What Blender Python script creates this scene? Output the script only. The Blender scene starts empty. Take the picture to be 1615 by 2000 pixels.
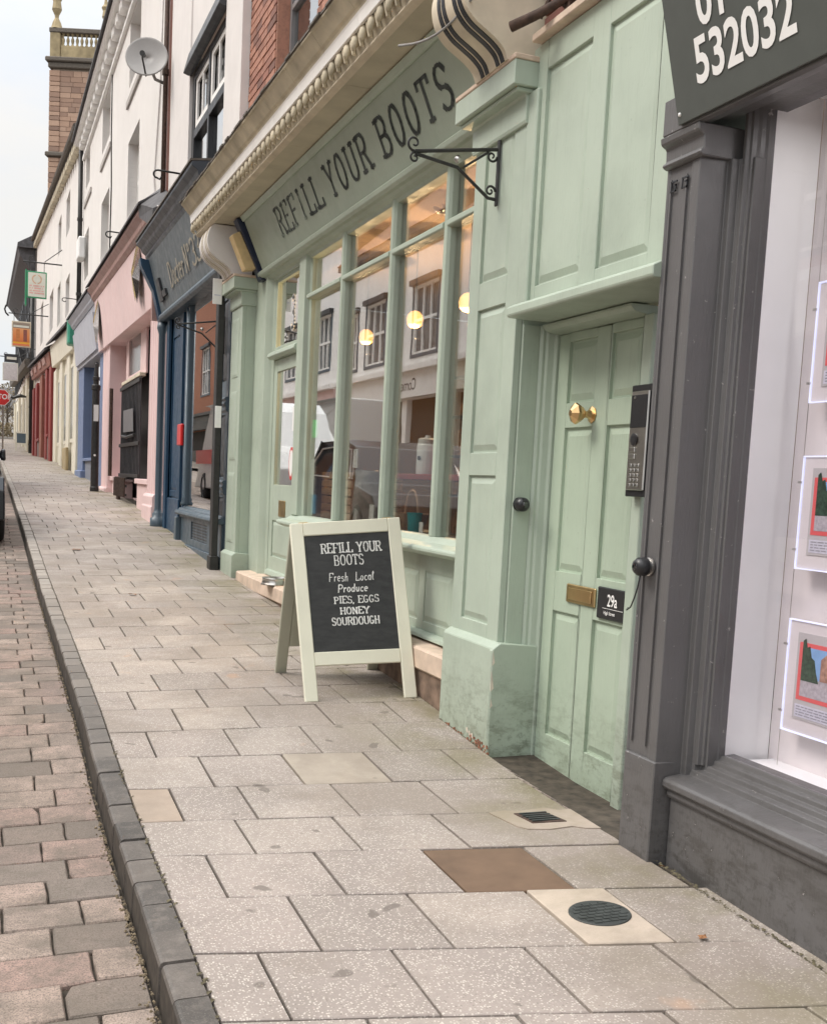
import bpy, bmesh, math, random
from mathutils import Vector, Matrix
random.seed(7)
C = bpy.context.scene.collection
PI = math.pi

# ------------------------------------------------------------------ camera
# camera stands at the world origin (eye level = z 0); the street runs along +Y, the shops stand at x ~ 2.2
F = 2183.0
a = Vector((-0.35453725, -0.11938283, 0.92738939))    # street direction in the picture frame
b = Vector((-0.05005653, 0.99281691, 0.1086689))      # down
c = Vector((0.93370107, 0.00789472, 0.35796647))      # into the shops
cam_d = bpy.data.cameras.new('camera'); cam = bpy.data.objects.new('camera', cam_d); C.objects.link(cam)
ix = Vector((c[0], a[0], -b[0])); iy = Vector((c[1], a[1], -b[1])); iz = Vector((c[2], a[2], -b[2]))
M = Matrix((( ix[0], -iy[0], -iz[0]), (ix[1], -iy[1], -iz[1]), (ix[2], -iy[2], -iz[2])))
cam.matrix_world = M.to_4x4()
cam_d.sensor_width = 36; cam_d.lens = F / 2000 * 36; cam_d.shift_y = 190 / 2000
cam_d.clip_start = 0.05; cam_d.clip_end = 900
bpy.context.scene.camera = cam

# ------------------------------------------------------------------ world, sun, exposure
sc = bpy.context.scene
w = bpy.data.worlds.new('World'); sc.world = w; w.use_nodes = True
nt = w.node_tree; N = nt.nodes; L = nt.links; N.clear()
wo = N.new('ShaderNodeOutputWorld'); bg = N.new('ShaderNodeBackground'); bg.inputs[1].default_value = 0.1
sky = N.new('ShaderNodeTexSky'); sky.sky_type = 'NISHITA'; sky.sun_disc = False
SUN_EL, SUN_AZ = math.radians(48), math.radians(-74)   # azimuth from +Y towards +X
sky.sun_elevation = SUN_EL; sky.sun_rotation = SUN_AZ
tc = N.new('ShaderNodeTexCoord'); sep = N.new('ShaderNodeSeparateXYZ'); L.new(tc.outputs['Generated'], sep.inputs[0])
# overcast cloud deck: luminance rises towards the zenith, soft mottling
mr = N.new('ShaderNodeMapRange'); mr.inputs[1].default_value = -0.05; mr.inputs[2].default_value = 1.0
mr.inputs[3].default_value = 0.0; mr.inputs[4].default_value = 1.0
L.new(sep.outputs[2], mr.inputs[0])
fc_ = N.new('ShaderNodeFloatCurve'); cv = fc_.mapping.curves[0]; cv.points[0].location = (0, .262); cv.points[1].location = (1, 1.0)
for q_ in ((.4, .315), (.6, .56), (.8, .88)): cv.points.new(*q_)
fc_.mapping.update(); L.new(mr.outputs[0], fc_.inputs['Value'])
m22 = N.new('ShaderNodeMath'); m22.operation = 'MULTIPLY'; m22.inputs[1].default_value = 24.0; L.new(fc_.outputs[0], m22.inputs[0])
mp = N.new('ShaderNodeMapping'); mp.inputs['Scale'].default_value = (2.0, 2.0, 5.0); L.new(tc.outputs['Generated'], mp.inputs[0])
nz = N.new('ShaderNodeTexNoise'); nz.inputs['Scale'].default_value = 2.2; nz.inputs['Detail'].default_value = 6; nz.inputs['Roughness'].default_value = .5
L.new(mp.outputs[0], nz.inputs[0])
cr = N.new('ShaderNodeValToRGB'); cr.color_ramp.elements[0].position = .35; cr.color_ramp.elements[0].color = (.84, .90, .985, 1)
cr.color_ramp.elements[1].position = .62; cr.color_ramp.elements[1].color = (1.0, .968, .915, 1)
L.new(nz.outputs[0], cr.inputs[0])
vm = N.new('ShaderNodeVectorMath'); vm.operation = 'SCALE'; L.new(cr.outputs[0], vm.inputs[0]); L.new(m22.outputs[0], vm.inputs['Scale'])
mx = N.new('ShaderNodeMix'); mx.data_type = 'RGBA'; mx.inputs[0].default_value = .88
L.new(sky.outputs[0], mx.inputs[6]); L.new(vm.outputs[0], mx.inputs[7])
L.new(mx.outputs[2], bg.inputs[0]); L.new(bg.outputs[0], wo.inputs[0])
sd = bpy.data.lights.new('sun', 'SUN'); sd.energy = 1.5; sd.angle = math.radians(25); sd.color = (1.0, .93, .84)
so = bpy.data.objects.new('sun', sd); C.objects.link(so)
sv = Vector((math.sin(SUN_AZ) * math.cos(SUN_EL), math.cos(SUN_AZ) * math.cos(SUN_EL), math.sin(SUN_EL)))
so.rotation_euler = sv.to_track_quat('Z', 'Y').to_euler()
sc.view_settings.view_transform = 'Standard'; sc.view_settings.look = 'None'
sc.view_settings.exposure = 0.66; sc.view_settings.gamma = 1; sc.view_settings.use_curve_mapping = False
sc.cycles.max_bounces = 7; sc.cycles.transparent_max_bounces = 12; sc.cycles.caustics_reflective = False; sc.cycles.caustics_refractive = False

# ------------------------------------------------------------------ material helpers
def newmat(name):
    m = bpy.data.materials.new(name); m.use_nodes = True
    n = m.node_tree.nodes; l = m.node_tree.links
    return m, n, l, n['Principled BSDF']
def V4(c): return (c[0], c[1], c[2], 1)
def noise(n, l, vec, scale, detail=4, rough=.55, dist=0):
    t = n.new('ShaderNodeTexNoise'); t.inputs['Scale'].default_value = scale; t.inputs['Detail'].default_value = detail
    t.inputs['Roughness'].default_value = rough; t.inputs['Distortion'].default_value = dist
    if vec is not None: l.new(vec, t.inputs['Vector'])
    return t.outputs[0]
def ramp(n, l, fac, stops):
    r = n.new('ShaderNodeValToRGB'); e = r.color_ramp.elements
    e[0].position = stops[0][0]; e[0].color = V4(stops[0][1]); e[1].position = stops[-1][0]; e[1].color = V4(stops[-1][1])
    for p, col in stops[1:-1]:
        q = e.new(p); q.color = V4(col)
    l.new(fac, r.inputs[0]); return r.outputs[0]
def g3(v): return (v, v, v)
def mixc(n, l, fac, A, B, blend='MIX'):
    m = n.new('ShaderNodeMix'); m.data_type = 'RGBA'; m.blend_type = blend
    if isinstance(fac, (int, float)): m.inputs[0].default_value = fac
    else: l.new(fac, m.inputs[0])
    for i, v in ((6, A), (7, B)):
        if isinstance(v, tuple): m.inputs[i].default_value = V4(v)
        else: l.new(v, m.inputs[i])
    return m.outputs[2]
def bump(n, l, h, strength, dist, bsdf, prev=None):
    bm_ = n.new('ShaderNodeBump'); bm_.inputs['Strength'].default_value = strength; bm_.inputs['Distance'].default_value = dist
    l.new(h, bm_.inputs['Height'])
    if prev is not None: l.new(prev, bm_.inputs['Normal'])
    l.new(bm_.outputs[0], bsdf.inputs['Normal']); return bm_.outputs[0]
def pos(n): return n.new('ShaderNodeNewGeometry').outputs['Position']
def scaled(n, l, vec, s):
    m = n.new('ShaderNodeMapping'); m.inputs['Scale'].default_value = s; l.new(vec, m.inputs[0]); return m.outputs[0]
def rnd(n): return n.new('ShaderNodeObjectInfo').outputs['Random']

def paint(name, col, rough=.42, grime=.25, chip=None, chipcol=(.3, .24, .2), brush=.25, tint=None, scuff=None):
    """brushed gloss paint on timber: slow tone drift, faint brush marks, specks of grime, optional chips"""
    m, n, l, p = newmat(name); P = pos(n)
    big = noise(n, l, P, 1.7, 5, .6)
    dark = tuple(v * (1 - grime * .8) for v in col); light = tuple(min(1, v * 1.07 + .005) for v in col)
    if tint: dark = tint
    base = ramp(n, l, big, [(.3, dark), (.5, col), (.75, light)])
    sp = noise(n, l, P, 38, 3, .7)
    base = mixc(n, l, ramp(n, l, sp, [(.66, g3(0)), (.74, g3(grime * 1.6))]), base, tuple(v * .45 for v in col))
    st = noise(n, l, scaled(n, l, P, (9, 9, .9)), 3.2, 5, .65)
    base = mixc(n, l, ramp(n, l, st, [(.56, g3(0)), (.78, g3(grime * 1.3))]), base, tuple(v * .62 for v in col))
    if scuff:      # kick marks and splashed street dirt on the lowest half metre
        sz = n.new('ShaderNodeSeparateXYZ'); l.new(P, sz.inputs[0]); mz_ = n.new('ShaderNodeMapRange'); mz_.inputs[1].default_value = scuff + .55; mz_.inputs[2].default_value = scuff; l.new(sz.outputs[2], mz_.inputs[0])
        for scl, lo, amt, dk in (((7, 7, 22), .50, .75, .42), ((30, 30, 30), .52, .6, .3), ((2.5, 2.5, 5), .42, .35, .55)):
            f_ = ramp(n, l, noise(n, l, scaled(n, l, P, scl), 1.0, 6, .7), [(lo, g3(0)), (lo + .12, g3(amt))])
            mm_ = n.new('ShaderNodeMath'); mm_.operation = 'MULTIPLY'; l.new(f_, mm_.inputs[0]); l.new(mz_.outputs[0], mm_.inputs[1])
            base = mixc(n, l, mm_.outputs[0], base, tuple(v * dk for v in (col[0] * .95, col[1] * .9, col[2] * .8)))
    if chip:
        ch = noise(n, l, P, chip[0], 6, .72, .4)
        base = mixc(n, l, ramp(n, l, ch, [(chip[1], g3(0)), (chip[1] + .015, g3(1))]), base, chipcol)
    l.new(base, p.inputs['Base Color'])
    rr = ramp(n, l, noise(n, l, P, 9, 4), [(.3, g3(rough * .8)), (.7, g3(min(1, rough * 1.3)))])
    l.new(rr, p.inputs['Roughness'])
    h = noise(n, l, scaled(n, l, P, (60, 60, 14)), 1.6, 4, .6)
    nb = bump(n, l, h, brush, .0025, p)
    bump(n, l, noise(n, l, P, 7, 3), .12, .008, p, nb)
    return m
def plain(name, col, rough=.5, metal=0, var=.12, scale=12, bmp=.1):
    m, n, l, p = newmat(name); P = pos(n)
    l.new(ramp(n, l, noise(n, l, P, scale, 4), [(.3, tuple(v * (1 - var) for v in col)), (.7, tuple(min(1, v * (1 + var)) for v in col))]), p.inputs['Base Color'])
    p.inputs['Roughness'].default_value = rough; p.inputs['Metallic'].default_value = metal
    if bmp: bump(n, l, noise(n, l, P, scale * 4, 4), bmp, .003, p)
    return m
def emit(name, col, s):
    m, n, l, p = newmat(name); p.inputs['Base Color'].default_value = V4(col)
    p.inputs['Emission Color'].default_value = V4(col); p.inputs['Emission Strength'].default_value = s; return m

# ------------------------------------------------------------------ geometry helpers
class G:
    """collects boxes, prisms, tubes ... in world coordinates and becomes ONE mesh object"""
    def __init__(s): s.b = bmesh.new()
    def poly(s, pts):
        return s.b.faces.new([s.b.verts.new(p) for p in pts])
    def hexa(s, p):      # 8 points: bottom ring 0-3, top ring 4-7
        v = [s.b.verts.new(q) for q in p]
        for f in ((3, 2, 1, 0), (4, 5, 6, 7), (0, 1, 5, 4), (1, 2, 6, 5), (2, 3, 7, 6), (3, 0, 4, 7)):
            s.b.faces.new([v[i] for i in f])
        return s
    def box(s, x0, x1, y0, y1, z0, z1):
        if x0 > x1: x0, x1 = x1, x0
        if y0 > y1: y0, y1 = y1, y0
        if z0 > z1: z0, z1 = z1, z0
        return s.hexa([(x0, y0, z0), (x1, y0, z0), (x1, y1, z0), (x0, y1, z0), (x0, y0, z1), (x1, y0, z1), (x1, y1, z1), (x0, y1, z1)])
    def prism(s, prof, y0, y1, z0s=0, z1s=0):    # profile [(x,z)] extruded along y
        A = [s.b.verts.new((x, y0, z + z0s)) for x, z in prof]; B = [s.b.verts.new((x, y1, z + z1s)) for x, z in prof]
        n = len(prof)
        for i in range(n): s.b.faces.new((A[i], A[(i + 1) % n], B[(i + 1) % n], B[i]))
        s.b.faces.new(A[::-1]); s.b.faces.new(B); return s
    def prismv(s, prof, z0, z1):    # profile [(x,y)] extruded along z
        A = [s.b.verts.new((x, y, z0)) for x, y in prof]; B = [s.b.verts.new((x, y, z1)) for x, y in prof]
        n = len(prof)
        for i in range(n): s.b.faces.new((A[i], A[(i + 1) % n], B[(i + 1) % n], B[i]))
        s.b.faces.new(A[::-1]); s.b.faces.new(B); return s
    def prismx(s, prof, x0, x1):    # profile [(y,z)] extruded along x
        A = [s.b.verts.new((x0, y, z)) for y, z in prof]; B = [s.b.verts.new((x1, y, z)) for y, z in prof]
        n = len(prof)
        for i in range(n): s.b.faces.new((A[i], A[(i + 1) % n], B[(i + 1) % n], B[i]))
        s.b.faces.new(A[::-1]); s.b.faces.new(B); return s
    def tube(s, pts, r, seg=8, closed=False):
        pts = [Vector(p) for p in pts]; rings = []
        n = len(pts)
        for i, p in enumerate(pts):
            if closed: d = pts[(i + 1) % n] - pts[i - 1]
            else: d = pts[min(i + 1, n - 1)] - pts[max(i - 1, 0)]
            d.normalize(); u = d.orthogonal().normalized() if i == 0 else (rings_u - d * rings_u.dot(d)).normalized()
            rings_u = u; v = d.cross(u); rr = r[i] if isinstance(r, (list, tuple)) else r
            rings.append([s.b.verts.new(p + (u * math.cos(2 * PI * k / seg) + v * math.sin(2 * PI * k / seg)) * rr) for k in range(seg)])
        m = n if closed else n - 1
        for i in range(m):
            A, B = rings[i], rings[(i + 1) % n]
            for k in range(seg): s.b.faces.new((A[k], A[(k + 1) % seg], B[(k + 1) % seg], B[k]))
        if not closed: s.b.faces.new(rings[0][::-1]); s.b.faces.new(rings[-1])
        return s
    def lathe(s, c, axis, prof, seg=16):      # prof [(r, h)] about axis through c
        ax = Vector(axis).normalized(); u = ax.orthogonal().normalized(); v = ax.cross(u); c = Vector(c); rings = []
        for r, h in prof:
            rings.append([s.b.verts.new(c + ax * h + (u * math.cos(2 * PI * k / seg) + v * math.sin(2 * PI * k / seg)) * max(r, .0004)) for k in range(seg)])
        for A, B in zip(rings, rings[1:]):
            for k in range(seg): s.b.faces.new((A[k], A[(k + 1) % seg], B[(k + 1) % seg], B[k]))
        s.b.faces.new(rings[0][::-1]); s.b.faces.new(rings[-1]); return s

ORG = {}
def finish(name, g, mat, parent=None, bevel=0, smooth=False, label=None, seg=1):
    bm_ = g.b; o0 = ORG.get(parent.name, Vector()) if parent else Vector()
    if o0.length: bmesh.ops.translate(bm_, verts=bm_.verts, vec=-o0)
    bmesh.ops.recalc_face_normals(bm_, faces=bm_.faces)
    me = bpy.data.meshes.new(name); bm_.to_mesh(me); bm_.free()
    if smooth:
        for p in me.polygons: p.use_smooth = True
    me.materials.append(mat)
    o = bpy.data.objects.new(name, me); C.objects.link(o)
    if parent: o.parent = parent
    ORG[o.name] = o0.copy()
    if bevel:
        md = o.modifiers.new('bevel', 'BEVEL'); md.width = bevel; md.segments = seg; md.limit_method = 'ANGLE'
        if smooth: md.harden_normals = False
    if label: o['label'] = label
    return o
def thing(name, label, cat, loc, group=None):
    o = bpy.data.objects.new(name, None); C.objects.link(o); o.location = loc; o.empty_display_size = .2
    o['label'] = label; o['category'] = cat
    if group: o['group'] = group
    ORG[o.name] = Vector(loc); return o
def tag(o, label, cat, group=None):
    o['label'] = label; o['category'] = cat
    if group: o['group'] = group
    return o
def struct(name, g, mat, **k):
    o = finish(name, g, mat, **k); o['kind'] = 'structure'; return o
def stuff(name, g, mat, parent=None, **k):
    o = finish(name, g, mat, parent, **k); o['kind'] = 'stuff'; return o
def boxobj(name, x0, x1, y0, y1, z0, z1, mat, parent, bevel=.003, label=None):
    return finish(name, G().box(x0, x1, y0, y1, z0, z1), mat, parent, bevel, label=label)

# stroke lettering --------------------------------------------------
def arc(cx, cy, rx, ry, a0, a1, n=8):
    return [(cx + rx * math.cos(math.radians(a0 + (a1 - a0) * i / n)), cy + ry * math.sin(math.radians(a0 + (a1 - a0) * i / n))) for i in range(n + 1)]
CAP = {
 'R': (.62, [[(.1, 0), (.1, 1)], [(.1, 1), (.35, 1)] + arc(.35, .76, .2, .24, 90, -90, 7) + [(.1, .52)], [(.33, .52), (.6, 0)]], [(.1, 0), (.1, 1, -1), (.6, 0)]),
 'E': (.58, [[(.1, 0), (.1, 1)], [(.1, 1), (.54, 1), (.54, .84)], [(.1, .52), (.42, .52)], [(.1, 0), (.56, 0), (.56, .18)]], [(.1, 0), (.1, 1)]),
 'F': (.56, [[(.1, 0), (.1, 1)], [(.1, 1), (.54, 1), (.54, .82)], [(.1, .52), (.42, .52)]], [(.1, 0), (.1, 1)]),
 'I': (.3, [[(.15, 0), (.15, 1)]], [(.15, 0), (.15, 1)]),
 'L': (.55, [[(.1, 0), (.1, 1)], [(.1, 0), (.52, 0), (.52, .2)]], [(.1, 0), (.1, 1)]),
 'Y': (.66, [[(.05, 1), (.33, .48)], [(.61, 1), (.33, .48)], [(.33, .48), (.33, 0)]], [(.33, 0), (.05, 1), (.61, 1)]),
 'O': (.64, [arc(.32, .5, .25, .5, 0, 360, 20)], []),
 'U': (.64, [[(.08, 1), (.08, .3)] + arc(.32, .3, .24, .3, 180, 360, 9) + [(.56, 1)]], [(.08, 1), (.56, 1)]),
 'B': (.6, [[(.1, 0), (.1, 1)], [(.1, 1), (.32, 1)] + arc(.32, .76, .19, .24, 90, -90, 7) + [(.1, .52)], [(.1, .52), (.33, .52)] + arc(.33, .26, .22, .26, 90, -90, 7) + [(.1, 0)]], [(.1, 0, -1), (.1, 1, -1)]),
 'T': (.6, [[(.3, 0), (.3, 1)], [(.04, .84), (.04, 1), (.56, 1), (.56, .84)]], [(.3, 0)]),
 'S': (.54, [[(.48, .82)] + arc(.27, .75, .2, .25, 30, 270, 10) + arc(.27, .25, .22, .25, 90, -150, 10)], []),
 'P': (.56, [[(.1, 0), (.1, 1)], [(.1, 1), (.32, 1)] + arc(.32, .74, .2, .26, 90, -90, 7) + [(.1, .48)]], [(.1, 0), (.1, 1, -1)]),
 'G': (.62, [arc(.32, .5, .25, .5, 45, 315, 14) + [(.54, .42), (.36, .42)]], []),
 'H': (.64, [[(.1, 0), (.1, 1)], [(.54, 0), (.54, 1)], [(.1, .52), (.54, .52)]], [(.1, 0), (.1, 1), (.54, 0), (.54, 1)]),
 'N': (.64, [[(.1, 0), (.1, 1), (.54, 0), (.54, 1)]], [(.1, 0), (.1, 1, -1), (.54, 1)]),
 'D': (.62, [[(.1, 0), (.1, 1)], [(.1, 1), (.28, 1)] + arc(.28, .5, .27, .5, 90, -90, 10) + [(.1, 0)]], [(.1, 0, -1), (.1, 1, -1)]),
 ',': (.22, [[(.1, .06), (.06, -.14)]], []), ' ': (.34, [], []),
 'W': (.8, [[(.05, 1), (.22, 0), (.4, .8), (.58, 0), (.75, 1)]], []), 'A': (.6, [[(.05, 0), (.3, 1), (.55, 0)], [(.14, .35), (.46, .35)]], []),
 'C': (.6, [arc(.32, .5, .25, .5, 50, 310, 12)], []),
 'r': (.34, [[(.08, 0), (.08, .55)], [(.08, .38), (.2, .53), (.32, .5)]], []),
 'e': (.42, [[(.06, .3), (.36, .34)] + arc(.21, .3, .16, .28, 20, 300, 9)], []),
 's': (.36, [arc(.18, .43, .12, .13, 30, 270, 7) + arc(.18, .15, .13, .15, 90, -150, 7)], []),
 'h': (.44, [[(.08, 0), (.1, 1)], [(.09, .35), (.2, .55), (.32, .5), (.34, 0)]], []),
 'o': (.42, [arc(.21, .28, .15, .28, 0, 360, 12)], []), 'c': (.38, [arc(.22, .28, .16, .28, 50, 310, 8)], []),
 'a': (.44, [arc(.2, .27, .15, .27, 40, 330, 9), [(.35, .55), (.35, 0), (.4, 0)]], []),
 'l': (.24, [[(.06, .3), (.2, .85), (.14, 1), (.08, .8), (.1, .1), (.2, .02)]], []),
 'd': (.44, [arc(.2, .27, .15, .27, 40, 330, 9), [(.35, 1), (.35, 0)]], []),
 'u': (.44, [[(.07, .55), (.08, .15), (.18, 0), (.3, .08), (.35, .55), (.36, 0)]], []),
 'k': (.42, [[(.08, 0), (.08, 1)], [(.34, .55), (.08, .25), (.36, 0)]], []), 't': (.32, [[(.15, .85), (.15, .08), (.28, .02)], [(.02, .55), (.3, .55)]], []),
 'n': (.44, [[(.08, 0), (.08, .55)], [(.08, .38), (.2, .55), (.34, .45), (.34, 0)]], []),
 '3': (.5, [arc(.24, .74, .19, .24, 150, -90, 9) + arc(.24, .25, .22, .25, 90, -150, 10)], []),
 'o.': (.3, [arc(.14, .8, .09, .13, 0, 360, 8)], []),
 "'": (.2, [[(.1, 1), (.08, .82)]], []), '.': (.2, [[(.1, 0), (.1, .05)]], []),
}
def letters(g, text, f, u0, v0, h, th, serif=0, wscale=1, jitter=0, space=.1, slant=0):
    """flat strokes on a surface; f(u,v) -> world point"""
    x = u0
    toks = []
    for ch in text: toks.append(ch)
    for ch in toks:
        if ch == '°': ch = 'o.'
        wd, strokes, serifs = CAP[ch]
        jy = random.uniform(-jitter, jitter) * h; sc_ = 1 + random.uniform(-jitter, jitter)
        def T(p): return (x + (p[0] * wscale + slant * p[1]) * h * sc_, v0 + p[1] * h * sc_ + jy)
        def rib(p, q, t):
            dx, dy = q[0] - p[0], q[1] - p[1]; d = math.hypot(dx, dy)
            if d < 1e-6: return
            nx, ny = -dy / d * t / 2, dx / d * t / 2; ex, ey = dx / d * t * .25, dy / d * t * .25
            pts = [(p[0] - ex + nx, p[1] - ey + ny), (p[0] - ex - nx, p[1] - ey - ny), (q[0] + ex - nx, q[1] + ey - ny), (q[0] + ex + nx, q[1] + ey + ny)]
            g.poly([f(*k) for k in pts])
        for s in strokes:
            P_ = [T(p) for p in s]
            for p, q in zip(P_, P_[1:]):
                t = th
                if serif and abs(q[0] - p[0]) > abs(q[1] - p[1]) * 2: t = th * .62     # thin horizontals
                rib(p, q, t * (1 + random.uniform(-jitter, jitter) * 2))
        if serif:
            for sr in serifs:
                cx = sr[0]; w2 = serif
                l_, r_ = (w2, w2)
                p, q = T((cx - l_, sr[1])), T((cx + r_, sr[1]))
                yy = th * .25 if sr[1] < .5 else -th * .25
                rib((p[0], p[1] + yy), (q[0], q[1] + yy), th * .7)
        x += (wd * wscale + space) * h
    return x
def fonttext(text, f, u0, v0, h, squeeze=1, bold=0, align='LEFT'):
    cu = bpy.data.curves.new('t', 'FONT'); cu.body = text; cu.size = 1; cu.offset = bold; cu.resolution_u = 4; cu.align_x = align
    o = bpy.data.objects.new('t', cu); C.objects.link(o)
    dg = bpy.context.evaluated_depsgraph_get(); me = bpy.data.meshes.new_from_object(o.evaluated_get(dg))
    bpy.data.objects.remove(o); g = G(); s = h / .69
    vs = [g.b.verts.new(f(u0 + v.co.x * s * squeeze, v0 + v.co.y * s)) for v in me.vertices]
    for p in me.polygons:
        try: g.b.faces.new([vs[i] for i in p.vertices])
        except ValueError: pass
    bpy.data.meshes.remove(me); return g

# ------------------------------------------------------------------ ground profile
GY = [-12, 2.2, 3.2, 4.2, 4.8, 5.7, 10.6, 14.1, 18, 22, 28, 31.4, 39.7, 49, 59, 90, 140, 400]
GZ = [-1.30, -1.28, -1.25, -1.235, -1.20, -1.13, -.94, -.75, -.58, -.41, -.20, -.08, .22, .45, .62, 2.0, 3.9, 4.2]
def gy(y):
    if y <= GY[0]: return GZ[0]
    for i in range(len(GY) - 1):
        if y <= GY[i + 1]:
            t = (y - GY[i]) / (GY[i + 1] - GY[i]); return GZ[i] + t * (GZ[i + 1] - GZ[i])
    return GZ[-1]
def gz(x, y): return gy(y) - .025 * (2.2 - max(min(x, 2.2), -4.4))

# ------------------------------------------------------------------ materials
def slab_mat(name, base, chips=True):
    m, n, l, p = newmat(name); P = pos(n)
    r = rnd(n)
    tone = ramp(n, l, r, [(0, tuple(v * .80 for v in base)), (.3, (base[0] * .98, base[1] * .96, base[2] * .97)), (.6, base), (1, (base[0] * 1.16, base[1] * 1.14, base[2] * 1.10))])
    big = noise(n, l, P, 2.6, 6, .62)
    col = mixc(n, l, ramp(n, l, big, [(.36, g3(.0)), (.68, g3(.7))]), tone, tuple(v * .68 for v in base))
    if chips:
        vo = n.new('ShaderNodeTexVoronoi'); vo.inputs['Scale'].default_value = 135; l.new(P, vo.inputs['Vector'])
        sx = n.new('ShaderNodeSeparateXYZ'); l.new(vo.outputs['Color'], sx.inputs[0])
        sel = ramp(n, l, sx.outputs[0], [(.44, g3(0)), (.56, g3(.9))])
        ins = ramp(n, l, vo.outputs['Distance'], [(.30, g3(1)), (.48, g3(0))])
        mm = n.new('ShaderNodeMath'); mm.operation = 'MULTIPLY'; l.new(sel, mm.inputs[0]); l.new(ins, mm.inputs[1])
        col = mixc(n, l, mm.outputs[0], col, (.60, .545, .48))
        dk = ramp(n, l, sx.outputs[1], [(.78, g3(0)), (.82, g3(.55))])
        m2 = n.new('ShaderNodeMath'); m2.operation = 'MULTIPLY'; l.new(dk, m2.inputs[0]); l.new(ins, m2.inputs[1])
        col = mixc(n, l, m2.outputs[0], col, (.17, .14, .12))
    st2 = noise(n, l, P, .75, 7, .7, .6)          # walked-in dirt and damp in broad irregular patches
    col = mixc(n, l, ramp(n, l, st2, [(.46, g3(0)), (.58, g3(.5))]), col, (.22, .18, .145))
    rs_ = noise(n, l, P, 3.3, 3, .5)
    col = mixc(n, l, ramp(n, l, rs_, [(.70, g3(0)), (.76, g3(.32))]), col, (.50, .27, .14))
    fine = noise(n, l, P, 260, 3, .7)
    col = mixc(n, l, ramp(n, l, fine, [(.45, g3(0)), (.72, g3(.35))]), col, tuple(v * .55 for v in base))
    # black spots of old chewing gum and grime, greenish algae in the damp strip below the wall
    gum = noise(n, l, P, 9, 2, .3)
    col = mixc(n, l, ramp(n, l, gum, [(.725, g3(0)), (.75, g3(.65))]), col, (.12, .10, .085))
    sp = n.new('ShaderNodeSeparateXYZ'); l.new(P, sp.inputs[0])
    al = n.new('ShaderNodeMapRange'); al.inputs[1].default_value = 1.55; al.inputs[2].default_value = 2.15; l.new(sp.outputs[0], al.inputs[0])
    m3 = n.new('ShaderNodeMath'); m3.operation = 'MULTIPLY'; l.new(al.outputs[0], m3.inputs[0]); l.new(ramp(n, l, noise(n, l, P, 1.9, 5, .65), [(.42, g3(0)), (.62, g3(.75))]), m3.inputs[1])
    col = mixc(n, l, m3.outputs[0], col, (.17, .15, .075))
    l.new(col, p.inputs['Base Color'])
    l.new(ramp(n, l, big, [(.3, g3(.62)), (.7, g3(.86))]), p.inputs['Roughness'])
    nb = bump(n, l, noise(n, l, P, 150, 4, .7), .5, .002, p)
    bump(n, l, noise(n, l, P, 11, 3), .25, .01, p, nb)
    return m
M_slab = slab_mat('exposed_aggregate_slab', (.365, .315, .28))
M_slab_plain = slab_mat('smooth_slab', (.42, .36, .295), False)
M_slab_tan = slab_mat('tan_slab', (.41, .33, .26), False)
M_mortar_patch = slab_mat('mortar_patch', (.56, .47, .385), False)
M_joint = plain('mossy_joint', (.062, .05, .037), .95, var=.5, scale=20, bmp=.5)
M_far_pave = slab_mat('far_paving', (.42, .36, .30), False)
def brick_road_mat():
    m, n, l, p = newmat('paving_brick'); P = pos(n); r = rnd(n)
    tone = ramp(n, l, r, [(0, (.19, .155, .13)), (.2, (.33, .255, .21)), (.45, (.42, .32, .265)), (.58, (.22, .185, .16)), (.75, (.37, .25, .21)), (1, (.45, .36, .30))])
    big = noise(n, l, P, 7, 6, .68)
    col = mixc(n, l, ramp(n, l, big, [(.36, g3(0)), (.66, g3(.8))]), tone, (.155, .13, .105))
    streak = noise(n, l, scaled(n, l, P, (10, 55, 10)), 1.3, 5, .7)
    col = mixc(n, l, ramp(n, l, streak, [(.56, g3(0)), (.72, g3(.45))]), col, (.12, .10, .085))
    wh = noise(n, l, P, 45, 4, .75)
    col = mixc(n, l, ramp(n, l, wh, [(.66, g3(0)), (.74, g3(.55))]), col, (.56, .50, .43))
    pit = noise(n, l, P, 190, 3, .8)
    col = mixc(n, l, ramp(n, l, pit, [(.40, g3(.75)), (.52, g3(0))]), col, (.10, .082, .066))
    gr2 = noise(n, l, P, 26, 6, .78, .5)
    col = mixc(n, l, ramp(n, l, gr2, [(.54, g3(0)), (.66, g3(.7))]), col, (.13, .108, .086))
    l.new(col, p.inputs['Base Color']); p.inputs['Roughness'].default_value = .82
    nb = bump(n, l, noise(n, l, P, 90, 5, .75), .6, .003, p); bump(n, l, big, .35, .012, p, nb)
    return m
M_brickroad = brick_road_mat()
def brick_wall_mat(name, stops):
    m, n, l, p = newmat(name); P = pos(n); r = rnd(n)
    tone = ramp(n, l, r, stops)
    big = noise(n, l, P, 22, 5, .7)
    l.new(mixc(n, l, ramp(n, l, big, [(.45, g3(0)), (.75, g3(.6))]), tone, (.13, .075, .055)), p.inputs['Base Color'])
    p.inputs['Roughness'].default_value = .85; bump(n, l, noise(n, l, P, 120, 4, .7), .5, .003, p); return m
M_brick = brick_wall_mat('red_brick', [(0, (.25, .11, .075)), (.3, (.37, .175, .125)), (.6, (.43, .21, .145)), (.85, (.32, .14, .10)), (1, (.18, .09, .07))])
M_brick_dark = brick_wall_mat('sooty_brick', [(0, (.09, .045, .04)), (.5, (.19, .075, .06)), (1, (.27, .12, .09))])
M_wallmortar = plain('lime_mortar', (.34, .28, .22), .95, var=.3)
M_sandstone = brick_wall_mat('sandstone', [(0, (.30, .19, .14)), (.35, (.42, .27, .19)), (.7, (.48, .32, .23)), (1, (.25, .16, .12))])
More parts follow.
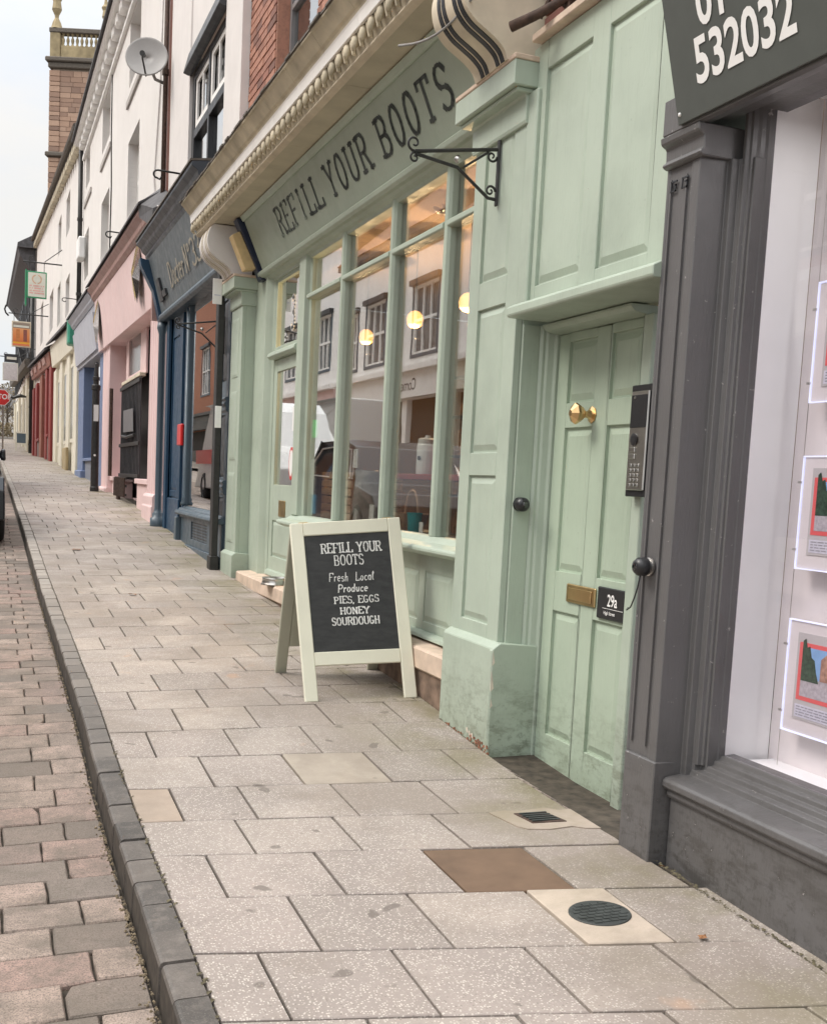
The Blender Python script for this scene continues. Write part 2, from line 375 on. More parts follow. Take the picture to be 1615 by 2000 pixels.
M_sandyellow = plain('lichen_sandstone', (.33, .26, .15), .9, var=.35, scale=1.2)
M_sanddark = plain('dark_sandstone', (.13, .11, .09), .9, var=.3)
GREEN = (.41, .475, .392)
M_green = paint('sage_green_paint', GREEN, .4, .19, brush=.45, scuff=-1.28, chip=(16, .735), chipcol=(.25, .17, .13))
M_green_door = paint('sage_green_door_paint', (.395, .472, .372), .36, .20, brush=.5, scuff=-1.36, chip=(22, .735), chipcol=(.20, .17, .13))
M_green_fascia_shade = paint('fascia_green_shaded', (.345, .40, .325), .42, .12)  # sage green darkened, the fascia's shade put into the colour
M_peel = plain('bare_plaster', (.62, .55, .46), .9, var=.2)
M_rust_brick = plain('crumbling_brick', (.28, .13, .08), .95, var=.45, scale=30, bmp=.8)
M_letter = paint('black_sign_paint', (.045, .055, .05), .5, .2)
def worn_letter():
    m, n, l, p = newmat('worn_black_sign_paint'); P = pos(n)
    f = noise(n, l, P, 14, 5, .7)
    l.new(ramp(n, l, f, [(.50, (.055, .065, .06)), (.60, (.24, .29, .24))]), p.inputs['Base Color']); p.inputs['Roughness'].default_value = .5; return m
M_letter_worn = worn_letter()
GREY = (.117, .113, .113)
M_grey = paint('charcoal_paint', GREY, .38, .18, chip=(30, .665), chipcol=(.34, .32, .31), brush=.5, scuff=-1.32)
M_greysign = plain('dark_grey_sign_panel', (.088, .096, .088), .45, var=.05, bmp=0)
M_white_vinyl = plain('white_vinyl', (.86, .85, .83), .4, var=.02, bmp=0)
M_navy = paint('navy_paint', (.018, .055, .105), .35, .2)
M_navyblack = paint('blue_black_paint', (.035, .045, .058), .35, .2)
M_slate = paint('slate_grey_paint', (.072, .102, .128), .38, .15, chip=(24, .73), chipcol=(.4, .4, .4))
M_darkwood = paint('near_black_paint', (.028, .03, .034), .4, .2)
M_pink = paint('pink_paint', (.76, .565, .55), .5, .08, chip=(12, .74), chipcol=(.45, .32, .30))
M_pinkdark = paint('brown_pink_paint', (.40, .24, .21), .5, .15)
M_lav = paint('lavender_paint', (.44, .45, .50), .5, .08)
M_blue = paint('cornflower_paint', (.15, .20, .33), .5, .1)
M_cream = paint('cream_paint', (.70, .66, .55), .5, .12)
M_red = paint('oxblood_paint', (.24, .035, .03), .45, .15)
M_brownred = paint('brown_red_paint', (.26, .10, .07), .5, .2)
M_oppwhite = plain('bright_white_render', (.86, .845, .82), .7, var=.05, scale=2)
def whitewash(name, col=(.71, .68, .65)):
    m, n, l, p = newmat(name); P = pos(n)
    big = noise(n, l, P, .9, 6, .6)
    base = ramp(n, l, big, [(.3, tuple(v * .93 for v in col)), (.6, col)])
    st = noise(n, l, scaled(n, l, P, (5, 5, .35)), 2.2, 6, .7)
    base = mixc(n, l, ramp(n, l, st, [(.6, g3(0)), (.8, g3(.22))]), base, (.50, .45, .40))
    l.new(base, p.inputs['Base Color']); p.inputs['Roughness'].default_value = .8
    # painted brickwork relief
    bt = n.new('ShaderNodeTexBrick'); bt.inputs['Scale'].default_value = 1; bt.inputs['Mortar Size'].default_value = .006
    bt.inputs['Brick Width'].default_value = .23; bt.inputs['Row Height'].default_value = .075; bt.inputs['Mortar Smooth'].default_value = .5
    bt.inputs['Color1'].default_value = (1, 1, 1, 1); bt.inputs['Color2'].default_value = (.85, .85, .85, 1); bt.inputs['Mortar'].default_value = (0, 0, 0, 1)
    sx = n.new('ShaderNodeSeparateXYZ'); cx = n.new('ShaderNodeCombineXYZ'); l.new(P, sx.inputs[0]); l.new(sx.outputs[1], cx.inputs[0]); l.new(sx.outputs[2], cx.inputs[1])
    l.new(cx.outputs[0], bt.inputs['Vector'])
    nb = bump(n, l, bt.outputs[0], .5, .006, p); bump(n, l, noise(n, l, P, 30, 4), .2, .006, p, nb); return m
M_white = whitewash('white_painted_brick')
M_whiteplaster = plain('white_render', (.68, .645, .62), .75, var=.05, scale=3)
M_stonecream = plain('cream_stone', (.62, .545, .42), .75, var=.18, scale=5)
M_cornice = plain('cornice_stone_paint', (.53, .47, .35), .7, var=.28, scale=4)
M_cornwhite = plain('white_cornice_fillet', (.84, .82, .79), .6, var=.06, scale=5)
M_lead = plain('lead_flashing', (.10, .085, .07), .7, var=.4, scale=14)
M_soffit = plain('soffit_stone', (.52, .47, .36), .75, var=.14, scale=3)
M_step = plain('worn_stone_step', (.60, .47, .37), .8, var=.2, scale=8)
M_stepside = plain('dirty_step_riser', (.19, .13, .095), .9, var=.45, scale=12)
M_kerb = None
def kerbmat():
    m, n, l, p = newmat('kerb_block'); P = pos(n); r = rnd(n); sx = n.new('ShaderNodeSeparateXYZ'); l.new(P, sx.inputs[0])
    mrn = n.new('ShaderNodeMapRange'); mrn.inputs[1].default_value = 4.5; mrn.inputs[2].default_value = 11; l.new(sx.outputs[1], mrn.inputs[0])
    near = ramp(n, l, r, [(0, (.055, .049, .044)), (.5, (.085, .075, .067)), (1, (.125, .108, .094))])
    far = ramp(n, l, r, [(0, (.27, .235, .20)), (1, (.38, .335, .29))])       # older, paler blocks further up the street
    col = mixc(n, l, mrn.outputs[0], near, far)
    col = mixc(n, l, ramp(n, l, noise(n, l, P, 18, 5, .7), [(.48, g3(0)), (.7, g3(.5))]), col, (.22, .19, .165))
    pit = noise(n, l, P, 210, 3, .8)
    col = mixc(n, l, ramp(n, l, pit, [(.56, g3(0)), (.68, g3(.45))]), col, (.33, .30, .27))
    l.new(col, p.inputs['Base Color']); p.inputs['Roughness'].default_value = .6
    nb = bump(n, l, noise(n, l, P, 80, 4, .7), .35, .003, p); return m
M_kerb = kerbmat()
M_kerbside = plain('kerb_shade_and_grime', (.055, .044, .034), .8, var=.4, scale=25)
M_debris = plain('gutter_silt', (.20, .155, .10), .95, var=.6, scale=60, bmp=.8)
M_iron = plain('black_iron', (.022, .021, .02), .5, var=.3, scale=20)
M_ironrust = plain('rusty_iron', (.06, .035, .025), .8, var=.5, scale=30)
M_cover = plain('rusted_cover_plate', (.15, .095, .06), .8, var=.16, scale=9, bmp=.3)
M_castiron = plain('cast_iron_cover', (.045, .05, .048), .55, var=.3, scale=20)
M_brass = plain('brass', (.72, .50, .25), .28, 1, var=.1, bmp=.05)
M_brassdull = plain('dull_brass', (.50, .36, .18), .42, 1, var=.2, bmp=.1)
M_steel = plain('brushed_steel', (.55, .53, .50), .3, 1, var=.1, bmp=.05)
M_blackplastic = plain('black_plastic', (.018, .018, .02), .35, var=.1, bmp=0)
M_aboard = paint('pale_cream_green_paint', (.72, .70, .57), .5, .10, chip=(30, .76), chipcol=(.35, .3, .22))
M_aboardback = paint('board_back_paint', (.42, .42, .33), .6, .15)
def chalkmat():
    m, n, l, p = newmat('chalkboard'); P = pos(n)
    l.new(ramp(n, l, noise(n, l, scaled(n, l, P, (3, 3, 9)), 4, 6, .65), [(.3, (.018, .019, .02)), (.8, (.045, .045, .045))]), p.inputs['Base Color'])
    p.inputs['Roughness'].default_value = .65; return m
M_chalkboard = chalkmat()
def chalk():
    m, n, l, p = newmat('chalk'); P = pos(n)
    l.new(ramp(n, l, noise(n, l, P, 160, 3, .7), [(.36, (.30, .30, .29)), (.5, (.82, .81, .78))]), p.inputs['Base Color']); p.inputs['Roughness'].default_value = .9; return m
M_chalk = chalk()
def glassmat(name, k=1.0, tint=(1, 1, 1), ior=1.6):
    m = bpy.data.materials.new(name); m.use_nodes = True; n = m.node_tree.nodes; l = m.node_tree.links; n.clear()
    o = n.new('ShaderNodeOutputMaterial'); mx_ = n.new('ShaderNodeMixShader'); t = n.new('ShaderNodeBsdfTransparent'); t.inputs[0].default_value = V4(tint)
    gl = n.new('ShaderNodeBsdfGlossy'); gl.inputs['Roughness'].default_value = .005; gl.inputs[0].default_value = (.96, .96, .96, 1)
    bw = n.new('ShaderNodeNewGeometry'); nz_ = noise(n, l, bw.outputs['Position'], 1.6, 2)
    bp = n.new('ShaderNodeBump'); bp.inputs['Strength'].default_value = .03; bp.inputs['Distance'].default_value = .01; l.new(nz_, bp.inputs['Height']); l.new(bp.outputs[0], gl.inputs['Normal'])
    # Schlick reflectance that treats both faces of the thin pane alike
    dt = n.new('ShaderNodeVectorMath'); dt.operation = 'DOT_PRODUCT'; l.new(bw.outputs['Incoming'], dt.inputs[0]); l.new(bw.outputs['Normal'], dt.inputs[1])
    def mth(op, a_, b_=None, cl=False):
        q = n.new('ShaderNodeMath'); q.operation = op; q.use_clamp = cl
        for i_, v_ in ((0, a_), (1, b_)):
            if v_ is None: continue
            if isinstance(v_, (int, float)): q.inputs[i_].default_value = v_
            else: l.new(v_, q.inputs[i_])
        return q.outputs[0]
    f0 = ((ior - 1) / (ior + 1)) ** 2
    om = mth('SUBTRACT', 1.0, mth('ABSOLUTE', dt.outputs['Value'])); po_ = mth('POWER', om, 5.0)
    mt_ = mth('MULTIPLY', mth('ADD', mth('MULTIPLY', po_, 1 - f0), f0), k, True)
    class _o: outputs = [mt_]
    mt = _o
    l.new(mt.outputs[0], mx_.inputs[0]); l.new(t.outputs[0], mx_.inputs[1]); l.new(gl.outputs[0], mx_.inputs[2]); l.new(mx_.outputs[0], o.inputs[0])
    return m
M_glass = glassmat('shop_window_glass', 2.3, (.96, .97, .95))
M_glass_clear = glassmat('display_window_glass', .9, (.97, .96, .98), 1.5)
M_glass_dark = glassmat('dark_window_glass', 1.8, (.55, .6, .6))
M_globe = emit('lit_globe', (1.0, .50, .15), 1.6)
M_led = emit('led_edge', (.74, .79, 1.0), .36)
M_interior = plain('warm_interior_wall', (.24, .15, .09), .8, var=.1, scale=1)
M_intfloor = plain('dark_floor', (.10, .07, .05), .6)
M_ceiling = plain('peach_ceiling', (.40, .28, .20), .8, var=.05, scale=1)
M_crate = brick_wall_mat('crate_wood', [(0, (.50, .28, .16)), (.5, (.66, .42, .26)), (1, (.76, .53, .34))])
M_darkint = plain('dark_interior', (.035, .03, .028), .8)
M_red_gloss = plain('red_plastic', (.62, .02, .02), .35, var=.05, bmp=0)
M_slateroof = plain('slate_roof', (.075, .072, .075), .75, var=.35, scale=6, bmp=.3)
M_tileroof = plain('brown_tile_roof', (.19, .10, .065), .85, var=.35, scale=5, bmp=.4)
M_pane = plain('far_window_pane', (.10, .11, .115), .12, var=.25, scale=1, bmp=0)
M_leaf = plain('brown_leaf', (.26, .12, .05), .8)
M_rubber = plain('tyre_rubber', (.02, .02, .021), .75)
M_carblack = plain('black_car_paint', (.012, .013, .015), .15, var=.02, bmp=0)
M_carwhite = plain('white_van_paint', (.60, .60, .585), .25, var=.02, bmp=0)
M_carglass = plain('car_glass', (.03, .035, .035), .03, var=.02, bmp=0)
M_cargl2 = plain('tinted_car_glass', (.02, .022, .024), .35, var=.02, bmp=0)
M_carsilver = plain('dark_grey_car_paint', (.045, .047, .05), .2, .0, var=.02, bmp=0)

# ------------------------------------------------------------------ ground: road, pavement, kerb
RY = [2.17, 2.56, 2.94, 3.33, 3.72, 4.09, 4.47, 4.88, 5.25, 5.62, 6.0, 6.39, 6.79, 7.17, 7.59]
RS = [-.25, -.245, -.235, -.215, -.2, -.18, -.13, -.115, -.06, -.055, -.04, -.005, 0, .02, .02]
while len(RY) < 260: RY.append(RY[-1] + .39); RS.append(0)
pre = [1.78, 1.39, 1.0, .61, .22, -.17, -.56]
RY = pre[::-1] + RY; RS = [-.25] * len(pre) + RS; K0 = len(pre)
KX = .54
def rowy(k, x): return RY[k] + RS[k] * (x - KX)
def sheet(g, x0, x1, ys, dz, nx=1, dx=lambda y: 0):
    prev = None
    for y in ys:
        cur = [g.b.verts.new((x0 + (x1 - x0) * i / nx, y, gz(x0 + (x1 - x0) * i / nx, y) + dz)) for i in range(nx + 1)]
        if prev:
            for i in range(nx): g.b.faces.new((prev[i], prev[i + 1], cur[i + 1], cur[i]))
        prev = cur
YS = [-12, -6, 0, 2.2, 3.2, 4.2, 4.8, 5.7, 8, 10.6, 14.1, 18, 22, 28, 31.4, 39.7, 49, 59, 74, 90, 140, 400]
g = G(); sheet(g, -60, 60, YS, -.32, 12); struct('ground', g, M_joint)
g = G(); sheet(g, .45, 4.5, YS[:-2] + [95], -.014, 2); pav = struct('pavement', g, M_joint)
g = G(); sheet(g, -4.35, .445, YS, -.124, 3); road = struct('road', g, M_joint)
def slab(k, xa, xb, mat, parent=pav, gap=.0048, name='paving_slab', topz=0):
    """one paving slab between rows k and k+1, slightly bevelled and uneven"""
    tl = [random.uniform(-.0022, .0022) for _ in range(4)]
    P_ = [(xa + gap, rowy(k, xa) + gap), (xb - gap, rowy(k, xb) + gap), (xb - gap, rowy(k + 1, xb) - gap), (xa + gap, rowy(k + 1, xa) - gap)]
    cx = sum(p[0] for p in P_) / 4; cy = sum(p[1] for p in P_) / 4
    g = G(); e = .003
    bot = [g.b.verts.new((x, y, gz(x, y) - .03)) for x, y in P_]
    mid = [g.b.verts.new((x, y, gz(x, y) - .003 + t + topz)) for (x, y), t in zip(P_, tl)]
    top = []
    for (x, y), t in zip(P_, tl):
        dx, dy = cx - x, cy - y; d = math.hypot(dx, dy); x2, y2 = x + dx / d * e * 1.4, y + dy / d * e * 1.4
        top.append(g.b.verts.new((x2, y2, gz(x2, y2) + t + topz)))
    for A, B in ((bot, mid), (mid, top)):
        for i in range(4): g.b.faces.new((A[i], A[(i + 1) % 4], B[(i + 1) % 4], B[i]))
    g.b.faces.new(top)
    return finish(name, g, mat, parent)
WALLX = 2.34
count = 0
EVEN = [.54, .71, 1.07, 1.44, 1.81, 2.18, WALLX]; ODD = [.54, .885, 1.25, 1.62, 1.99, WALLX]
k_end = None
far = G()
for k in range(len(RY) - 1):
    kk = k - K0
    xs = EVEN if (kk % 2 == 1) else ODD      # row index counted from the first row in front of the camera
    xs = list(xs)
    if RY[k] > 92: break
    if 3.3 < RY[k] < 4.6: xs[-1] = 2.178
    if xs[-2] > xs[-1] - .06: xs.pop(-2)
    if kk == 2: xs = [.54, .885, 1.25, 1.625, 1.885, WALLX]
    if kk == 3: xs = [.54, .71, 1.07, 1.44, 1.80, 2.175]
    if kk == 4: xs = [.54, .88, 1.24, 1.62, 2.178]
    if kk == 5: xs = [.54, .70, .97, 1.35, 1.73, 2.175]
    if kk > 16:                                # older courses up the street are less regular
        sh = random.uniform(-.05, .05); xs = [xs[0]] + [x + sh + random.uniform(-.02, .02) for x in xs[1:-1]] + [xs[-1]]
    for i in range(len(xs) - 1):
        xa, xb = xs[i], xs[i + 1]
        mat = M_slab; nm = 'paving_slab'
        if kk == 3 and abs(xa - 1.44) < .01: continue
        if kk == 2 and abs(xa - 1.625) < .01: continue
        if kk == 5 and i == 0: mat = M_slab_tan
        if kk == 6 and abs(xa - 1.25) < .01: mat = M_slab_plain
        if count < 290 and RY[k] > 1.3:
            slab(k, xa, xb, mat, name=nm); count += 1
        elif RY[k] < 62 or True:
            for (q) in [0]:
                ga = .004; P_ = [(xa + ga, rowy(k, xa) + ga), (xb - ga, rowy(k, xb) + ga), (xb - ga, rowy(k + 1, xb) - ga), (xa + ga, rowy(k + 1, xa) - ga)]
                t = random.uniform(-.003, .003)
                top = [far.b.verts.new((x, y, gz(x, y) + t)) for x, y in P_]; bot = [far.b.verts.new((x, y, gz(x, y) - .02)) for x, y in P_]
                far.b.faces.new(top)
                for i2 in range(4): far.b.faces.new((bot[i2], bot[(i2 + 1) % 4], top[(i2 + 1) % 4], top[i2]))
stuff('distant_paving_slabs', far, M_slab, pav)
# kerb blocks: individually to y ~ 22, then joined
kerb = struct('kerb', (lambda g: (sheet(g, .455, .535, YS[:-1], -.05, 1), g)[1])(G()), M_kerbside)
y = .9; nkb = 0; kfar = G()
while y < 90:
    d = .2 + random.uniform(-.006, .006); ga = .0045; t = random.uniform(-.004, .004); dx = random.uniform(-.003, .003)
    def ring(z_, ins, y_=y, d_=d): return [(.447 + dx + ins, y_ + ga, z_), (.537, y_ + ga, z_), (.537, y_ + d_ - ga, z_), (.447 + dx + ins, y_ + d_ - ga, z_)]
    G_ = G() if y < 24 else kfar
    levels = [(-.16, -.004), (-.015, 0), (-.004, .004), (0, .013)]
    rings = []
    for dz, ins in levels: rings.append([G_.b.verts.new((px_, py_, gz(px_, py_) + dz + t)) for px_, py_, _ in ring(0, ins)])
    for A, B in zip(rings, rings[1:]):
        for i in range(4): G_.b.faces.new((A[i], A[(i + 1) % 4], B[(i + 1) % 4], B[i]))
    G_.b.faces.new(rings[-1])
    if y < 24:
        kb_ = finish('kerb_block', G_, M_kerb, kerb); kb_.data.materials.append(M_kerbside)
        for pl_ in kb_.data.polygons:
            if pl_.normal.x < -.85 and pl_.index < 4: pl_.material_index = 1  # street face coloured darker: its shade is painted in along with grime
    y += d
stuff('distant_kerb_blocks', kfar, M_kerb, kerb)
# road bricks: single ones in the strip in view, the rest of the carriageway joined
y = .4; i = 0; nb_ = 0
rest = G()
def rbrick(G_, x0, x1, y0, y1, dz=0, fine=True):
    """worn clay paver: ragged outline, rounded arris, slightly tilted top"""
    ga = .0032; t = random.uniform(-.003, .003) + dz; e = .0038; n_ = 3 if fine else 1
    tx, ty = random.uniform(-.01, .01), random.uniform(-.014, .014)
    cx = (x0 + x1) / 2; cy = (y0 + y1) / 2; jw = .0022
    co = [(x0 + ga, y0 + ga), (x1 - ga, y0 + ga), (x1 - ga, y1 - ga), (x0 + ga, y1 - ga)]; out = []
    for q in range(4):
        p_, r_ = co[q], co[(q + 1) % 4]
        for s in range(n_):
            f_ = s / n_; out.append((p_[0] + (r_[0] - p_[0]) * f_ + random.uniform(-jw, jw), p_[1] + (r_[1] - p_[1]) * f_ + random.uniform(-jw, jw)))
    if fine and random.random() < .12:                         # a knocked-off corner
        q = random.randrange(4) * n_; out[q] = (out[q][0] + (cx - out[q][0]) * .14, out[q][1] + (cy - out[q][1]) * .14)
    def H(x, y): return gz(x, y) + t + tx * (x - cx) + ty * (y - cy)
    bot = [G_.b.verts.new((x, y, gz(x, y) - .15)) for x, y in out]
    mid = [G_.b.verts.new((x, y, H(x, y) - .110 + random.uniform(-.001, .001))) for x, y in out]
    top = []
    for x, y in out:
        dx, dy = cx - x, cy - y; d = math.hypot(dx, dy); k = e * random.uniform(.8, 1.9) / d; x2, y2 = x + dx * k, y + dy * k
        top.append(G_.b.verts.new((x2, y2, H(x2, y2) - .104)))
    m_ = len(out)
    for A, B in ((bot, mid), (mid, top)):
        for j in range(m_): G_.b.faces.new((A[j], A[(j + 1) % m_], B[(j + 1) % m_], B[j]))
    G_.b.faces.new(top)
y = 2.3 - .196 * 10
while y < 34:
    d = .196 + random.uniform(-.004, .004)
    xr = .432; ln = .14 if i % 2 == 0 else .225
    xs = [xr]
    xs.append(xr - ln + random.uniform(-.012, .012))
    while xs[-1] > -4.2: xs.append(xs[-1] - .245 - random.uniform(-.02, .02))
    for x1, x0 in zip(xs, xs[1:]):
        if x1 > -.03 and y > 1.9 and nb_ < 290:
            G_ = G(); rbrick(G_, x0, x1, y, y + d); finish('paving_brick', G_, M_brickroad, road); nb_ += 1
        else: rbrick(rest, x0, x1, y, y + d, fine=False)
    y += d; i += 1
g2 = G(); sheet(g2, -4.3, .436, [34, 39.7, 49, 59, 74, 90, 140], -.106, 2)
stuff('carriageway_bricks', rest, M_brickroad, road)
struct('far_road_surface', g2, M_far_pave)
# silt and moss caught against the kerb
g = G()
for j in range(900):
    yy = 2.0 + (random.random() ** 1.6) * 10; xx = .436 - abs(random.gauss(0, .012)); s = random.uniform(.002, .006); zz = gz(xx, yy) - .104
    g.hexa([(xx - s, yy - s, zz), (xx + s, yy - s * .7, zz), (xx + s * .8, yy + s, zz), (xx - s, yy + s, zz), (xx - s * .5, yy - s * .4, zz + s), (xx + s * .4, yy - s * .4, zz + s), (xx + s * .3, yy + s * .5, zz + s), (xx - s * .4, yy + s * .4, zz + s)])
stuff('gutter_silt', g, M_debris)
# opposite pavement
g = G(); sheet(g, -7.2, -4.35, YS[:-2] + [95], .02, 1)
struct('opposite_pavement', g, M_far_pave)

# covers set in the paving (each lifts out)
def cover_poly(pts, dz=0): return [(x, y, gz(x, y) + dz) for x, y in pts]
g = G(); P_ = [(1.446, rowy(K0 + 2 + 1, 1.446) + .004), (1.797, rowy(K0 + 3, 1.797) + .004), (1.797, rowy(K0 + 4, 1.797) - .004), (1.446, rowy(K0 + 4, 1.446) - .004)]
g.hexa([(x, y, gz(x, y) - .03) for x, y in P_] + [(x, y, gz(x, y) - .004) for x, y in P_])
tag(finish('rusty_cover_plate', g, M_cover, bevel=.003), 'flat rust-brown square cover plate set among the pale paving slabs', 'access cover')
P_ = [(1.63, rowy(K0 + 2, 1.63) + .004), (1.88, rowy(K0 + 2, 1.88) + .004), (1.88, rowy(K0 + 3, 1.88) - .004), (1.63, rowy(K0 + 3, 1.63) - .004)]
t = thing('round_manhole_cover', 'round black iron cover in a square cream concrete surround near the grey shop', 'manhole cover', (1.765, 2.86, gz(1.765, 2.86)))
g = G(); g.hexa([(x, y, gz(x, y) - .03) for x, y in P_] + [(x, y, gz(x, y) + .002) for x, y in P_]); finish('concrete_surround', g, M_mortar_patch, t, .003)
cxm, cym, rm = 1.765, 2.862, .098
g = G()
ringv = [(cxm + rm * math.cos(q * PI / 16), cym + rm * .92 * math.sin(q * PI / 16)) for q in range(32)]
g.prismv([(x, y) for x, y in ringv], -.02, .006); 
for v in g.b.verts: v.co.z += gz(v.co.x, v.co.y)
pl = finish('cover_plate', g, M_castiron, t, .0015)
g = G()
for ii in range(-3, 4):
    for jj in range(-4, 5):
        x0, y0 = cxm + ii * .028 + (.014 if jj % 2 else 0), cym + jj * .02
        if math.hypot(x0 - cxm, (y0 - cym) / .92) < rm - .02 and not (abs(ii) == 0 and abs(jj) == 1 and ii == 0 and jj == 0):
            z_ = gz(x0, y0) + .006; g.box(x0 - .0125, x0 + .0125, y0 - .0085, y0 + .0085, z_ - .001, z_ + .002)
finish('raised_treads', g, M_castiron, pl)
t = thing('square_drain_grate', 'small square dark drain grate mortared in by the green doorstep', 'drain', (2.0, 3.74, gz(2.0, 3.74)))
g = G(); z_ = gz(2.0, 3.74)
mp_ = [(1.84, 3.84), (1.86, 3.74), (1.875, 3.66), (1.90, 3.625), (1.98, 3.60), (2.08, 3.61), (2.12, 3.575), (2.174, 3.56), (2.174, 3.80), (2.12, 3.80), (2.08, 3.845), (1.98, 3.83), (1.90, 3.85)]
gm = G(); top_ = [gm.b.verts.new((x, y, gz(x, y) + .0045)) for x, y in mp_[::-1]]; bot_ = [gm.b.verts.new((x, y, gz(x, y) - .02)) for x, y in mp_[::-1]]
gm.b.faces.new(top_)
for q in range(len(mp_)): gm.b.faces.new((bot_[q], bot_[(q + 1) % len(mp_)], top_[(q + 1) % len(mp_)], top_[q]))
finish('mortar_bed', gm, M_mortar_patch, t)
P_ = [(1.925, 3.80), (1.945, 3.675), (2.085, 3.66), (2.055, 3.785)]
g.hexa([(x, y, gz(x, y) - .02) for x, y in P_[::-1]] + [(x, y, gz(x, y) + .008) for x, y in P_[::-1]]); finish('frame', g, M_ironrust, t, .002)
for q in range(5):
    f_ = (q + .5) / 5; xa = 1.932 + f_ * .012 + 0; 
    y0 = 3.79 - f_ * .115; g = G(); g.box(1.94 + f_ * .01, 2.055 + f_ * .012, y0 - .005, y0 + .005, z_ + .007, z_ + .012); finish('grate_bar', g, M_castiron, t)
# threshold of blue-black bricks before the door
thr = thing('door_threshold', 'dark brick threshold strip below the green six-panel door', 'threshold', (2.3, 4.0, -1.28))
g = G(); g.hexa([(2.18, 3.38, -1.33), (2.50, 3.38, -1.53), (2.50, 4.62, -1.42), (2.18, 4.62, -1.29), (2.18, 3.38, -1.275), (2.50, 3.38, -1.49), (2.50, 4.62, -1.35), (2.18, 4.62, -1.25)]); finish('bed', g, M_joint, thr)
M_thr = brick_wall_mat('threshold_brick', [(0, (.20, .165, .14)), (.5, (.30, .25, .215)), (1, (.38, .32, .275))])
yy = 3.385
while yy < 4.6:
    d = .085; f0 = (yy - 3.385) / 1.2; z0 = -1.256 + f0 * .027; z1 = -1.455 + f0 * .13
    g = G(); x0, x1 = 2.184, 2.46; q = random.uniform(-.002, .002)
    g.hexa([(x0, yy, z0 - .03), (x1, yy - .0, z1 - .03), (x1, yy + d - .012, z1 - .03), (x0, yy + d - .012, z0 - .03), (x0, yy, z0 + q), (x1, yy, z1 + q), (x1, yy + d - .012, z1 + q), (x0, yy + d - .012, z0 + q)])
    finish('brick', g, M_thr, thr, .003); yy += d

# ------------------------------------------------------------------ raised / sunk panel helper on planes facing the street (-x)
def panel_x(parent, xf, y0, y1, z0, z1, mat, depth=.014, mould=.03, raised=True, name='panel', slope=0):
    """a fielded panel: sunk moulded margin then raised field; xf = face plane (towards -x is out)"""
    g = G()
    def ringp(ins, x): 
        return [g.b.verts.new((x, y, z)) for y, z in ((y0 + ins, z0 + ins), (y1 - ins, z0 + ins), (y1 - ins, z1 - ins), (y0 + ins, z1 - ins))]
    if raised: seq = [(0, xf + .004), (0, xf - .001), (.006, xf - .004), (mould, xf - depth)]
    else: seq = [(0, xf + .004), (0, xf - .004), (.008, xf - .006), (.014, xf - .001), (.02, xf + .0)]
    rs = [ringp(i, x) for i, x in seq]
    for A, B in zip(rs, rs[1:]):
        for i in range(4): g.b.faces.new((A[i], A[(i + 1) % 4], B[(i + 1) % 4], B[i]))
    g.b.faces.new(rs[-1])
    return finish(name, g, mat, parent)
def frame_x(g, x0, x1, y0, y1, z0, z1, holes):
    """board in plane facing -x with rectangular holes (y0,y1,z0,z1), built of butted boxes (grid)"""
    ys = sorted({y0, y1, *[h[0] for h in holes], *[h[1] for h in holes]}); zs = sorted({z0, z1, *[h[2] for h in holes], *[h[3] for h in holes]})
    for i in range(len(ys) - 1):
        run = None
        for j in range(len(zs) - 1):
            cy, cz = (ys[i] + ys[i + 1]) / 2, (zs[j] + zs[j + 1]) / 2
            hole = any(h[0] < cy < h[1] and h[2] < cz < h[3] for h in holes)
            if not hole:
                if run is None: run = zs[j]
            if hole and run is not None: g.box(x0, x1, ys[i], ys[i + 1], run, zs[j]); run = None
        if run is not None: g.box(x0, x1, ys[i], ys[i + 1], run, zs[-1])
    bmesh.ops.remove_doubles(g.b, verts=g.b.verts, dist=.0001)
    return g
def sunkpanel(parent, xf, y0, y1, z0, z1, mat, sink=.016, name='panel'):
    """panel field inside a real opening of the frame, with sloping bevel to a raised centre"""
    g = G(); m = .028
    def R(ins, x): return [g.b.verts.new((x, y, z)) for y, z in ((y0 + ins, z0 + ins), (y1 - ins, z0 + ins), (y1 - ins, z1 - ins), (y0 + ins, z1 - ins))]
    rs = [R(-.004, xf + sink + .004), R(-.004, xf + sink), R(.010, xf + sink), R(.010 + m, xf + sink - .010)]
    for A, B in zip(rs, rs[1:]):
        for i in range(4): g.b.faces.new((A[i], A[(i + 1) % 4], B[(i + 1) % 4], B[i]))
    g.b.faces.new(rs[-1]); return finish(name, g, mat, parent)

# ================================================================== GREEN SHOP
shop = thing('green_shopfront_building', 'sage green shop with black REFILL YOUR BOOTS lettering and red brick above', 'shop building', (2.3, 7.5, -1.1), )
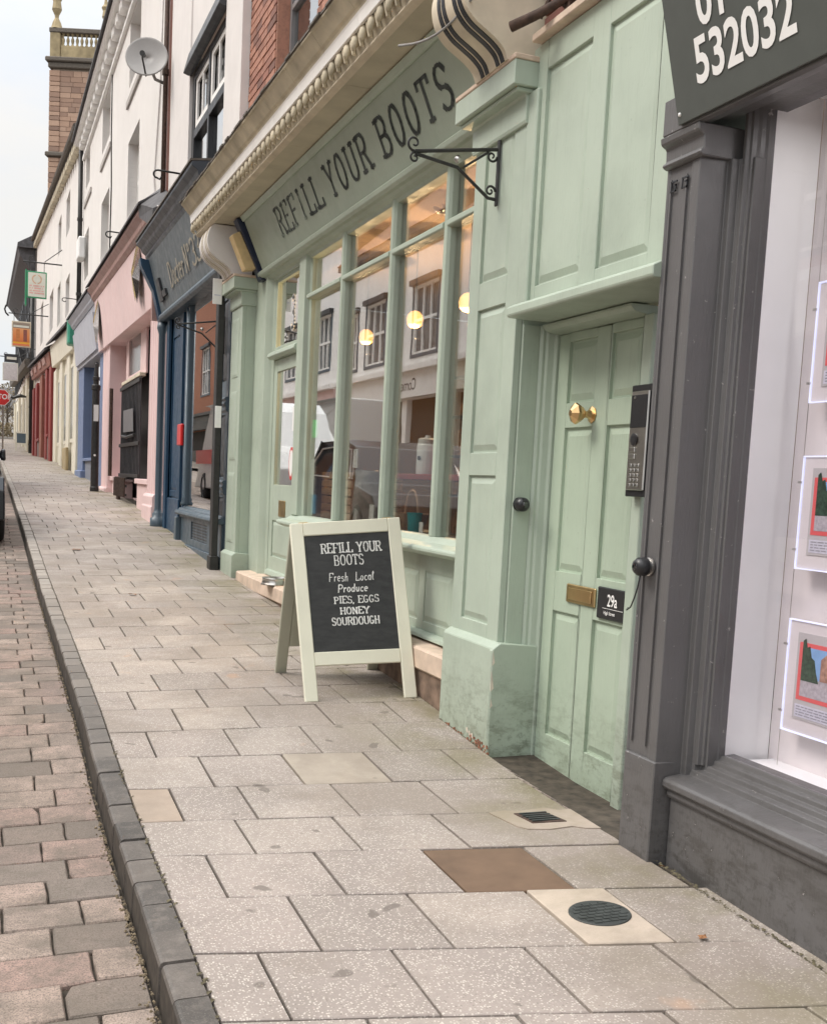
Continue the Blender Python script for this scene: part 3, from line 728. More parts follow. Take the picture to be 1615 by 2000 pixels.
# --- right pilaster
def pilaster(y0, y1, zg0, z_cap, xf=2.22, panels=True, depthback=2.45, zbase=-.71, yb=.05):
    g = G(); hs = [(y0 + .12, y1 - .12, .99, 1.69), (y0 + .12, y1 - .12, .18, .86), (y0 + .12, y1 - .12, -.63, .07)] if panels else []
    frame_x(g, xf, xf + .035, y0, y1, zbase, z_cap, hs); g.box(xf + .0355, depthback, y0, y1, zbase, z_cap)
    o = finish('pilaster', g, M_green, shop, .003)
    for h in hs: sunkpanel(o, xf, *h, M_green, sink=.014)
    g = G(); g.prism([(xf - .04, zg0), (depthback, zg0), (depthback, zbase + .0), (xf - .005, zbase + .015), (xf - .04, zbase - .012)], y0 - .05, y1 - .0 + yb * 0)
    finish('pilaster_base', g, M_green, shop, .004)
    # capital: neck moulding, cavetto, deep block, stone ledge
    z = z_cap
    g = G(); g.prism([(xf - .0, z - .13), (xf - .012, z - .13), (xf - .018, z - .115), (xf - .018, z - .015), (xf - .05, z + .012), (depthback, z + .012), (depthback, z - .13)], y0 - .018, y1 + .018)
    finish('neck_moulding', g, M_green, shop, .003)
    g = G(); g.box(xf - .10, depthback, y0 - .055, y1 + .055, z + .013, z + .118); g.box(xf - .075, depthback, y0 - .035, y1 + .035, z - .006, z + .0125)
    finish('capital_block', g, M_green, shop, .004)
    g = G(); g.box(xf - .103, depthback, y0 - .058, y1 + .058, z + .119, z + .142); finish('stone_ledge', g, M_step, shop, .004)
pilaster(4.66, 5.21, -1.30, 1.745)
pilaster(10.55, 11.03, -1.10, 1.73, panels=False, zbase=-.72, depthback=2.44)
# left pilaster has narrow sunk panels on the street face
for z0, z1 in ((.95, 1.5), (.17, .82), (-.62, .05)):
    panel_x(shop, 2.219, 10.66, 10.93, z0, z1, M_green, depth=.008)
# chipped paint and bare brick at the foot of the right pilaster
g = G()
for j in range(60):
    yy = random.uniform(4.60, 4.84) if j < 34 else random.uniform(4.6, 5.15); s = random.uniform(.003, .011); z_ = gz(2.18, yy) + random.uniform(.0, .035) * (1 if yy < 4.8 else .3)
    x_ = 2.177
    g.hexa([(x_ - s * .3, yy - s, z_ - s * .6), (x_ + .01, yy - s, z_ - s * .6), (x_ + .01, yy + s, z_ - s * .4), (x_ - s * .25, yy + s, z_ - s * .5), (x_ - s * .2, yy - s * .7, z_ + s * .7), (x_ + .01, yy - s * .7, z_ + s * .7), (x_ + .01, yy + s * .5, z_ + s * .5), (x_ - s * .1, yy + s * .6, z_ + s * .4)])
stuff('crumbled_footing', g, M_rust_brick, shop)
g = G()
for (yy, zz, h) in ((4.612, -.80, .07), (4.608, -.92, .10), (4.616, -1.0, .05)):
    g.poly([(2.1785, yy, zz), (2.1785, yy + .008, zz + .01), (2.1785, yy + .012, zz + h * .6), (2.1785, yy + .003, zz + h)])
    g.poly([(2.181, 4.6095, zz), (2.194, 4.6095, zz + .015), (2.189, 4.6095, zz + h * .5), (2.182, 4.6095, zz + h)])
for (yy, zz) in ((4.80, -1.175), (4.83, -1.165), (4.77, -1.18)):
    g.poly([(2.177, yy, zz), (2.177, yy + .02, zz + .004), (2.177, yy + .03, zz + .022), (2.177, yy + .008, zz + .028)])
stuff('flaked_paint_edge', g, M_peel, shop)
# --- over-door box and brow
g = G(); hs = [(4.13, 4.52, .90, 1.81), (3.62, 4.00, .89, 1.81)]
frame_x(g, 2.235, 2.265, 3.42, 4.655, .80, 1.93, hs); g.box(2.2655, 2.6, 3.42, 4.655, .80, 1.93)
od = finish('overdoor_panelling', g, M_green, shop, .003)
for h in hs: sunkpanel(od, 2.235, *h, M_green, sink=.016)
g = G(); g.box(2.215, 2.24, 4.56, 4.656, .81, 1.745); finish('corner_bead', g, M_green, shop, .006)
g = G(); g.prism([(2.135, .757), (2.42, .757), (2.42, .80), (2.2345, .835), (2.155, .815), (2.126, .80), (2.126, .766)], 3.40, 4.56); finish('brow_moulding', g, M_green, shop, .004)
g = G(); g.box(2.19, 2.6, 3.40, 4.60, 1.935, 1.97); finish('stone_ledge', g, M_step, shop, .005)
# dark sooty brickwork above it
bw = finish('upper_brick_wall', G().box(2.262, 2.7, 3.2, 4.62, 1.972, 3.6), M_wallmortar, shop)
z = 1.985; r_ = 0
me_b = None
def brickat(x, y0, y1, z0, z1, mat, parent, ht=.062):
    g = G(); g.box(x, x + .03, y0, y1, z0, z1); return finish('brick', g, mat, parent, .003)
while z < 2.75:
    y = 3.22 - (0 if r_ % 2 else .11)
    while y < 4.6:
        brickat(2.25 + random.uniform(-.003, .003), max(y, 3.2), min(y + .205, 4.61), z, z + .062, M_brick_dark, bw); y += .215
    z += .074; r_ += 1
# --- door reveal, frame
g = G(); g.box(2.2555, 2.34, 4.645, 4.70, -1.30, .752); finish('reveal_lining', g, M_green, shop, .002)
g = G(); g.prismv([(2.34, 4.70), (2.34, 4.642), (2.352, 4.632), (2.366, 4.632), (2.372, 4.622), (2.40, 4.615), (2.41, 4.605), (2.46, 4.605), (2.46, 4.70)], -1.30, .752); finish('door_frame', g, M_green, shop, .002)
g = G(); g.box(2.175, 2.36, 4.612, 4.6435, -1.30, -.725); finish('reveal_plinth', g, M_green, shop, .006)
g = G(); g.prism([(2.33, .752), (2.33, .74), (2.345, .725), (2.36, .72), (2.40, .715), (2.46, .715), (2.46, .752)], 3.86, 4.604); finish('door_head', g, M_green, shop, .002)
g = G(); g.box(2.395, 2.46, 3.80, 3.868, -1.36, .714); finish('door_jamb', g, M_green, shop, .004)
# --- front door 29a
door = thing('panelled_front_door', 'pale green six-panel door with brass knob between green and charcoal pilasters', 'door', (2.43, 4.2, -1.28))
hs = [(4.26, 4.505, .405, .675), (3.905, 4.14, .405, .675), (4.26, 4.505, -.345, .295), (3.905, 4.14, -.345, .295), (4.27, 4.51, -1.10, -.525), (3.905, 4.15, -1.10, -.525)]
g = G(); frame_x(g, 2.42, 2.44, 3.87, 4.60, -1.245, .712, hs)
for v in g.b.verts:
    if v.co.z < -1.24: v.co.z = -1.272 - (4.60 - v.co.y) * .075
g.box(2.4405, 2.46, 3.87, 4.60, -1.245, .712)
leaf = finish('door_leaf', g, M_green_door, door, .003)
for h in hs: sunkpanel(leaf, 2.42, *h, M_green_door, sink=.015)
kb = finish('centre_knob', G().lathe((2.421, 4.265, .345), (-1, 0, 0), [(.036, 0), (.037, .006), (.020, .014), (.014, .03), (.016, .042), (.034, .058), (.046, .078), (.044, .088), (.014, .108)], 8), M_brass, door)
kb['label'] = 'octagonal brass centre knob'
t = G(); t.box(2.409, 2.4195, 4.125, 4.375, -.472, -.39); lp = finish('letter_plate', t, M_brassdull, door, .004)
finish('letter_flap', G().box(2.404, 2.4085, 4.15, 4.35, -.458, -.405), M_brass, lp, .003)
plate = thing('house_number_plate', 'small black plate reading 29a on the pale green door', 'number plate', (2.415, 3.99, -.44))
finish('plate', G().box(2.407, 2.4185, 3.885, 4.10, -.508, -.375), M_blackplastic, plate, .004)
fpl = lambda u, v: (2.4055, 4.10 - u, -.508 + v)
finish('number', fonttext('29a', fpl, .085, .058, .048, .80, .012), M_white_vinyl, plate)
finish('street_name', fonttext('High Street', fpl, .062, .022, .014, .95, .01), M_white_vinyl, plate)
finish('dividing_line', G().box(2.4058, 2.4068, 3.89, 4.05, -.462, -.4605), M_white_vinyl, plate)
# intercom
ic = thing('door_intercom', 'tall steel entry intercom with keypad beside the pale green door', 'intercom', (2.37, 3.78, .2))
finish('backplate', G().box(2.352, 2.394, 3.70, 3.848, .005, .435), M_blackplastic, ic, .003)
fp = finish('fascia_panel', G().box(2.342, 2.3515, 3.71, 3.832, .03, .41), M_steel, ic, .003)
finish('dark_window', G().box(2.339, 2.3415, 3.715, 3.826, .27, .395), M_blackplastic, fp, .001)
finish('lens', G().lathe((2.3415, 3.79, .225), (-1, 0, 0), [(.024, 0), (.024, .004), (.014, .006)], 16), M_blackplastic, fp)
for q in range(2): finish('call_button', G().box(2.336, 2.3415, 3.775, 3.82, .15 + q * .026, .17 + q * .026), M_steel, fp, .002)
for r0 in range(5):
    for c0 in range(3): finish('key', G().box(2.3375, 2.3415, 3.742 + c0 * .026, 3.760 + c0 * .026, .043 + r0 * .019, .056 + r0 * .019), M_steel, fp, .002)
finish('screw', G().lathe((2.339, 3.80, .385), (-1, 0, 0), [(.006, 0), (.005, .003)], 8), M_steel, fp)
# two black magnetic/camera eyes
def eye(loc, ax, name, lab):
    t = thing(name, lab, 'door entry eye', loc)
    finish('base_ring', G().lathe(loc, ax, [(.032, 0), (.032, .006), (.028, .008)], 20), M_steel if 'charcoal' in lab else M_blackplastic, t, smooth=False)
    finish('body', G().lathe(loc, ax, [(.028, .008), (.033, .02), (.032, .045), (.022, .058), (.008, .062)], 20), M_blackplastic, t, smooth=True)
    finish('lens', G().lathe(Vector(loc) + Vector(ax) * .058, ax, [(.014, 0), (.013, .006), (.006, .009)], 14), M_glass_dark, t)
eye((2.285, 4.645, -.055), (0, -1, 0), 'door_stop', 'round black plastic knob fixed on the pale green door reveal')
eye((2.158, 3.335, -.235), (-1, 0, 0), 'round_buzzer', 'round black buzzer with trailing wire on the charcoal pilaster')
tag(finish('loose_wire', G().tube([(2.12, 3.33, -.265), (2.125, 3.35, -.31), (2.13, 3.375, -.35), (2.14, 3.41, -.385), (2.15, 3.45, -.40), (2.17, 3.475, -.395)], .0028, 6), M_blackplastic, smooth=True), 'thin black wire hanging from the buzzer to the door jamb', 'wire')

# --- shop window
mull = [(5.90, 5.96), (6.80, 6.87), (7.85, 7.92), (8.80, 9.05)]
sy0, sy1 = 5.212, 8.80
zs, zt, zh = -.275, 1.435, 1.80
def mullion(y0, y1, z0, z1, wide=False):
    g = G(); ym = (y0 + y1) / 2
    if not wide: g.prismv([(2.365, ym - .02), (2.365, ym + .02), (2.385, ym + .032), (2.41, ym + .036), (2.45, ym + .036), (2.45, ym - .036), (2.41, ym - .036), (2.385, ym - .032)], z0, z1)
    else: g.prismv([(2.35, y0 + .03), (2.35, y1 - .03), (2.37, y1 - .02), (2.375, y1), (2.47, y1), (2.47, y0), (2.40, y0), (2.39, y0 + .02)], z0, z1)
    return finish('mullion', g, M_green, shop, .003)
for i, (y0, y1) in enumerate(mull): mullion(y0, y1, zs, zh, i == 3)
mullion(5.214, 5.26, zs, zh)
ys_ = [5.286] + [v for p in mull for v in ((p[0] + p[1]) / 2 - .036, (p[0] + p[1]) / 2 + .036)]
bays = [(5.273, 5.894), (5.966, 6.799), (6.871, 7.849), (7.921, 8.80)]
for y0, y1 in bays:
    g = G(); g.prism([(2.358, zt + .005), (2.37, zt), (2.445, zt), (2.445, zt + .05), (2.385, zt + .05), (2.358, zt + .03)], y0 - .005, y1 + .005); finish('transom', g, M_green, shop, .003)
    g = G(); g.box(2.418, 2.424, y0, y1, zs + .001, zt - .001); finish('pane', g, M_glass, shop)
    g = G(); g.box(2.418, 2.424, y0, y1, zt + .051, zh - .001); finish('pane', g, M_glass, shop)
g = G(); g.prism([(2.24, zs - .075), (2.30, zs - .10), (2.46, zs - .10), (2.46, zs), (2.37, zs), (2.33, zs - .03), (2.25, zs - .045), (2.24, zs - .055)], sy0, 9.05); finish('window_sill', g, M_green, shop, .004)
g = G(); hs = [(5.55, 5.955, -.765, -.475), (6.05, 6.35, -.765, -.475), (6.45, 7.05, -.765, -.475), (7.15, 7.75, -.765, -.475), (7.85, 8.6, -.765, -.475)]
frame_x(g, 2.36, 2.38, sy0, 8.9, -.815, -.376, hs); g.box(2.3805, 2.46, sy0, 8.9, -.815, -.376); sr = finish('stall_riser', g, M_green, shop, .002)
for h in hs: sunkpanel(sr, 2.36, *h, M_green, sink=.004)
g = G(); g.prism([(2.30, -.845), (2.46, -.845), (2.46, -.816), (2.345, -.816), (2.31, -.825)], sy0, 8.95); finish('skirting', g, M_green, shop, .003)
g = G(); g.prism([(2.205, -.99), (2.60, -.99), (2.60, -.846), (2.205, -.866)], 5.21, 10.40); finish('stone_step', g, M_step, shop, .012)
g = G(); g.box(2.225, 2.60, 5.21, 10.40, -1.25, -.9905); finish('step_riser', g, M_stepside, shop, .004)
# head moulding under the fascia
g = G(); g.prism([(2.30, 1.80), (2.28, 1.815), (2.27, 1.84), (2.285, 1.853), (2.46, 1.853), (2.46, 1.755), (2.385, 1.755), (2.375, 1.775), (2.345, 1.785), (2.33, 1.80)], 5.20, 10.22); finish('fascia_bottom_moulding', g, M_green, shop, .003)
# fascia board, tilted forward
FO = Vector((2.298, 10.10, 1.845)); FV = Vector((-.40794, 0, .913)); FU = Vector((0, -1, 0)); FN = FU.cross(FV) * 1.0
if FN.x > 0: FN = -FN
ff = lambda u, v, n=0.002: tuple(FO + FU * u + FV * v + FN * n)
g = G(); U0, U1 = 0, 4.87; TH = .03
g.hexa([ff(U0, 0, -TH), ff(U1, 0, -TH), ff(U1, 0, 0), ff(U0, 0, 0), ff(U0, .49, -TH), ff(U1, .49, -TH), ff(U1, .49, 0), ff(U0, .49, 0)]); fb = finish('fascia_board', g, M_green_fascia_shade, shop, .002)
g = G(); g.hexa([ff(U0, .445, -.0), ff(U1, .445, 0), ff(U1, .45, .015), ff(U0, .45, .015), ff(U0, .50, 0), ff(U1, .50, 0), ff(U1, .495, .022), ff(U0, .495, .022)]); finish('fascia_top_moulding', g, M_green, shop, .003)
for word, us, pitch in (('REFILL', .82, .213), ('YOUR', 2.235, .237), ('BOOTS', 3.33, .235)):
    for q, ch in enumerate(word):
        g = G(); wd = CAP[ch][0]; wl_ = .178 / (wd * .225) if ch != 'I' else 1.0
        off = .05 if ch == 'I' else 0
        letters(g, ch, lambda u, v: ff(u + .1, v, .003), us + pitch * q + off, .135, .218, .033, serif=.125, wscale=wl_)
        finish('letter', g, M_letter_worn if (word == 'REFILL' and q < 4) else M_letter, fb)
# door 31 at the left of the window: frame, fanlight, glazed leaf (belongs to the shop)
g = G(); g.prismv([(2.33, 10.06), (2.33, 10.10), (2.46, 10.10), (2.46, 9.98), (2.40, 9.98), (2.385, 10.01), (2.36, 10.03)], -1.0, 1.80); finish('door_frame', g, M_green, shop, .003)
g = G(); g.box(2.345, 2.46, 10.10, 10.55, -1.0, 1.853); finish('return_wall', g, M_green, shop, .003)
g = G(); g.prism([(2.33, 1.08), (2.36, 1.06), (2.46, 1.06), (2.46, 1.13), (2.37, 1.13), (2.34, 1.11)], 9.05, 9.98); finish('door_transom', g, M_green, shop, .003)
g = G(); g.box(2.418, 2.424, 9.09, 9.94, 1.131, 1.75); finish('fanlight_pane', g, M_glass, shop)
g = G(); frame_x(g, 2.40, 2.44, 9.05, 9.98, 1.1305, 1.80, [(9.10, 9.93, 1.17, 1.73)]); finish('fanlight_frame', g, M_green, shop, .003)
f31 = lambda u, v: (2.416, 9.62 - u, 1.28 + v)
g = G(); letters(g, '3', f31, .12, 0, .28, .035, wscale=.9); finish('door_number', g, M_white_vinyl, shop)
dl = G(); frame_x(dl, 2.405, 2.445, 9.06, 9.975, -.84, 1.055, [(9.18, 9.86, -.04, .95), (9.18, 9.86, -.68, -.36)]); dleaf = finish('shop_door', dl, M_green, shop, .003)
finish('door_pane', G().box(2.42, 2.425, 9.182, 9.858, -.038, .948), M_glass, dleaf)
sunkpanel(dleaf, 2.405, 9.18, 9.86, -.68, -.36, M_green, sink=.012)
finish('letter_box', G().box(2.397, 2.4045, 9.40, 9.62, -.315, -.175), M_brassdull, dleaf, .003)
g = G(); g.prism([(2.37, -.85), (2.40, -.86), (2.41, -.80), (2.385, -.81)], 9.06, 9.975); finish('weather_board', g, M_green, dleaf, .003)
tag(finish('paper_notice', G().box(2.412, 2.4165, 9.19, 9.30, .42, .62), M_white_vinyl), 'small white notice taped inside the glass of the green shop door', 'notice')
# heart/shield sticker: white with red edge
g = G(); g.prismx([(9.30 + .075 * math.cos(q * PI / 9), .16 + .125 * math.sin(q * PI / 9) * (1.25 if math.sin(q * PI / 9) < 0 else 1)) for q in range(18)], 2.4135, 2.4165); st = tag(finish('window_sticker', g, M_red_gloss), 'white sticker with red edge on the green shop door glass', 'sticker')
g = G(); g.prismx([(9.30 + .058 * math.cos(q * PI / 9), .16 + .10 * math.sin(q * PI / 9) * (1.25 if math.sin(q * PI / 9) < 0 else 1)) for q in range(18)], 2.412, 2.4133); finish('sticker_face', g, M_white_vinyl, st)
# --- soffit, dentil cornice above the fascia
CY0, CY1 = 4.64, 11.25
g = G(); y = 5.21; k = 0
while y < 10.5:
    d = 1.32; ye = min(y + d - .006, 10.52); finish('soffit_slab', G().prism([(1.925, 2.302), (2.30, 2.302), (2.30, 2.34), (1.925, 2.34)], y, ye), M_soffit, shop, .003); y += d
corn = finish('cornice_core', G().prism([(1.905, 2.310), (1.93, 2.3015), (2.32, 2.345), (2.32, 2.59), (1.88, 2.585), (1.862, 2.42), (1.872, 2.40)], 4.642, CY1 - .01), M_soffit, shop)
g = G(); g.prism([(1.885, 2.318), (1.905, 2.308), (1.93, 2.3), (1.925, 2.33), (1.90, 2.345)], 4.64, CY1); finish('cornice_lower_lip', g, M_stonecream, shop, .003)
y = 4.66; k = 0; eggs = G(); cnt = 0
while y < CY1 - .05:                                       # egg-and-dart blocks along the cornice
    g = G(); yc = y + .038; sq = .024
    g.lathe((1.868, yc, 2.378), (-.55, 0, .2), [(.010, -.004), (.030, .004), (.036, .014), (.028, .028), (.008, .036)], 8)
    for v in g.b.verts: v.co.z = 2.378 + (v.co.z - 2.378) * 1.45
    finish('egg', g, M_cornice, corn, smooth=True)
    g = G(); g.prism([(1.865, 2.345), (1.885, 2.345), (1.875, 2.415), (1.845, 2.415)], y + .104, y + .122); finish('dart', g, M_cornice, corn, .002)
    y += .142; cnt += 1
segs = []
y = 4.64
while y < CY1:
    d = random.choice([.62, .7, .74]); ye = min(y + d, CY1)
    finish('cornice_fillet', G().prism([(1.832, 2.42), (1.85, 2.42), (1.86, 2.49), (1.82, 2.49), (1.826, 2.475)], y + .002, ye - .002), M_cornwhite, shop, .002)
    finish('cornice_cyma', G().prism([(1.822, 2.4905), (1.86, 2.4905), (2.0, 2.60), (1.735, 2.60), (1.735, 2.585), (1.75, 2.575), (1.775, 2.545), (1.80, 2.515), (1.815, 2.505)], y + .002, ye - .002), M_cornice, shop, .002)
    y = ye
g = G(); n_ = 60
for i in range(n_):
    y0 = 4.62 + (CY1 - 4.62) * i / n_; y1 = 4.62 + (CY1 - 4.62) * (i + 1) / n_; w0 = random.uniform(-.006, .008)
    g.prism([(1.722 + w0, 2.598), (1.745, 2.6005), (2.25, 2.70), (2.25, 2.73), (1.745, 2.622), (1.722 + w0, 2.612)], y0, y1)
finish('lead_flashing', g, M_lead, shop)
# --- scroll consoles
def console(y0, y1, dz, mats, lab):
    prof = [(2.30, 2.30), (1.935, 2.30), (1.905, 2.27), (1.885, 2.22), (1.875, 2.16), (1.885, 2.10), (1.91, 2.05), (1.95, 2.01), (2.0, 1.98), (2.05, 1.95), (2.09, 1.915), (2.11, 1.875), (2.30, 1.875)]
    if dz: prof = [(x, z if z > 2.25 else 2.30 - (2.30 - z) * (1 + dz)) for x, z in prof]
    def cat(P_, n=4):
        out = []
        for i in range(len(P_) - 1):
            p0, p1_, p2_, p3_ = P_[max(i - 1, 0)], P_[i], P_[i + 1], P_[min(i + 2, len(P_) - 1)]
            for k in range(n):
                t = k / n; out.append(tuple(.5 * ((2 * b_) + (-a_ + c_) * t + (2 * a_ - 5 * b_ + 4 * c_ - d_) * t * t + (-a_ + 3 * b_ - 3 * c_ + d_) * t ** 3) for a_, b_, c_, d_ in zip(p0, p1_, p2_, p3_)))
        return out + [P_[-1]]
    prof = [prof[0]] + cat(prof[1:-1]) + [prof[-1]]
    root = finish('scroll_console', G().prism(prof, y0, y1), mats[0], shop, 0, label=lab)
    fr = prof[2:-1]; wd = y1 - y0; FR = (.13, .27, .60, .74)
    for k in range(4):                                   # incised lines that follow the scroll
        yc = y0 + wd * FR[k]; g = G(); ww = wd * .046 if mats[1] is M_darkwood else .007
        for (xa, za), (xb, zb) in zip(fr, fr[1:]):
            d = Vector((xb - xa, 0, zb - za)).normalized(); nn = Vector((d.z, 0, -d.x));
            if nn.x > 0: nn = -nn
            o_ = nn * .004
            g.hexa([(xa, yc - ww, za), (xa, yc + ww, za), (xb, yc + ww, zb), (xb, yc - ww, zb), (xa + o_.x, yc - ww, za + o_.z), (xa + o_.x, yc + ww, za + o_.z), (xb + o_.x, yc + ww, zb + o_.z), (xb + o_.x, yc - ww, zb + o_.z)])
        finish('flute', g, mats[1], root)
    return root
console(4.665, 5.01, 0, (M_stonecream, M_darkwood), 'cream scroll console with black painted flutes')
console(10.55, 10.97, .0, (M_whiteplaster, M_cornice), 'weathered pale scroll console')
# --- brick wall over the cornice with two sash windows
WX = 2.30
wall = finish('upper_brick_wall', G().box(WX + .012, 2.9, 4.62, 8.585, 2.6, 7.0), M_wallmortar, shop)
finish('upper_brick_wall', G().box(WX + .012, 2.9, 8.5855, 9.9445, 2.6, 3.05), M_wallmortar, shop)
finish('upper_brick_wall', G().box(WX + .012, 2.9, 9.945, 10.98, 2.6, 7.0), M_wallmortar, shop)
z = 3.02; r_ = 0; nbk = 0
while z < 4.9 and nbk < 300:
    y = 7.0 - (.0 if r_ % 2 else .115)
    while y < 11.0:
        ya, yb_ = y + .005, y + .222
        segs_ = [(ya, yb_)]
        out = []
        for s0, s1 in segs_:
            if z > 3.12:
                if s0 < 8.60 and s1 > 8.60: s1 = 8.60
                elif s0 >= 8.60 and s1 <= 9.95: s0 = s1
                elif s0 < 9.95 and s0 >= 8.6: s0 = 9.95
            if s1 > 10.98: s1 = 10.98
            if s1 - s0 > .02: out.append((s0, s1))
        for s0, s1 in out:
            if s0 > 7.6 and nbk < 300:
                brickat(WX + random.uniform(-.003, .003), s0, s1, z, z + .064, M_brick, wall); nbk += 1
        y += .226
    z += .0755; r_ += 1
# upper window above the cornice (grey frame, white sill with black edge); openings cut as dark recess
def sashwin(parent, y0, y1, z0, z1, xw, fr, pane=M_pane, bars=1, name='window', depth=.1, mids=True):
    f = finish(name, frame_x(G(), xw, xw + .05, y0, y1, z0, z1, [(y0 + .06, y1 - .06, z0 + .07, (z0 + z1) / 2 - .025), (y0 + .06, y1 - .06, (z0 + z1) / 2 + .025, z1 - .07)]), fr, parent, .004)
    finish('pane', G().box(xw + .03, xw + .036, y0 + .055, y1 - .055, z0 + .065, z1 - .065), pane, f)
    return f
finish('window_reveal', G().box(WX + .012, 2.42, 9.93, 9.9445, 3.05, 6), M_brick, shop)
M_greyframe = paint('grey_window_paint', (.22, .21, .21), .5, .1)
sashwin(shop, 8.62, 9.93, 3.16, 4.9, 2.42, M_greyframe, M_glass_dark)
finish('window_curtain', G().box(2.48, 2.49, 8.60, 9.94, 3.05, 6.9), plain('grey_curtain', (.20, .19, .19), .9, var=.3, scale=3), shop)
finish('window_head', G().box(WX + .012, 2.6, 8.5855, 9.9445, 4.92, 7.0), M_brick, shop)
finish('window_sill', G().box(2.12, 2.40, 8.60, 10.02, 3.095, 3.155), M_cornwhite, shop, .004)
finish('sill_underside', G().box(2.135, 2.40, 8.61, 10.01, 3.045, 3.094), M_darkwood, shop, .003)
finish('window_sill', G().box(2.12, 2.36, 6.0, 7.45, 3.10, 3.16), M_cornwhite, shop, .004)
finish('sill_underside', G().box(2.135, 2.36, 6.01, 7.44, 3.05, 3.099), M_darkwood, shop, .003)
# --- interior room of the shop (seen through the glass)
g = G(); 
g.poly([(6.2, 5.23, -.95), (6.2, 14.2, -.95), (6.2, 14.2, 2.25), (6.2, 5.23, 2.25)]); g.poly([(2.45, 14.2, -.95), (6.2, 14.2, -.95), (6.2, 14.2, 2.25), (2.45, 14.2, 2.25)]); g.poly([(2.47, 5.22, -.95), (6.2, 5.22, -.95), (6.2, 5.22, 2.25), (2.47, 5.22, 2.25)])

finish('interior_wall', g, M_interior, shop)
g = G(); g.box(2.463, 2.52, 5.2, 14.3, 1.86, 2.36); g.box(2.463, 2.52, 9.99, 14.3, -1.0, 1.855); finish('light_leak_wall', g, M_darkint, shop)  # unseen wall added to stop lamp light leaking out past the front
finish('interior_floor', G().box(2.46, 6.2, 5.22, 14.2, -1.0, -.955), M_intfloor, shop)
finish('ceiling', G().box(2.525, 6.3, 5.22, 14.2, 2.255, 2.3), M_ceiling, shop)
finish('window_bed', G().box(2.46, 2.95, 5.23, 9.0, -.40, -.30), M_intfloor, shop, .003)
for i, (yy, xx, zz) in enumerate(((9.66, 3.6, 1.50), (11.05, 3.6, 1.49), (8.46, 3.6, 1.49))):
    t = thing('globe_pendant_lamp', ['glowing amber globe pendant nearest the middle of the shop window', 'smaller glowing amber globe pendant further left inside the shop window', 'glowing amber globe pendant half hidden behind the right green pilaster'][i], 'pendant lamp', (xx, yy, 2.25), 'globe lamps in the shop window')
    finish('globe', G().lathe((xx, yy, zz - .075), (0, 0, 1), [(.01, 0), (.04, .008), (.066, .035), (.075, .075), (.066, .115), (.04, .142), (.022, .150)], 20), M_globe, t, smooth=True)
    finish('flex', G().tube([(xx, yy, zz + .07), (xx, yy, 2.25)], .004, 6), M_blackplastic, t)
    pd = bpy.data.lights.new('lamp_bulb', 'POINT'); pd.energy = 62; pd.color = (1, .66, .34); pd.shadow_soft_size = .005
    po = bpy.data.objects.new('lamp_bulb', pd); C.objects.link(po); po.location = (xx - .0, yy, zz - .17)
for i, (yy, xx) in enumerate(((9.75, 3.55), (11.1, 3.55), (8.3, 3.3))):
    t = thing('ceiling_lamp', ['flat silver flower-shaped ceiling lamp above the amber globe', 'flat silver ceiling lamp seen in the second fanlight', 'flat silver ceiling lamp beside the right pilaster'][i], 'ceiling lamp', (xx, yy, 2.25), 'silver ceiling lamps in the shop')
    finish('stem', G().tube([(xx, yy, 2.25), (xx, yy, 2.12)], .006, 6), M_steel, t)
    for q in range(6):
        a_ = q * PI / 3; finish('petal', G().tube([(xx, yy, 2.14), (xx + .06 * math.cos(a_), yy + .06 * math.sin(a_), 2.13), (xx + .1 * math.cos(a_), yy + .1 * math.sin(a_), 2.15)], [.008, .02, .012], 6), M_steel, t, smooth=True)
# wooden crates stacked inside the window, shelf, tin, bucket, cloth sack
cratepos = [(2.62, 8.62, -.295), (2.62, 8.62, -.10)]
for i, (x, y, z) in enumerate(cratepos[:2]):
    t = thing('wooden_crate', ['slatted brown wooden crate at the bottom of the stack in the shop window', 'slatted brown wooden crate at the top of the stack in the shop window'][i], 'crate', (x, y, z), 'crates stacked in the shop window')
    for q in range(3):
        finish('slat', G().box(x, x + .014, y - .36, y + .44, z + .006 + q * .063, z + .06 + q * .063), M_crate, t, .002)
        finish('slat', G().box(x, x + .42, y - .374, y - .361, z + .006 + q * .063, z + .06 + q * .063), M_crate, t, .002)
    for yy in (y - .35, y + .415): finish('corner_post', G().box(x + .0145, x + .04, yy, yy + .025, z, z + .188), M_crate, t, .002)
    finish('crate_bottom', G().box(x + .0145, x + .42, y - .36, y + .44, z, z + .009), M_crate, t)
M_sack = plain('grey_sackcloth', (.38, .35, .32), .95, var=.15, scale=30, bmp=.4)
g = G(); g.lathe((2.70, 8.06, -.295), (0, 0, 1), [(.09, 0), (.12, .03), (.125, .14), (.11, .28), (.10, .35), (.12, .40)], 14)
for v in g.b.verts: v.co += Vector((random.uniform(-.012, .012),) * 3)
tag(finish('cloth_sack', g, M_sack, smooth=True), 'grey cloth sack standing right of the crates in the shop window', 'sack')
M_teal = plain('teal_plastic', (.02, .42, .45), .4, var=.05)
t = thing('teal_tub', 'teal plastic tub on the right of the shop window ledge', 'tub', (2.62, 6.25, -.3))
finish('tub', G().lathe((2.60, 6.80, -.298), (0, 0, 1), [(.04, 0), (.05, .125), (.053, .125), (.053, .132), (.046, .132), (.036, .01)], 20), M_teal, t, smooth=False)
M_red2 = plain('dark_red_cloth', (.25, .03, .03), .7)
t = thing('display_table', 'dark display table with a red-edged top behind the shop window', 'table', (3.1, 6.2, -.95))
finish('table_top', G().box(2.75, 3.6, 5.6, 7.6, .05, .09), M_red2, t, .004)
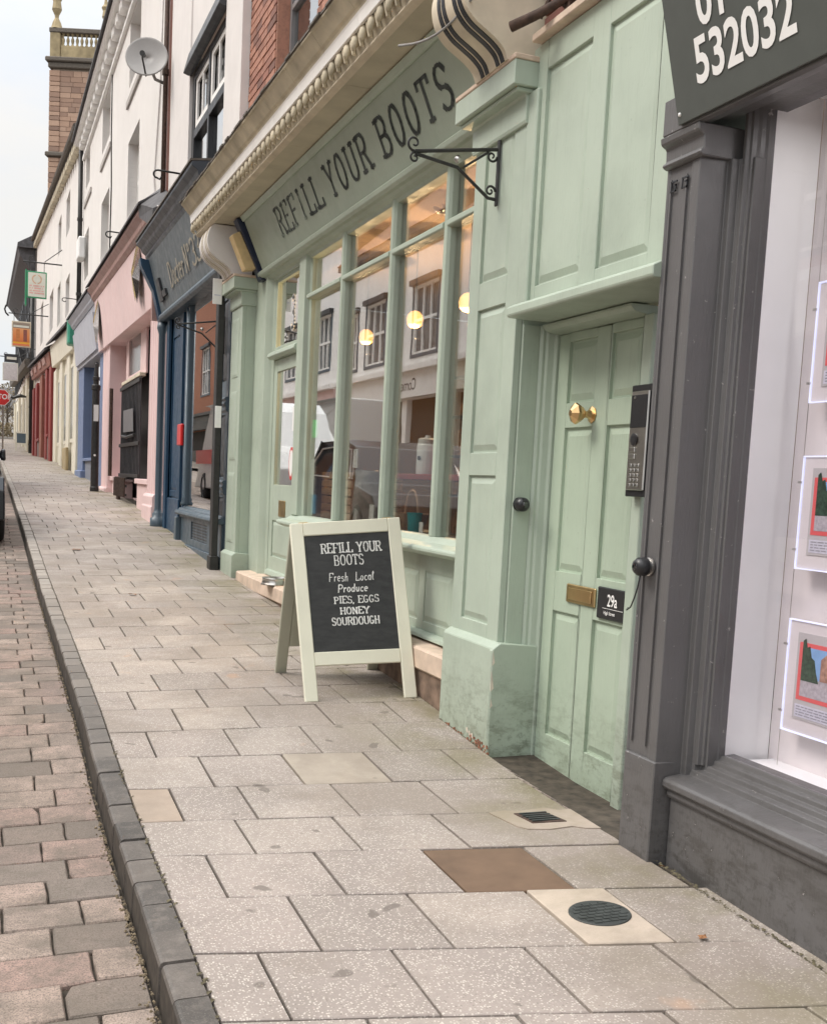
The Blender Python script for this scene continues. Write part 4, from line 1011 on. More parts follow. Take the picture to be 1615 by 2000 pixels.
for (xx, yy) in ((2.8, 5.65), (2.8, 6.88), (3.52, 5.65), (3.52, 6.88)): finish('leg', G().box(xx, xx + .04, yy, yy + .04, -.95, .049), M_darkwood, t, .003)
t_ = thing('white_canister', 'white lidded canister with a black heart mark on the table in the window', 'canister', (2.86, 7.3, .09))
finish('canister_body', G().lathe((2.86, 7.3, .0905), (0, 0, 1), [(.07, 0), (.072, .02), (.072, .20), (.066, .21), (.066, .24), (.05, .25), (.02, .25), (.018, .27)], 18), M_white_vinyl, t_, smooth=False)
finish('black_mark', G().lathe((2.79, 7.27, .20), (-.8, -.4, 0), [(.016, 0), (.014, .003)], 8), M_darkwood, t_)
t_ = thing('wicker_basket', 'shallow brown wicker basket with dark goods low in the right window pane', 'basket', (2.68, 6.95, -.3))
finish('basket_bowl', G().lathe((2.70, 7.12, -.298), (0, 0, 1), [(.07, 0), (.11, .07), (.13, .12), (.12, .12), (.09, .06), (.02, .02)], 14), M_crate, t_)
finish('handle', G().tube([(2.70, 7.12 + .12 * math.cos(q * PI / 8), -.18 + .16 * math.sin(q * PI / 8)) for q in range(9)], .008, 6), M_crate, t_)
for i, (yy, zz, hh, ww) in enumerate(((7.78, -.298, .12, .07), (7.45, -.298, .16, .10), (6.55, -.298, .08, .06), (8.0, .12, .14, .10))):
    tag(finish('price_card', G().box(2.52 + .02 * i, 2.524 + .02 * i, yy, yy + ww, zz, zz + hh), M_white_vinyl), ['small white card at the foot of the grey sack in the window', 'tall white card leaning between sack and basket in the window', 'little white card right of the teal tub in the window', 'white card propped on top of the grey sack in the window'][i], 'card', 'white cards in the shop window')
for i, (yy, col, h, r) in enumerate(((6.3, (.7, .68, .62), .2, .05), (6.5, (.55, .5, .42), .26, .045), (6.1, (.6, .2, .1), .16, .05), (5.9, (.25, .3, .15), .22, .05))):
    m = plain('jar_%s' % 'abcd'[i], col, .3, var=.05)
    tag(finish('storage_jar', G().lathe((2.95 + .06 * (i % 2), yy, .091), (0, 0, 1), [(r, 0), (r, h * .8), (r * .7, h * .88), (r * .75, h), (.01, h)], 14), m, smooth=True), ['pale cream jar on the display table in the window', 'taller stone-coloured jar on the display table in the window', 'low rust-red jar on the display table in the window', 'olive green jar on the display table near the right pilaster'][i], 'jar', 'jars on the display table')
t = thing('shelf_unit', 'dark shelving stocked with small goods at the back of the green shop', 'shelf', (5.5, 9, -.95))
for q in range(5): finish('shelf_board', G().box(5.6, 6.1, 5.6, 13.5, -.6 + q * .5, -.57 + q * .5), M_darkwood, t)
goods = G()
for q in range(4):
    yy = 5.7
    while yy < 13.3:
        w_ = random.uniform(.06, .16); h_ = random.uniform(.12, .36)
        if random.random() < .85: goods.box(5.62, 5.9, yy, yy + w_, -.569 + q * .5, -.569 + q * .5 + h_)
        yy += w_ + random.uniform(.005, .05)
M_goods = plain('packaged_goods', (.32, .22, .15), .6, var=.6, scale=9)
stuff('shelf_goods', goods, M_goods, t)
M_greenglow = emit('glowing_green_sticker', (.05, .75, .12), .35)  # printed label is no lamp; emission makes it glow
tag(finish('green_label', G().box(2.4255, 2.429, 8.60, 8.72, .35, .49), M_greenglow), 'bright green square label inside the left window pane', 'label')
tag(finish('hygiene_card', G().box(2.4255, 2.429, 8.62, 8.72, -.10, .18), M_white_vinyl), 'tall white card inside the left window pane below the green label', 'card')
tag(finish('blue_label', G().box(2.4255, 2.429, 8.55, 8.67, -.25, -.10), plain('sky_blue_print', (.05, .42, .75), .5)), 'small sky blue label low in the left window pane', 'label')

# steel dog bowl on the step
t = tag(finish('dog_bowl', G().lathe((2.24, 9.03, -.862), (0, 0, 1), [(.115, 0), (.105, .01), (.098, .045), (.104, .058), (.098, .06), (.085, .03), (.01, .022)], 24), M_steel, smooth=True), 'stainless steel dog bowl on the stone step by the green shop door', 'dog bowl')
# flood light box at the left end of the fascia
fl = thing('wall_floodlight', 'navy wedge lamp housing with a pale timber block beside the left scroll console', 'floodlight', (2.15, 10.2, 1.95))
finish('housing', G().hexa([(2.30, 10.16, 1.78), (2.36, 10.16, 1.78), (2.36, 10.30, 1.78), (2.30, 10.30, 1.78), (2.055, 10.16, 2.29), (2.12, 10.16, 2.29), (2.12, 10.30, 2.29), (2.055, 10.30, 2.29)]), plain('navy_housing', (.02, .028, .06), .4), fl, .006)
finish('timber_block', G().hexa([(2.16, 10.20, 1.86), (2.26, 10.20, 1.88), (2.26, 10.34, 1.88), (2.16, 10.34, 1.86), (2.03, 10.20, 2.15), (2.10, 10.20, 2.19), (2.10, 10.34, 2.19), (2.03, 10.34, 2.15)]), plain('pale_pine', (.62, .46, .24), .6, var=.12), fl, .005)
# wrought iron hanging-sign bracket on the right pilaster
def scroll(c, u, v, r0, turns, start, rad, g, sgn=1, n=22):
    pts = []
    for i in range(n):
        t_ = i / (n - 1); a_ = start + sgn * turns * 2 * PI * t_; r = r0 * (1 - .78 * t_)
        pts.append(Vector(c) + Vector(u) * (r * math.cos(a_)) + Vector(v) * (r * math.sin(a_)))
    g.tube(pts, [rad * (1 - .3 * i / n) for i in range(n)], 6); return g
def bracket(y, xw, ztop, ln, drop, lab, grp):
    t = thing('iron_sign_bracket', lab, 'sign bracket', (xw, y, ztop), grp)
    u = (-1, 0, 0); v = (0, 0, 1)
    finish('wall_bar', G().box(xw - .012, xw - .001, y - .012, y + .012, ztop - drop - .03, ztop + .045), M_iron, t, .004)
    sg = .16 * ln
    finish('arm', G().tube([(xw - .012, y, ztop), (xw - ln, y, ztop - sg)], .0085, 6), M_iron, t)
    pts = [(xw - .012, y, ztop - drop)]; 
    pts += [(xw - .05, y, ztop - drop + .002), (xw - ln * .5, y, ztop - drop * .48), (xw - ln, y, ztop - sg - .01)]
    finish('brace', G().tube(pts, .008, 6), M_iron, t)
    finish('strut', G().tube([(xw - .06, y, ztop - .02), (xw - ln * .42, y, ztop - drop * .45)], .006, 6), M_iron, t)
    finish('scroll', scroll((xw - ln - .005, y, ztop - sg + .035), u, v, .035, 1.1, -PI / 2, .006, G(), 1), M_iron, t, smooth=True)
    finish('scroll', scroll((xw - ln - .0, y, ztop - sg - .028), u, v, .024, 1.1, PI / 2, .006, G(), -1), M_iron, t, smooth=True)
    finish('scroll', scroll((xw - .04, y, ztop - .035), u, v, .026, 1.2, PI, .006, G(), 1), M_iron, t, smooth=True)
    finish('scroll', scroll((xw - .04, y, ztop - drop + .035), u, v, .026, 1.2, PI, .006, G(), -1), M_iron, t, smooth=True)
    finish('finial', G().lathe((xw - ln * .5, y, ztop - drop * .40), (0, 0, 1), [(.004, 0), (.016, .01), (.018, .02), (.008, .034)], 10), M_steel, t, smooth=True)
bracket(4.93, 2.219, 1.575, .42, .225, 'black wrought iron scroll bracket without a sign on the right green pilaster', 'empty iron sign brackets')
# cable and rusty bracket above the right capital
tag(finish('overhead_cable', G().tube([(1.86 + .08 * t_ + 0, 5.4 - 1.0 * t_, 2.13 - .10 * math.sin(PI * t_) + .03 * t_) for t_ in [i / 12 for i in range(13)]] + [(2.14, 4.1, 2.30), (2.2, 3.7, 2.5)], .006, 6), plain('grey_cable', (.25, .24, .23), .6), smooth=True), 'thin grey cable looping in front of the cream and black scroll', 'cable')
t = thing('rusty_iron_arm', 'rusty black iron arm on the dark brick above the green capital', 'iron arm', (2.25, 4.45, 2.0))
finish('arm', G().tube([(2.06, 4.54, 1.955), (2.14, 4.45, 1.99), (2.25, 4.30, 2.05)], [.022, .02, .016], 8), M_ironrust, t, smooth=True)
finish('strut', G().tube([(2.25, 4.40, 2.02), (2.19, 4.43, 2.07), (2.16, 4.47, 1.985)], .012, 6), M_ironrust, t)
finish('wall_plate', G().box(2.22, 2.248, 4.33, 4.37, 1.98, 2.14), M_ironrust, t, .003)

# ================================================================== CHARCOAL SHOP (right edge)
gs = thing('charcoal_shop_building', 'charcoal painted shop with phone number sign and bright display window', 'shop building', (2.3, 1.5, -1.28))
XP = 2.16
g = G()
pp = [(XP, 3.405), (XP, 3.395), (XP + .006, 3.39), (XP + .006, 3.265), (XP, 3.26), (XP, 3.215), (XP + .10, 3.205), (XP + .10, 3.18), (XP + .125, 3.175), (XP + .125, 3.165), (XP + .15, 3.16), (XP + .15, 3.13), (2.42, 3.13), (2.42, 3.43), (XP + .2, 3.43), (XP + .012, 3.41)]
g.prismv(pp, -1.30, 1.115); gp = finish('pilaster', g, M_grey, gs, .0025)
g = G(); g.box(XP - .008, XP + .1, 3.2075, 3.40, -1.30, -.90); finish('pilaster_base', g, M_grey, gs, .004)
g = G(); g.prism([(XP - .004, 1.112), (XP - .018, 1.118), (XP - .02, 1.128), (XP - .006, 1.136), (XP - .008, 1.178), (XP - .03, 1.19), (XP - .034, 1.214), (2.42, 1.214), (2.42, 1.112)], 3.19, 3.412); finish('pilaster_capital', g, M_grey, gs, .004)
# panel beads and Greek key notches
for yy in (3.375, 3.285): finish('panel_bead', G().box(XP - .003, XP + .002, yy - .004, yy + .004, -.86, 1.075), M_grey, gs)
for (yc) in (3.355, 3.29):
    g = G(); s = .018; t_ = .005
    for (a0, b0, a1, b1) in ((-s, s - t_, s, s), (-s, -s, -s + t_, s), (-s, -s, s * .7, -s + t_), (s * .7 - t_, -s, s * .7, s * .3), (-s * .2, s * .3 - t_, s * .7, s * .3)):
        g.box(XP - .0045, XP - .0005, yc - a1, yc - a0, 1.05 + b0, 1.05 + b1)
    finish('key_ornament', g, M_darkwood, gs)
# window frame mouldings: jamb, head, sill
g = G(); g.prismv([(2.285, 3.165), (2.285, 3.15), (2.30, 3.147), (2.30, 3.14), (2.318, 3.138), (2.33, 3.134), (2.345, 3.132), (2.355, 3.128), (2.40, 3.127), (2.42, 3.165)], -.90, 1.30); finish('window_jamb', g, M_grey, gs, .002)
g = G(); g.prism([(2.128, 1.216), (2.145, 1.212), (2.20, 1.228), (2.21, 1.242), (2.29, 1.252), (2.30, 1.268), (2.42, 1.268), (2.42, 1.33), (2.128, 1.33)], -1.2, 3.40); finish('window_head', g, M_grey, gs, .002)
g = G(); g.prism([(2.198, -.992), (2.42, -.992), (2.42, -.86), (2.366, -.864), (2.360, -.878), (2.340, -.881), (2.336, -.897), (2.314, -.90), (2.309, -.917), (2.283, -.921), (2.277, -.940), (2.215, -.948), (2.196, -.952), (2.187, -.962), (2.187, -.980)], -1.2, 3.205); finish('window_sill', g, M_grey, gs, .002)
g = G(); g.prism([(2.212, -1.022), (2.42, -1.022), (2.42, -.9925), (2.207, -.9925), (2.205, -1.01)], -1.2, 3.20); finish('sill_apron', g, M_grey, gs, .002)
g = G(); g.box(2.222, 2.42, -1.2, 3.20, -1.34, -1.0225); finish('stall_riser', g, M_grey, gs, .003)
finish('pane', G().box(2.372, 2.378, -1.0, 3.126, -.862, 1.268), M_glass_clear, gs)
# upper wall behind the sign
finish('upper_wall', G().box(2.30, 2.9, -1.2, 3.395, 1.9, 6), M_brick_dark, gs)
# tilted sign panel with number
SO = Vector((2.115, 3.29, 1.222)); SV = Vector((-.25063, 0, .96808)); SU = Vector((0, -1, 0)); SN = SU.cross(SV)
if SN.x > 0: SN = -SN
sf = lambda u, v, n=.002: tuple(SO + SU * u + SV * v + SN * n)
sign = thing('phone_number_sign', 'dark grey shop sign panel with big white digits 532032 at the top right', 'shop sign', tuple(SO))
finish('panel', G().hexa([sf(0, 0, -.02), sf(4.0, 0, -.02), sf(4.0, 0, 0), sf(0, 0, 0), sf(0, .75, -.02), sf(4.0, .75, -.02), sf(4.0, .75, 0), sf(0, .75, 0)]), M_greysign, sign, .002)
finish('sign_return', G().hexa([sf(0, .002, -.20), sf(.012, .002, -.20), sf(.012, .002, -.021), sf(0, .002, -.021), sf(0, .75, -.35), sf(.012, .75, -.35), sf(.012, .75, -.021), sf(0, .75, -.021)]), M_greysign, sign)
for txt, u0_, v0_ in (('532032', .128, .092), ('01', .172, .248)):
    for q, ch in enumerate(txt): finish('digit', fonttext(ch, lambda u, v: sf(u, v, .0025), u0_ + q * .079, v0_, .128, .86, .022), M_white_vinyl, sign)
finish('screw_cap', G().lathe(sf(.018, .03, 0), tuple(SN), [(.007, 0), (.006, .004), (.002, .006)], 10), M_white_vinyl, sign, smooth=True)
# display window interior: white side lining, back, floor, lit property cards
M_lining = plain('white_display_lining', (.86, .86, .84), .6, var=.02, bmp=0)
M_liningback = plain('display_back_panel', (.76, .715, .70), .6, var=.03, bmp=0)
g = G(); g.box(2.379, 2.56, 3.127, 3.15, -.90, 1.33); finish('side_lining', g, M_lining, gs)
g = G(); g.box(2.561, 2.60, -1.0, 3.125, -.90, 1.33); finish('back_panel', g, M_liningback, gs)
g = G(); g.box(2.379, 2.56, -1.0, 3.0995, -.90, -.875); finish('window_bed', g, M_lining, gs)
M_cardred = plain('red_card_border', (.75, .13, .13), .4, var=.02, bmp=0)
M_cardgrey = plain('acrylic_pocket', (.52, .50, .50), .25, var=.03, bmp=0)
M_cardsky = plain('photo_sky', (.25, .45, .75), .4, var=.25, scale=8, bmp=0); M_cardroof = plain('photo_house', (.38, .22, .16), .4, var=.4, scale=60, bmp=0)
M_cardroad = plain('photo_drive', (.45, .42, .45), .4, var=.2, scale=90, bmp=0); M_cardtree = plain('photo_tree', (.035, .07, .045), .4, var=.5, scale=80, bmp=0)
M_cardtext = plain('photo_caption', (.60, .60, .68), .4, var=.1, scale=60, bmp=0)
labs = ['lit red-bordered property card highest in the display window column', 'lit red-bordered property card in the middle of the display window column', 'lit red-bordered property card lowest in the display window column']
for i, (zb, zt_) in enumerate(((.335, .72), (-.205, .165), (-.745, -.37))):
    for j, y1 in enumerate((3.0, 2.56)):
        y0 = y1 - .38; xx = 2.50
        t = thing('property_display_card', labs[i] if j == 0 else labs[i].replace('display window column', 'second column, beyond the frame edge'), 'display card', (xx, y0, zb), 'lit property cards')
        for (a0, a1, b0, b1) in ((y0, y1, zt_ - .0038, zt_), (y0, y1, zb, zb + .0038), (y0, y0 + .0038, zb + .0051, zt_ - .0051), (y1 - .0038, y1, zb + .0051, zt_ - .0051)):
            finish('led_strip', G().box(xx - .004, xx + .008, a0, a1, b0, b1), M_led, t)
        finish('acrylic_pocket', G().box(xx + .001, xx + .006, y0 + .0055, y1 - .0055, zb + .0055, zt_ - .0055), plain('clear_acrylic', (.72, .68, .68), .3, var=.02, bmp=0) if (i, j) == (0, 0) else bpy.data.materials['clear_acrylic'], t)
        iy0, iy1, iz0, iz1 = y0 + .05, y1 - .05, zb + .05, zt_ - .04
        cd = finish('printed_sheet', G().box(xx - .002, xx + .0005, iy0, iy1, iz0, iz1), M_cardgrey, t)
        rz0, rz1 = iz0 + .065, iz1 - .03
        finish('red_border', G().box(xx - .003, xx - .0021, iy0 + .0, iy1 - .012, rz0, rz1), M_cardred, cd)
        pz0, pz1 = rz0 + .014, rz1 - .014; py0, py1 = iy0 + .01, iy1 - .028; hz = pz0 + (pz1 - pz0) * .38
        finish('photo_sky', G().box(xx - .0038, xx - .0031, py0, py1, hz, pz1), M_cardsky, cd)
        finish('photo_drive', G().box(xx - .0038, xx - .0031, py0, py1, pz0, hz - .0003), M_cardroad, cd)
        g = G(); g.prismx([(py0 + .02, hz), (py1 - .09, hz), (py1 - .09, hz + .07), (py1 - .14, hz + .11), (py0 + .03, hz + .08)], xx - .0046, xx - .0039); finish('photo_house', g, M_cardroof, cd)
        g = G(); g.prismx([(py1 - .085, hz - .01), (py1 - .001, hz - .01), (py1 - .001, hz + .12), (py1 - .012, hz + .128), (py1 - .022, hz + .10), (py1 - .034, hz + .105), (py1 - .045, hz + .07), (py1 - .06, hz + .062), (py1 - .07, hz + .025)], xx - .0046, xx - .0039); finish('photo_tree', g, M_cardtree, cd)
        finish('caption', G().box(xx - .003, xx - .0021, iy0 + .01, iy1 - .01, iz0 + .008, iz0 + .05), M_cardtext, cd)
        tl = G()
        for q in range(4):
            yy_ = iy1 - .018
            while yy_ > iy0 + .04: w_ = random.uniform(.008, .03); tl.box(xx - .0036, xx - .0031, yy_ - w_, yy_, iz0 + .014 + q * .009, iz0 + .0175 + q * .009); yy_ -= w_ + .005
        stuff('caption_text', tl, bpy.data.materials.get('caption_ink') or plain('caption_ink', (.30, .30, .34), .6), cd)
        for zz in (zb + .06, zt_ - .09): finish('cable_grip', G().box(xx - .008, xx + .01, y1 - .003, y1 + .014, zz, zz + .008), M_steel, t, .001)
finish('hanging_wire', G().tube([(2.50, 3.003, 1.2), (2.50, 3.003, -.87)], .0013, 5), M_steel, gs)
wl = bpy.data.lights.new('display_downlight', 'AREA'); wl.energy = 7; wl.size = .5; wl.shape = 'RECTANGLE'; wl.size = .1; wl.size_y = 3.0; wl.color = (1, .985, .96)
wlo = bpy.data.objects.new('display_downlight', wl); C.objects.link(wlo); wlo.location = (2.46, 1.4, 1.25)
finish('display_ceiling', G().box(2.379, 2.60, -1.0, 3.125, 1.331, 1.35), M_lining, gs)

# ================================================================== SLATE/NAVY SHOP "Docter No 33"
ds = thing('navy_shopfront_building', 'slate grey and navy shop lettered Docter N°33 under a white rendered wall', 'shop building', (2.3, 13.4, -.8))
# stall riser and sill of its window
g = G(); hs = [(11.9, 12.9, -.72, -.52)]
frame_x(g, 2.20, 2.22, 11.12, 13.72, -.98, -.47, hs); g.box(2.2205, 2.40, 11.12, 13.72, -.98, -.47); o = finish('stall_riser', g, M_slate, ds, .004)
g = G(); frame_x(g, 2.215, 2.219, 11.9, 12.9, -.72, -.52, []); finish('vent_grille', g, M_darkwood, ds)
for q in range(6): finish('vent_slat', G().box(2.209, 2.2145, 11.92, 12.88, -.71 + q * .032, -.698 + q * .032), M_slate, ds)
g = G(); g.box(2.175, 2.199, 11.12, 13.74, -.98, -.80); finish('plinth_board', g, M_slate, ds, .004)
g = G(); g.prism([(2.14, -.45), (2.16, -.469), (2.40, -.469), (2.40, -.36), (2.26, -.365), (2.24, -.385), (2.20, -.39), (2.19, -.41), (2.15, -.42)], 11.10, 13.76); finish('window_sill', g, M_slate, ds, .004)
g = G(); g.box(2.14, 2.2, 13.62, 13.76, -.80, -.50); finish('riser_block', g, M_slate, ds, .008)
finish('pane', G().box(2.27, 2.276, 11.6, 13.62, -.36, 2.0), M_glass_dark, ds)
finish('window_backing', G().box(3.4, 3.45, 11.12, 13.7, -.9, 2.0), M_darkint, ds)
g = G(); g.prismv([(2.24, 13.62), (2.235, 13.66), (2.25, 13.70), (2.30, 13.70), (2.30, 13.62)], -.36, 2.05); finish('window_post', g, M_slate, ds, .006)
g = G(); g.lathe((2.24, 13.66, -.36), (0, 0, 1), [(.04, 0), (.045, .03), (.03, .05), (.035, .07), (.022, .10), (.022, 2.3)], 12); finish('turned_colonnette', g, M_slate, ds, smooth=True)
# right-hand pilaster, slate, with dark sunk panels
g = G(); hs = [(11.20, 11.45, .95, 1.75), (11.20, 11.45, .0, .62), (11.20, 11.45, -.6, -.2)]
frame_x(g, 2.22, 2.24, 11.08, 11.58, -.95, 2.02, hs); g.box(2.2405, 2.40, 11.08, 11.58, -.95, 2.02); finish('pilaster', g, M_slate, ds, .003)
for h in hs: sunkpanel(ds, 2.22, *h, M_darkwood)
for zz in (.66, -.16): 
    g = G(); g.prism([(2.20, zz), (2.22, zz - .02), (2.3, zz - .02), (2.3, zz + .14), (2.20, zz + .13), (2.185, zz + .11), (2.20, zz + .09), (2.185, zz + .06), (2.20, zz + .03)], 11.10, 11.56); finish('pilaster_collar', g, M_slate, ds, .003)
# recessed navy doorway
g = G(); g.box(2.24, 3.3, 15.02, 15.1, -.78, 2.12); g.box(2.24, 3.0, 13.80, 13.86, -.80, 2.1); finish('recess_side', g, M_navy, ds, .004)
g = G(); frame_x(g, 2.26, 2.30, 14.20, 15.02, -.76, 2.08, [(14.42, 14.95, -.20, 1.75), (14.42, 14.95, -.62, -.28)]); g.box(2.3005, 2.34, 14.20, 15.02, -.76, 2.08); nd = finish('door_leaf', g, M_navy, ds, .004)
sunkpanel(nd, 2.26, 14.42, 14.95, -.20, 1.75, M_navy); sunkpanel(nd, 2.26, 14.42, 14.95, -.62, -.28, M_navy)
g = G(); g.box(2.235, 2.26, 14.10, 15.02, -.77, -.30); finish('kick_board', g, M_navy, ds, .006)
finish('door_frame', G().prismv([(2.21, 15.02), (2.21, 15.2), (2.28, 15.2), (2.28, 15.02)], -.78, 2.08), M_navy, ds, .004)
finish('doorway_lining', G().box(2.30, 2.33, 13.7, 14.2, -.80, 2.1), M_darkint, ds)
finish('door_sill', G().box(2.18, 2.34, 13.76, 15.02, -.82, -.775), M_step, ds, .006)
finish('cast_column', G().lathe((2.17, 15.36, -.76), (0, 0, 1), [(.10, 0), (.10, .17), (.07, .18), (.075, .23), (.055, .25), (.045, .3), (.045, 2.6), (.07, 2.68), (.06, 2.75)], 14), M_slate, ds, smooth=True)
tag(finish('red_post_box', G().box(2.195, 2.235, 13.78, 14.06, .36, .62), M_red_gloss, bevel=.01), 'small bright red box fixed on the navy doorway', 'post box')
# fascia, tilted, with lettering; cornice; scroll bracket at the left end
DO = Vector((2.16, 15.35, 2.08)); DV = Vector((-.26, 0, .9656)); DU = Vector((0, -1, 0)); DN = Vector((-.9656, 0, -.26))
df = lambda u, v, n=.002: tuple(DO + DU * u + DV * v + DN * n)
g = G(); g.hexa([df(0, 0, -.04), df(4.1, 0, -.04), df(4.1, 0, 0), df(0, 0, 0), df(0, .74, -.04), df(4.1, .74, -.04), df(4.1, .74, 0), df(0, .74, 0)]); dfb = finish('fascia_board', g, paint('light_slate_paint', (.12, .142, .155), .45, .1), ds, .002)
M_doclet = plain('dull_brass_lettering', (.42, .375, .29), .5)
for txt, ua, ub in (('Docter', 1.19, 2.22), ('N', 2.30, 2.52), ('°33', 2.56, 3.30)):
    uu_ = ua; tot = sum(CAP['o.' if c_ == '°' else c_][0] for c_ in txt); kx = (ub - ua - .018 * (len(txt) - 1)) / tot
    for c_ in txt:
        w_ = CAP['o.' if c_ == '°' else c_][0]
        g = G(); letters(g, c_, lambda u, v: df(u, v, .014), uu_, .20, .27, .040 if c_ in '33' else .036, serif=.08, wscale=kx / .27, slant=.10); finish('letter', g, M_doclet, dfb); uu_ += w_ * kx + .018
for (u0, u1, v0, v1) in ((.30, .52, .14, .42), (.55, .80, .17, .25), (3.42, 3.62, .30, .62)):
    finish('sign_clip', G().hexa([df(u0, v0, .001), df(u1, v0, .001), df(u1, v0, .03), df(u0, v0, .03), df(u0, v1, .001), df(u1, v1, .001), df(u1, v1, .03), df(u0, v1, .03)]), M_darkwood, dfb, .003)
g = G(); g.prism([(2.12, 2.02), (2.11, 2.05), (2.13, 2.09), (2.17, 2.09), (2.40, 2.09), (2.40, 2.0), (2.16, 2.0)], 11.06, 15.38); finish('fascia_bottom_moulding', g, M_slate, ds, .004)
g = G(); g.prism([(1.99, 2.79), (1.95, 2.83), (1.95, 2.86), (1.90, 2.90), (1.89, 2.94), (1.83, 2.98), (1.83, 3.02), (2.30, 3.08), (2.30, 2.79)], 11.27, 15.55); finish('cornice', g, M_navyblack, ds, .004)
g = G(); g.prism([(1.815, 3.021), (2.30, 3.081), (2.30, 3.11), (1.815, 3.04)], 11.27, 15.56); finish('lead_capping', g, M_lead, ds)
g = G(); g.prism([(2.28, 2.0), (2.20, 1.93), (2.13, 2.02), (2.09, 2.2), (2.04, 2.40), (1.96, 2.55), (1.88, 2.70), (1.86, 2.80), (1.93, 2.785), (2.30, 2.785)], 15.36, 15.55); finish('scroll_console', g, M_navy, ds, .006)
# white rendered wall with the tall black sash window
finish('rendered_wall', G().box(2.22, 2.9, 10.985, 11.80, 3.05, 7), M_whiteplaster, ds, .003)
finish('rendered_wall', G().box(2.22, 2.9, 13.98, 15.50, 3.05, 7), M_whiteplaster, ds, .003)
finish('rendered_wall', G().box(2.24, 2.9, 11.8005, 13.9795, 4.95, 7), M_whiteplaster, ds)
finish('window_hood', G().prism([(2.14, 4.72), (2.20, 4.70), (2.24, 4.70), (2.24, 4.95), (2.20, 4.95)], 11.803, 13.977), M_darkwood, ds, .004)
tw = finish('window_frame', frame_x(G(), 2.26, 2.34, 11.802, 13.978, 3.06, 4.70, [(11.95, 12.86, 3.10, 3.95), (12.94, 13.82, 3.10, 3.95), (11.95, 12.86, 4.05, 4.62), (12.94, 13.82, 4.05, 4.62)]), M_darkwood, ds, .004)
for (y0, y1) in ((11.95, 12.86), (12.94, 13.82)):
    finish('upper_sash', frame_x(G(), 2.275, 2.30, y0, y1, 4.04, 4.63, [(y0 + .09, (y0 + y1) / 2 - .02, 4.13, 4.56), ((y0 + y1) / 2 + .02, y1 - .09, 4.13, 4.56)]), M_cornwhite, tw, .003)
    finish('pane', G().box(2.31, 2.316, y0, y1, 3.1, 4.62), M_glass_dark, tw)
    finish('meeting_rail', G().box(2.265, 2.275, y0, y1, 3.96, 4.035), M_cornwhite, tw)
finish('window_curtain', G().box(2.36, 2.38, 11.802, 13.978, 3.06, 4.9), plain('dim_blind', (.10, .105, .11), .9, var=.5, scale=2.2), ds)
# narrow strip of old brick and a rain pipe between the white houses
finish('party_wall_strip', G().box(2.21, 2.3, 15.505, 15.66, 3.0, 7), M_brick_dark, ds)
tag(finish('alarm_box', G().box(2.10, 2.21, 14.9, 15.15, 2.98, 3.30), M_white_vinyl, bevel=.01), 'pale box on the white wall just above the navy cornice', 'alarm box')
# thin iron hook brackets
def hook(y, z, xw, ln, lab):
    t = thing('iron_hook_bracket', lab, 'hook', (xw, y, z))
    pts = [(xw, y, z), (xw - ln, y, z + .01)] + [(xw - ln - .05 * math.sin(q * PI / 5), y, z - .035 + .045 * math.cos(q * PI / 5)) for q in range(1, 6)] + [(xw - ln + .02, y, z - .09), (xw - ln + .04, y, z - .06)]
    finish('hook', G().tube(pts, .011, 6), M_iron, t, smooth=True)
    finish('fixing', G().lathe((xw, y, z), (-1, 0, 0), [(.03, -.001), (.025, .02)], 8), M_iron, t)
hook(13.4, 3.42, 2.22, .42, 'thin iron hook arm sticking out beside the tall black sash window')
hook(18.6, 3.72, 2.17, .40, 'thin iron hook arm above the pink shop roof')
hook(30.3, 4.3, 2.17, .35, 'thin iron hook arm beside the black downpipe on the white wall')
bracket(11.35, 2.219, 1.55, .46, .30, 'empty black iron bracket behind the black post by the slate shop window', 'empty iron sign brackets')

# black post with white plates in front of the slate shop
t = thing('black_sign_post', 'tall square black post with two white plates left of the green shop', 'post', (2.14, 11.15, -.93))
finish('shaft', G().box(2.095, 2.155, 11.06, 11.20, -.95, 2.08), M_iron, t, .006)
finish('foot_collar', G().box(2.08, 2.17, 11.045, 11.215, -.95, -.78), M_iron, t, .008)
pl_ = finish('upper_plate', G().box(2.03, 2.12, 11.045, 11.052, 1.66, 1.90), M_white_vinyl, t, .002)
finish('faint_lines', G().box(2.045, 2.105, 11.043, 11.0445, 1.74, 1.75), M_cardtext, pl_)
finish('lower_plate', G().box(2.088, 2.15, 11.048, 11.059, .48, .69), M_white_vinyl, t, .002)

# ================================================================== PINK SHOP and its white house above
ps = thing('pink_shopfront_building', 'pale pink shop with fluted pilasters and gold leaf ornaments', 'shop building', (2.3, 20, -.4))
def fluted(y0, y1, zb, zt_, zc, xf=2.2, mat=M_pink):
    prof = [(2.5, y1), (2.5, y0), (xf, y0)]; n = 4; w_ = (y1 - y0) / n
    for i in range(n):
        ya = y0 + i * w_; prof += [(xf, ya + w_ * .3), (xf + .02, ya + w_ * .42), (xf + .02, ya + w_ * .78), (xf, ya + w_ * .9)]
    prof.append((xf, y1)); finish('fluted_pilaster', G().prismv(prof, zt_, zc), mat, ps, .003)
    finish('pilaster_base', G().prism([(xf - .05, zb), (2.5, zb), (2.5, zt_ - .001), (xf - .02, zt_ - .001), (xf - .05, zt_ - .04), (xf - .05, zt_ - .16), (xf - .065, zt_ - .18), (xf - .065, zb)], y0 - .04, y1 + .05), mat, ps, .006)
fluted(15.85, 16.75, -.86, -.28, 2.35)
fluted(22.45, 23.75, -.5, -.30, 2.45)
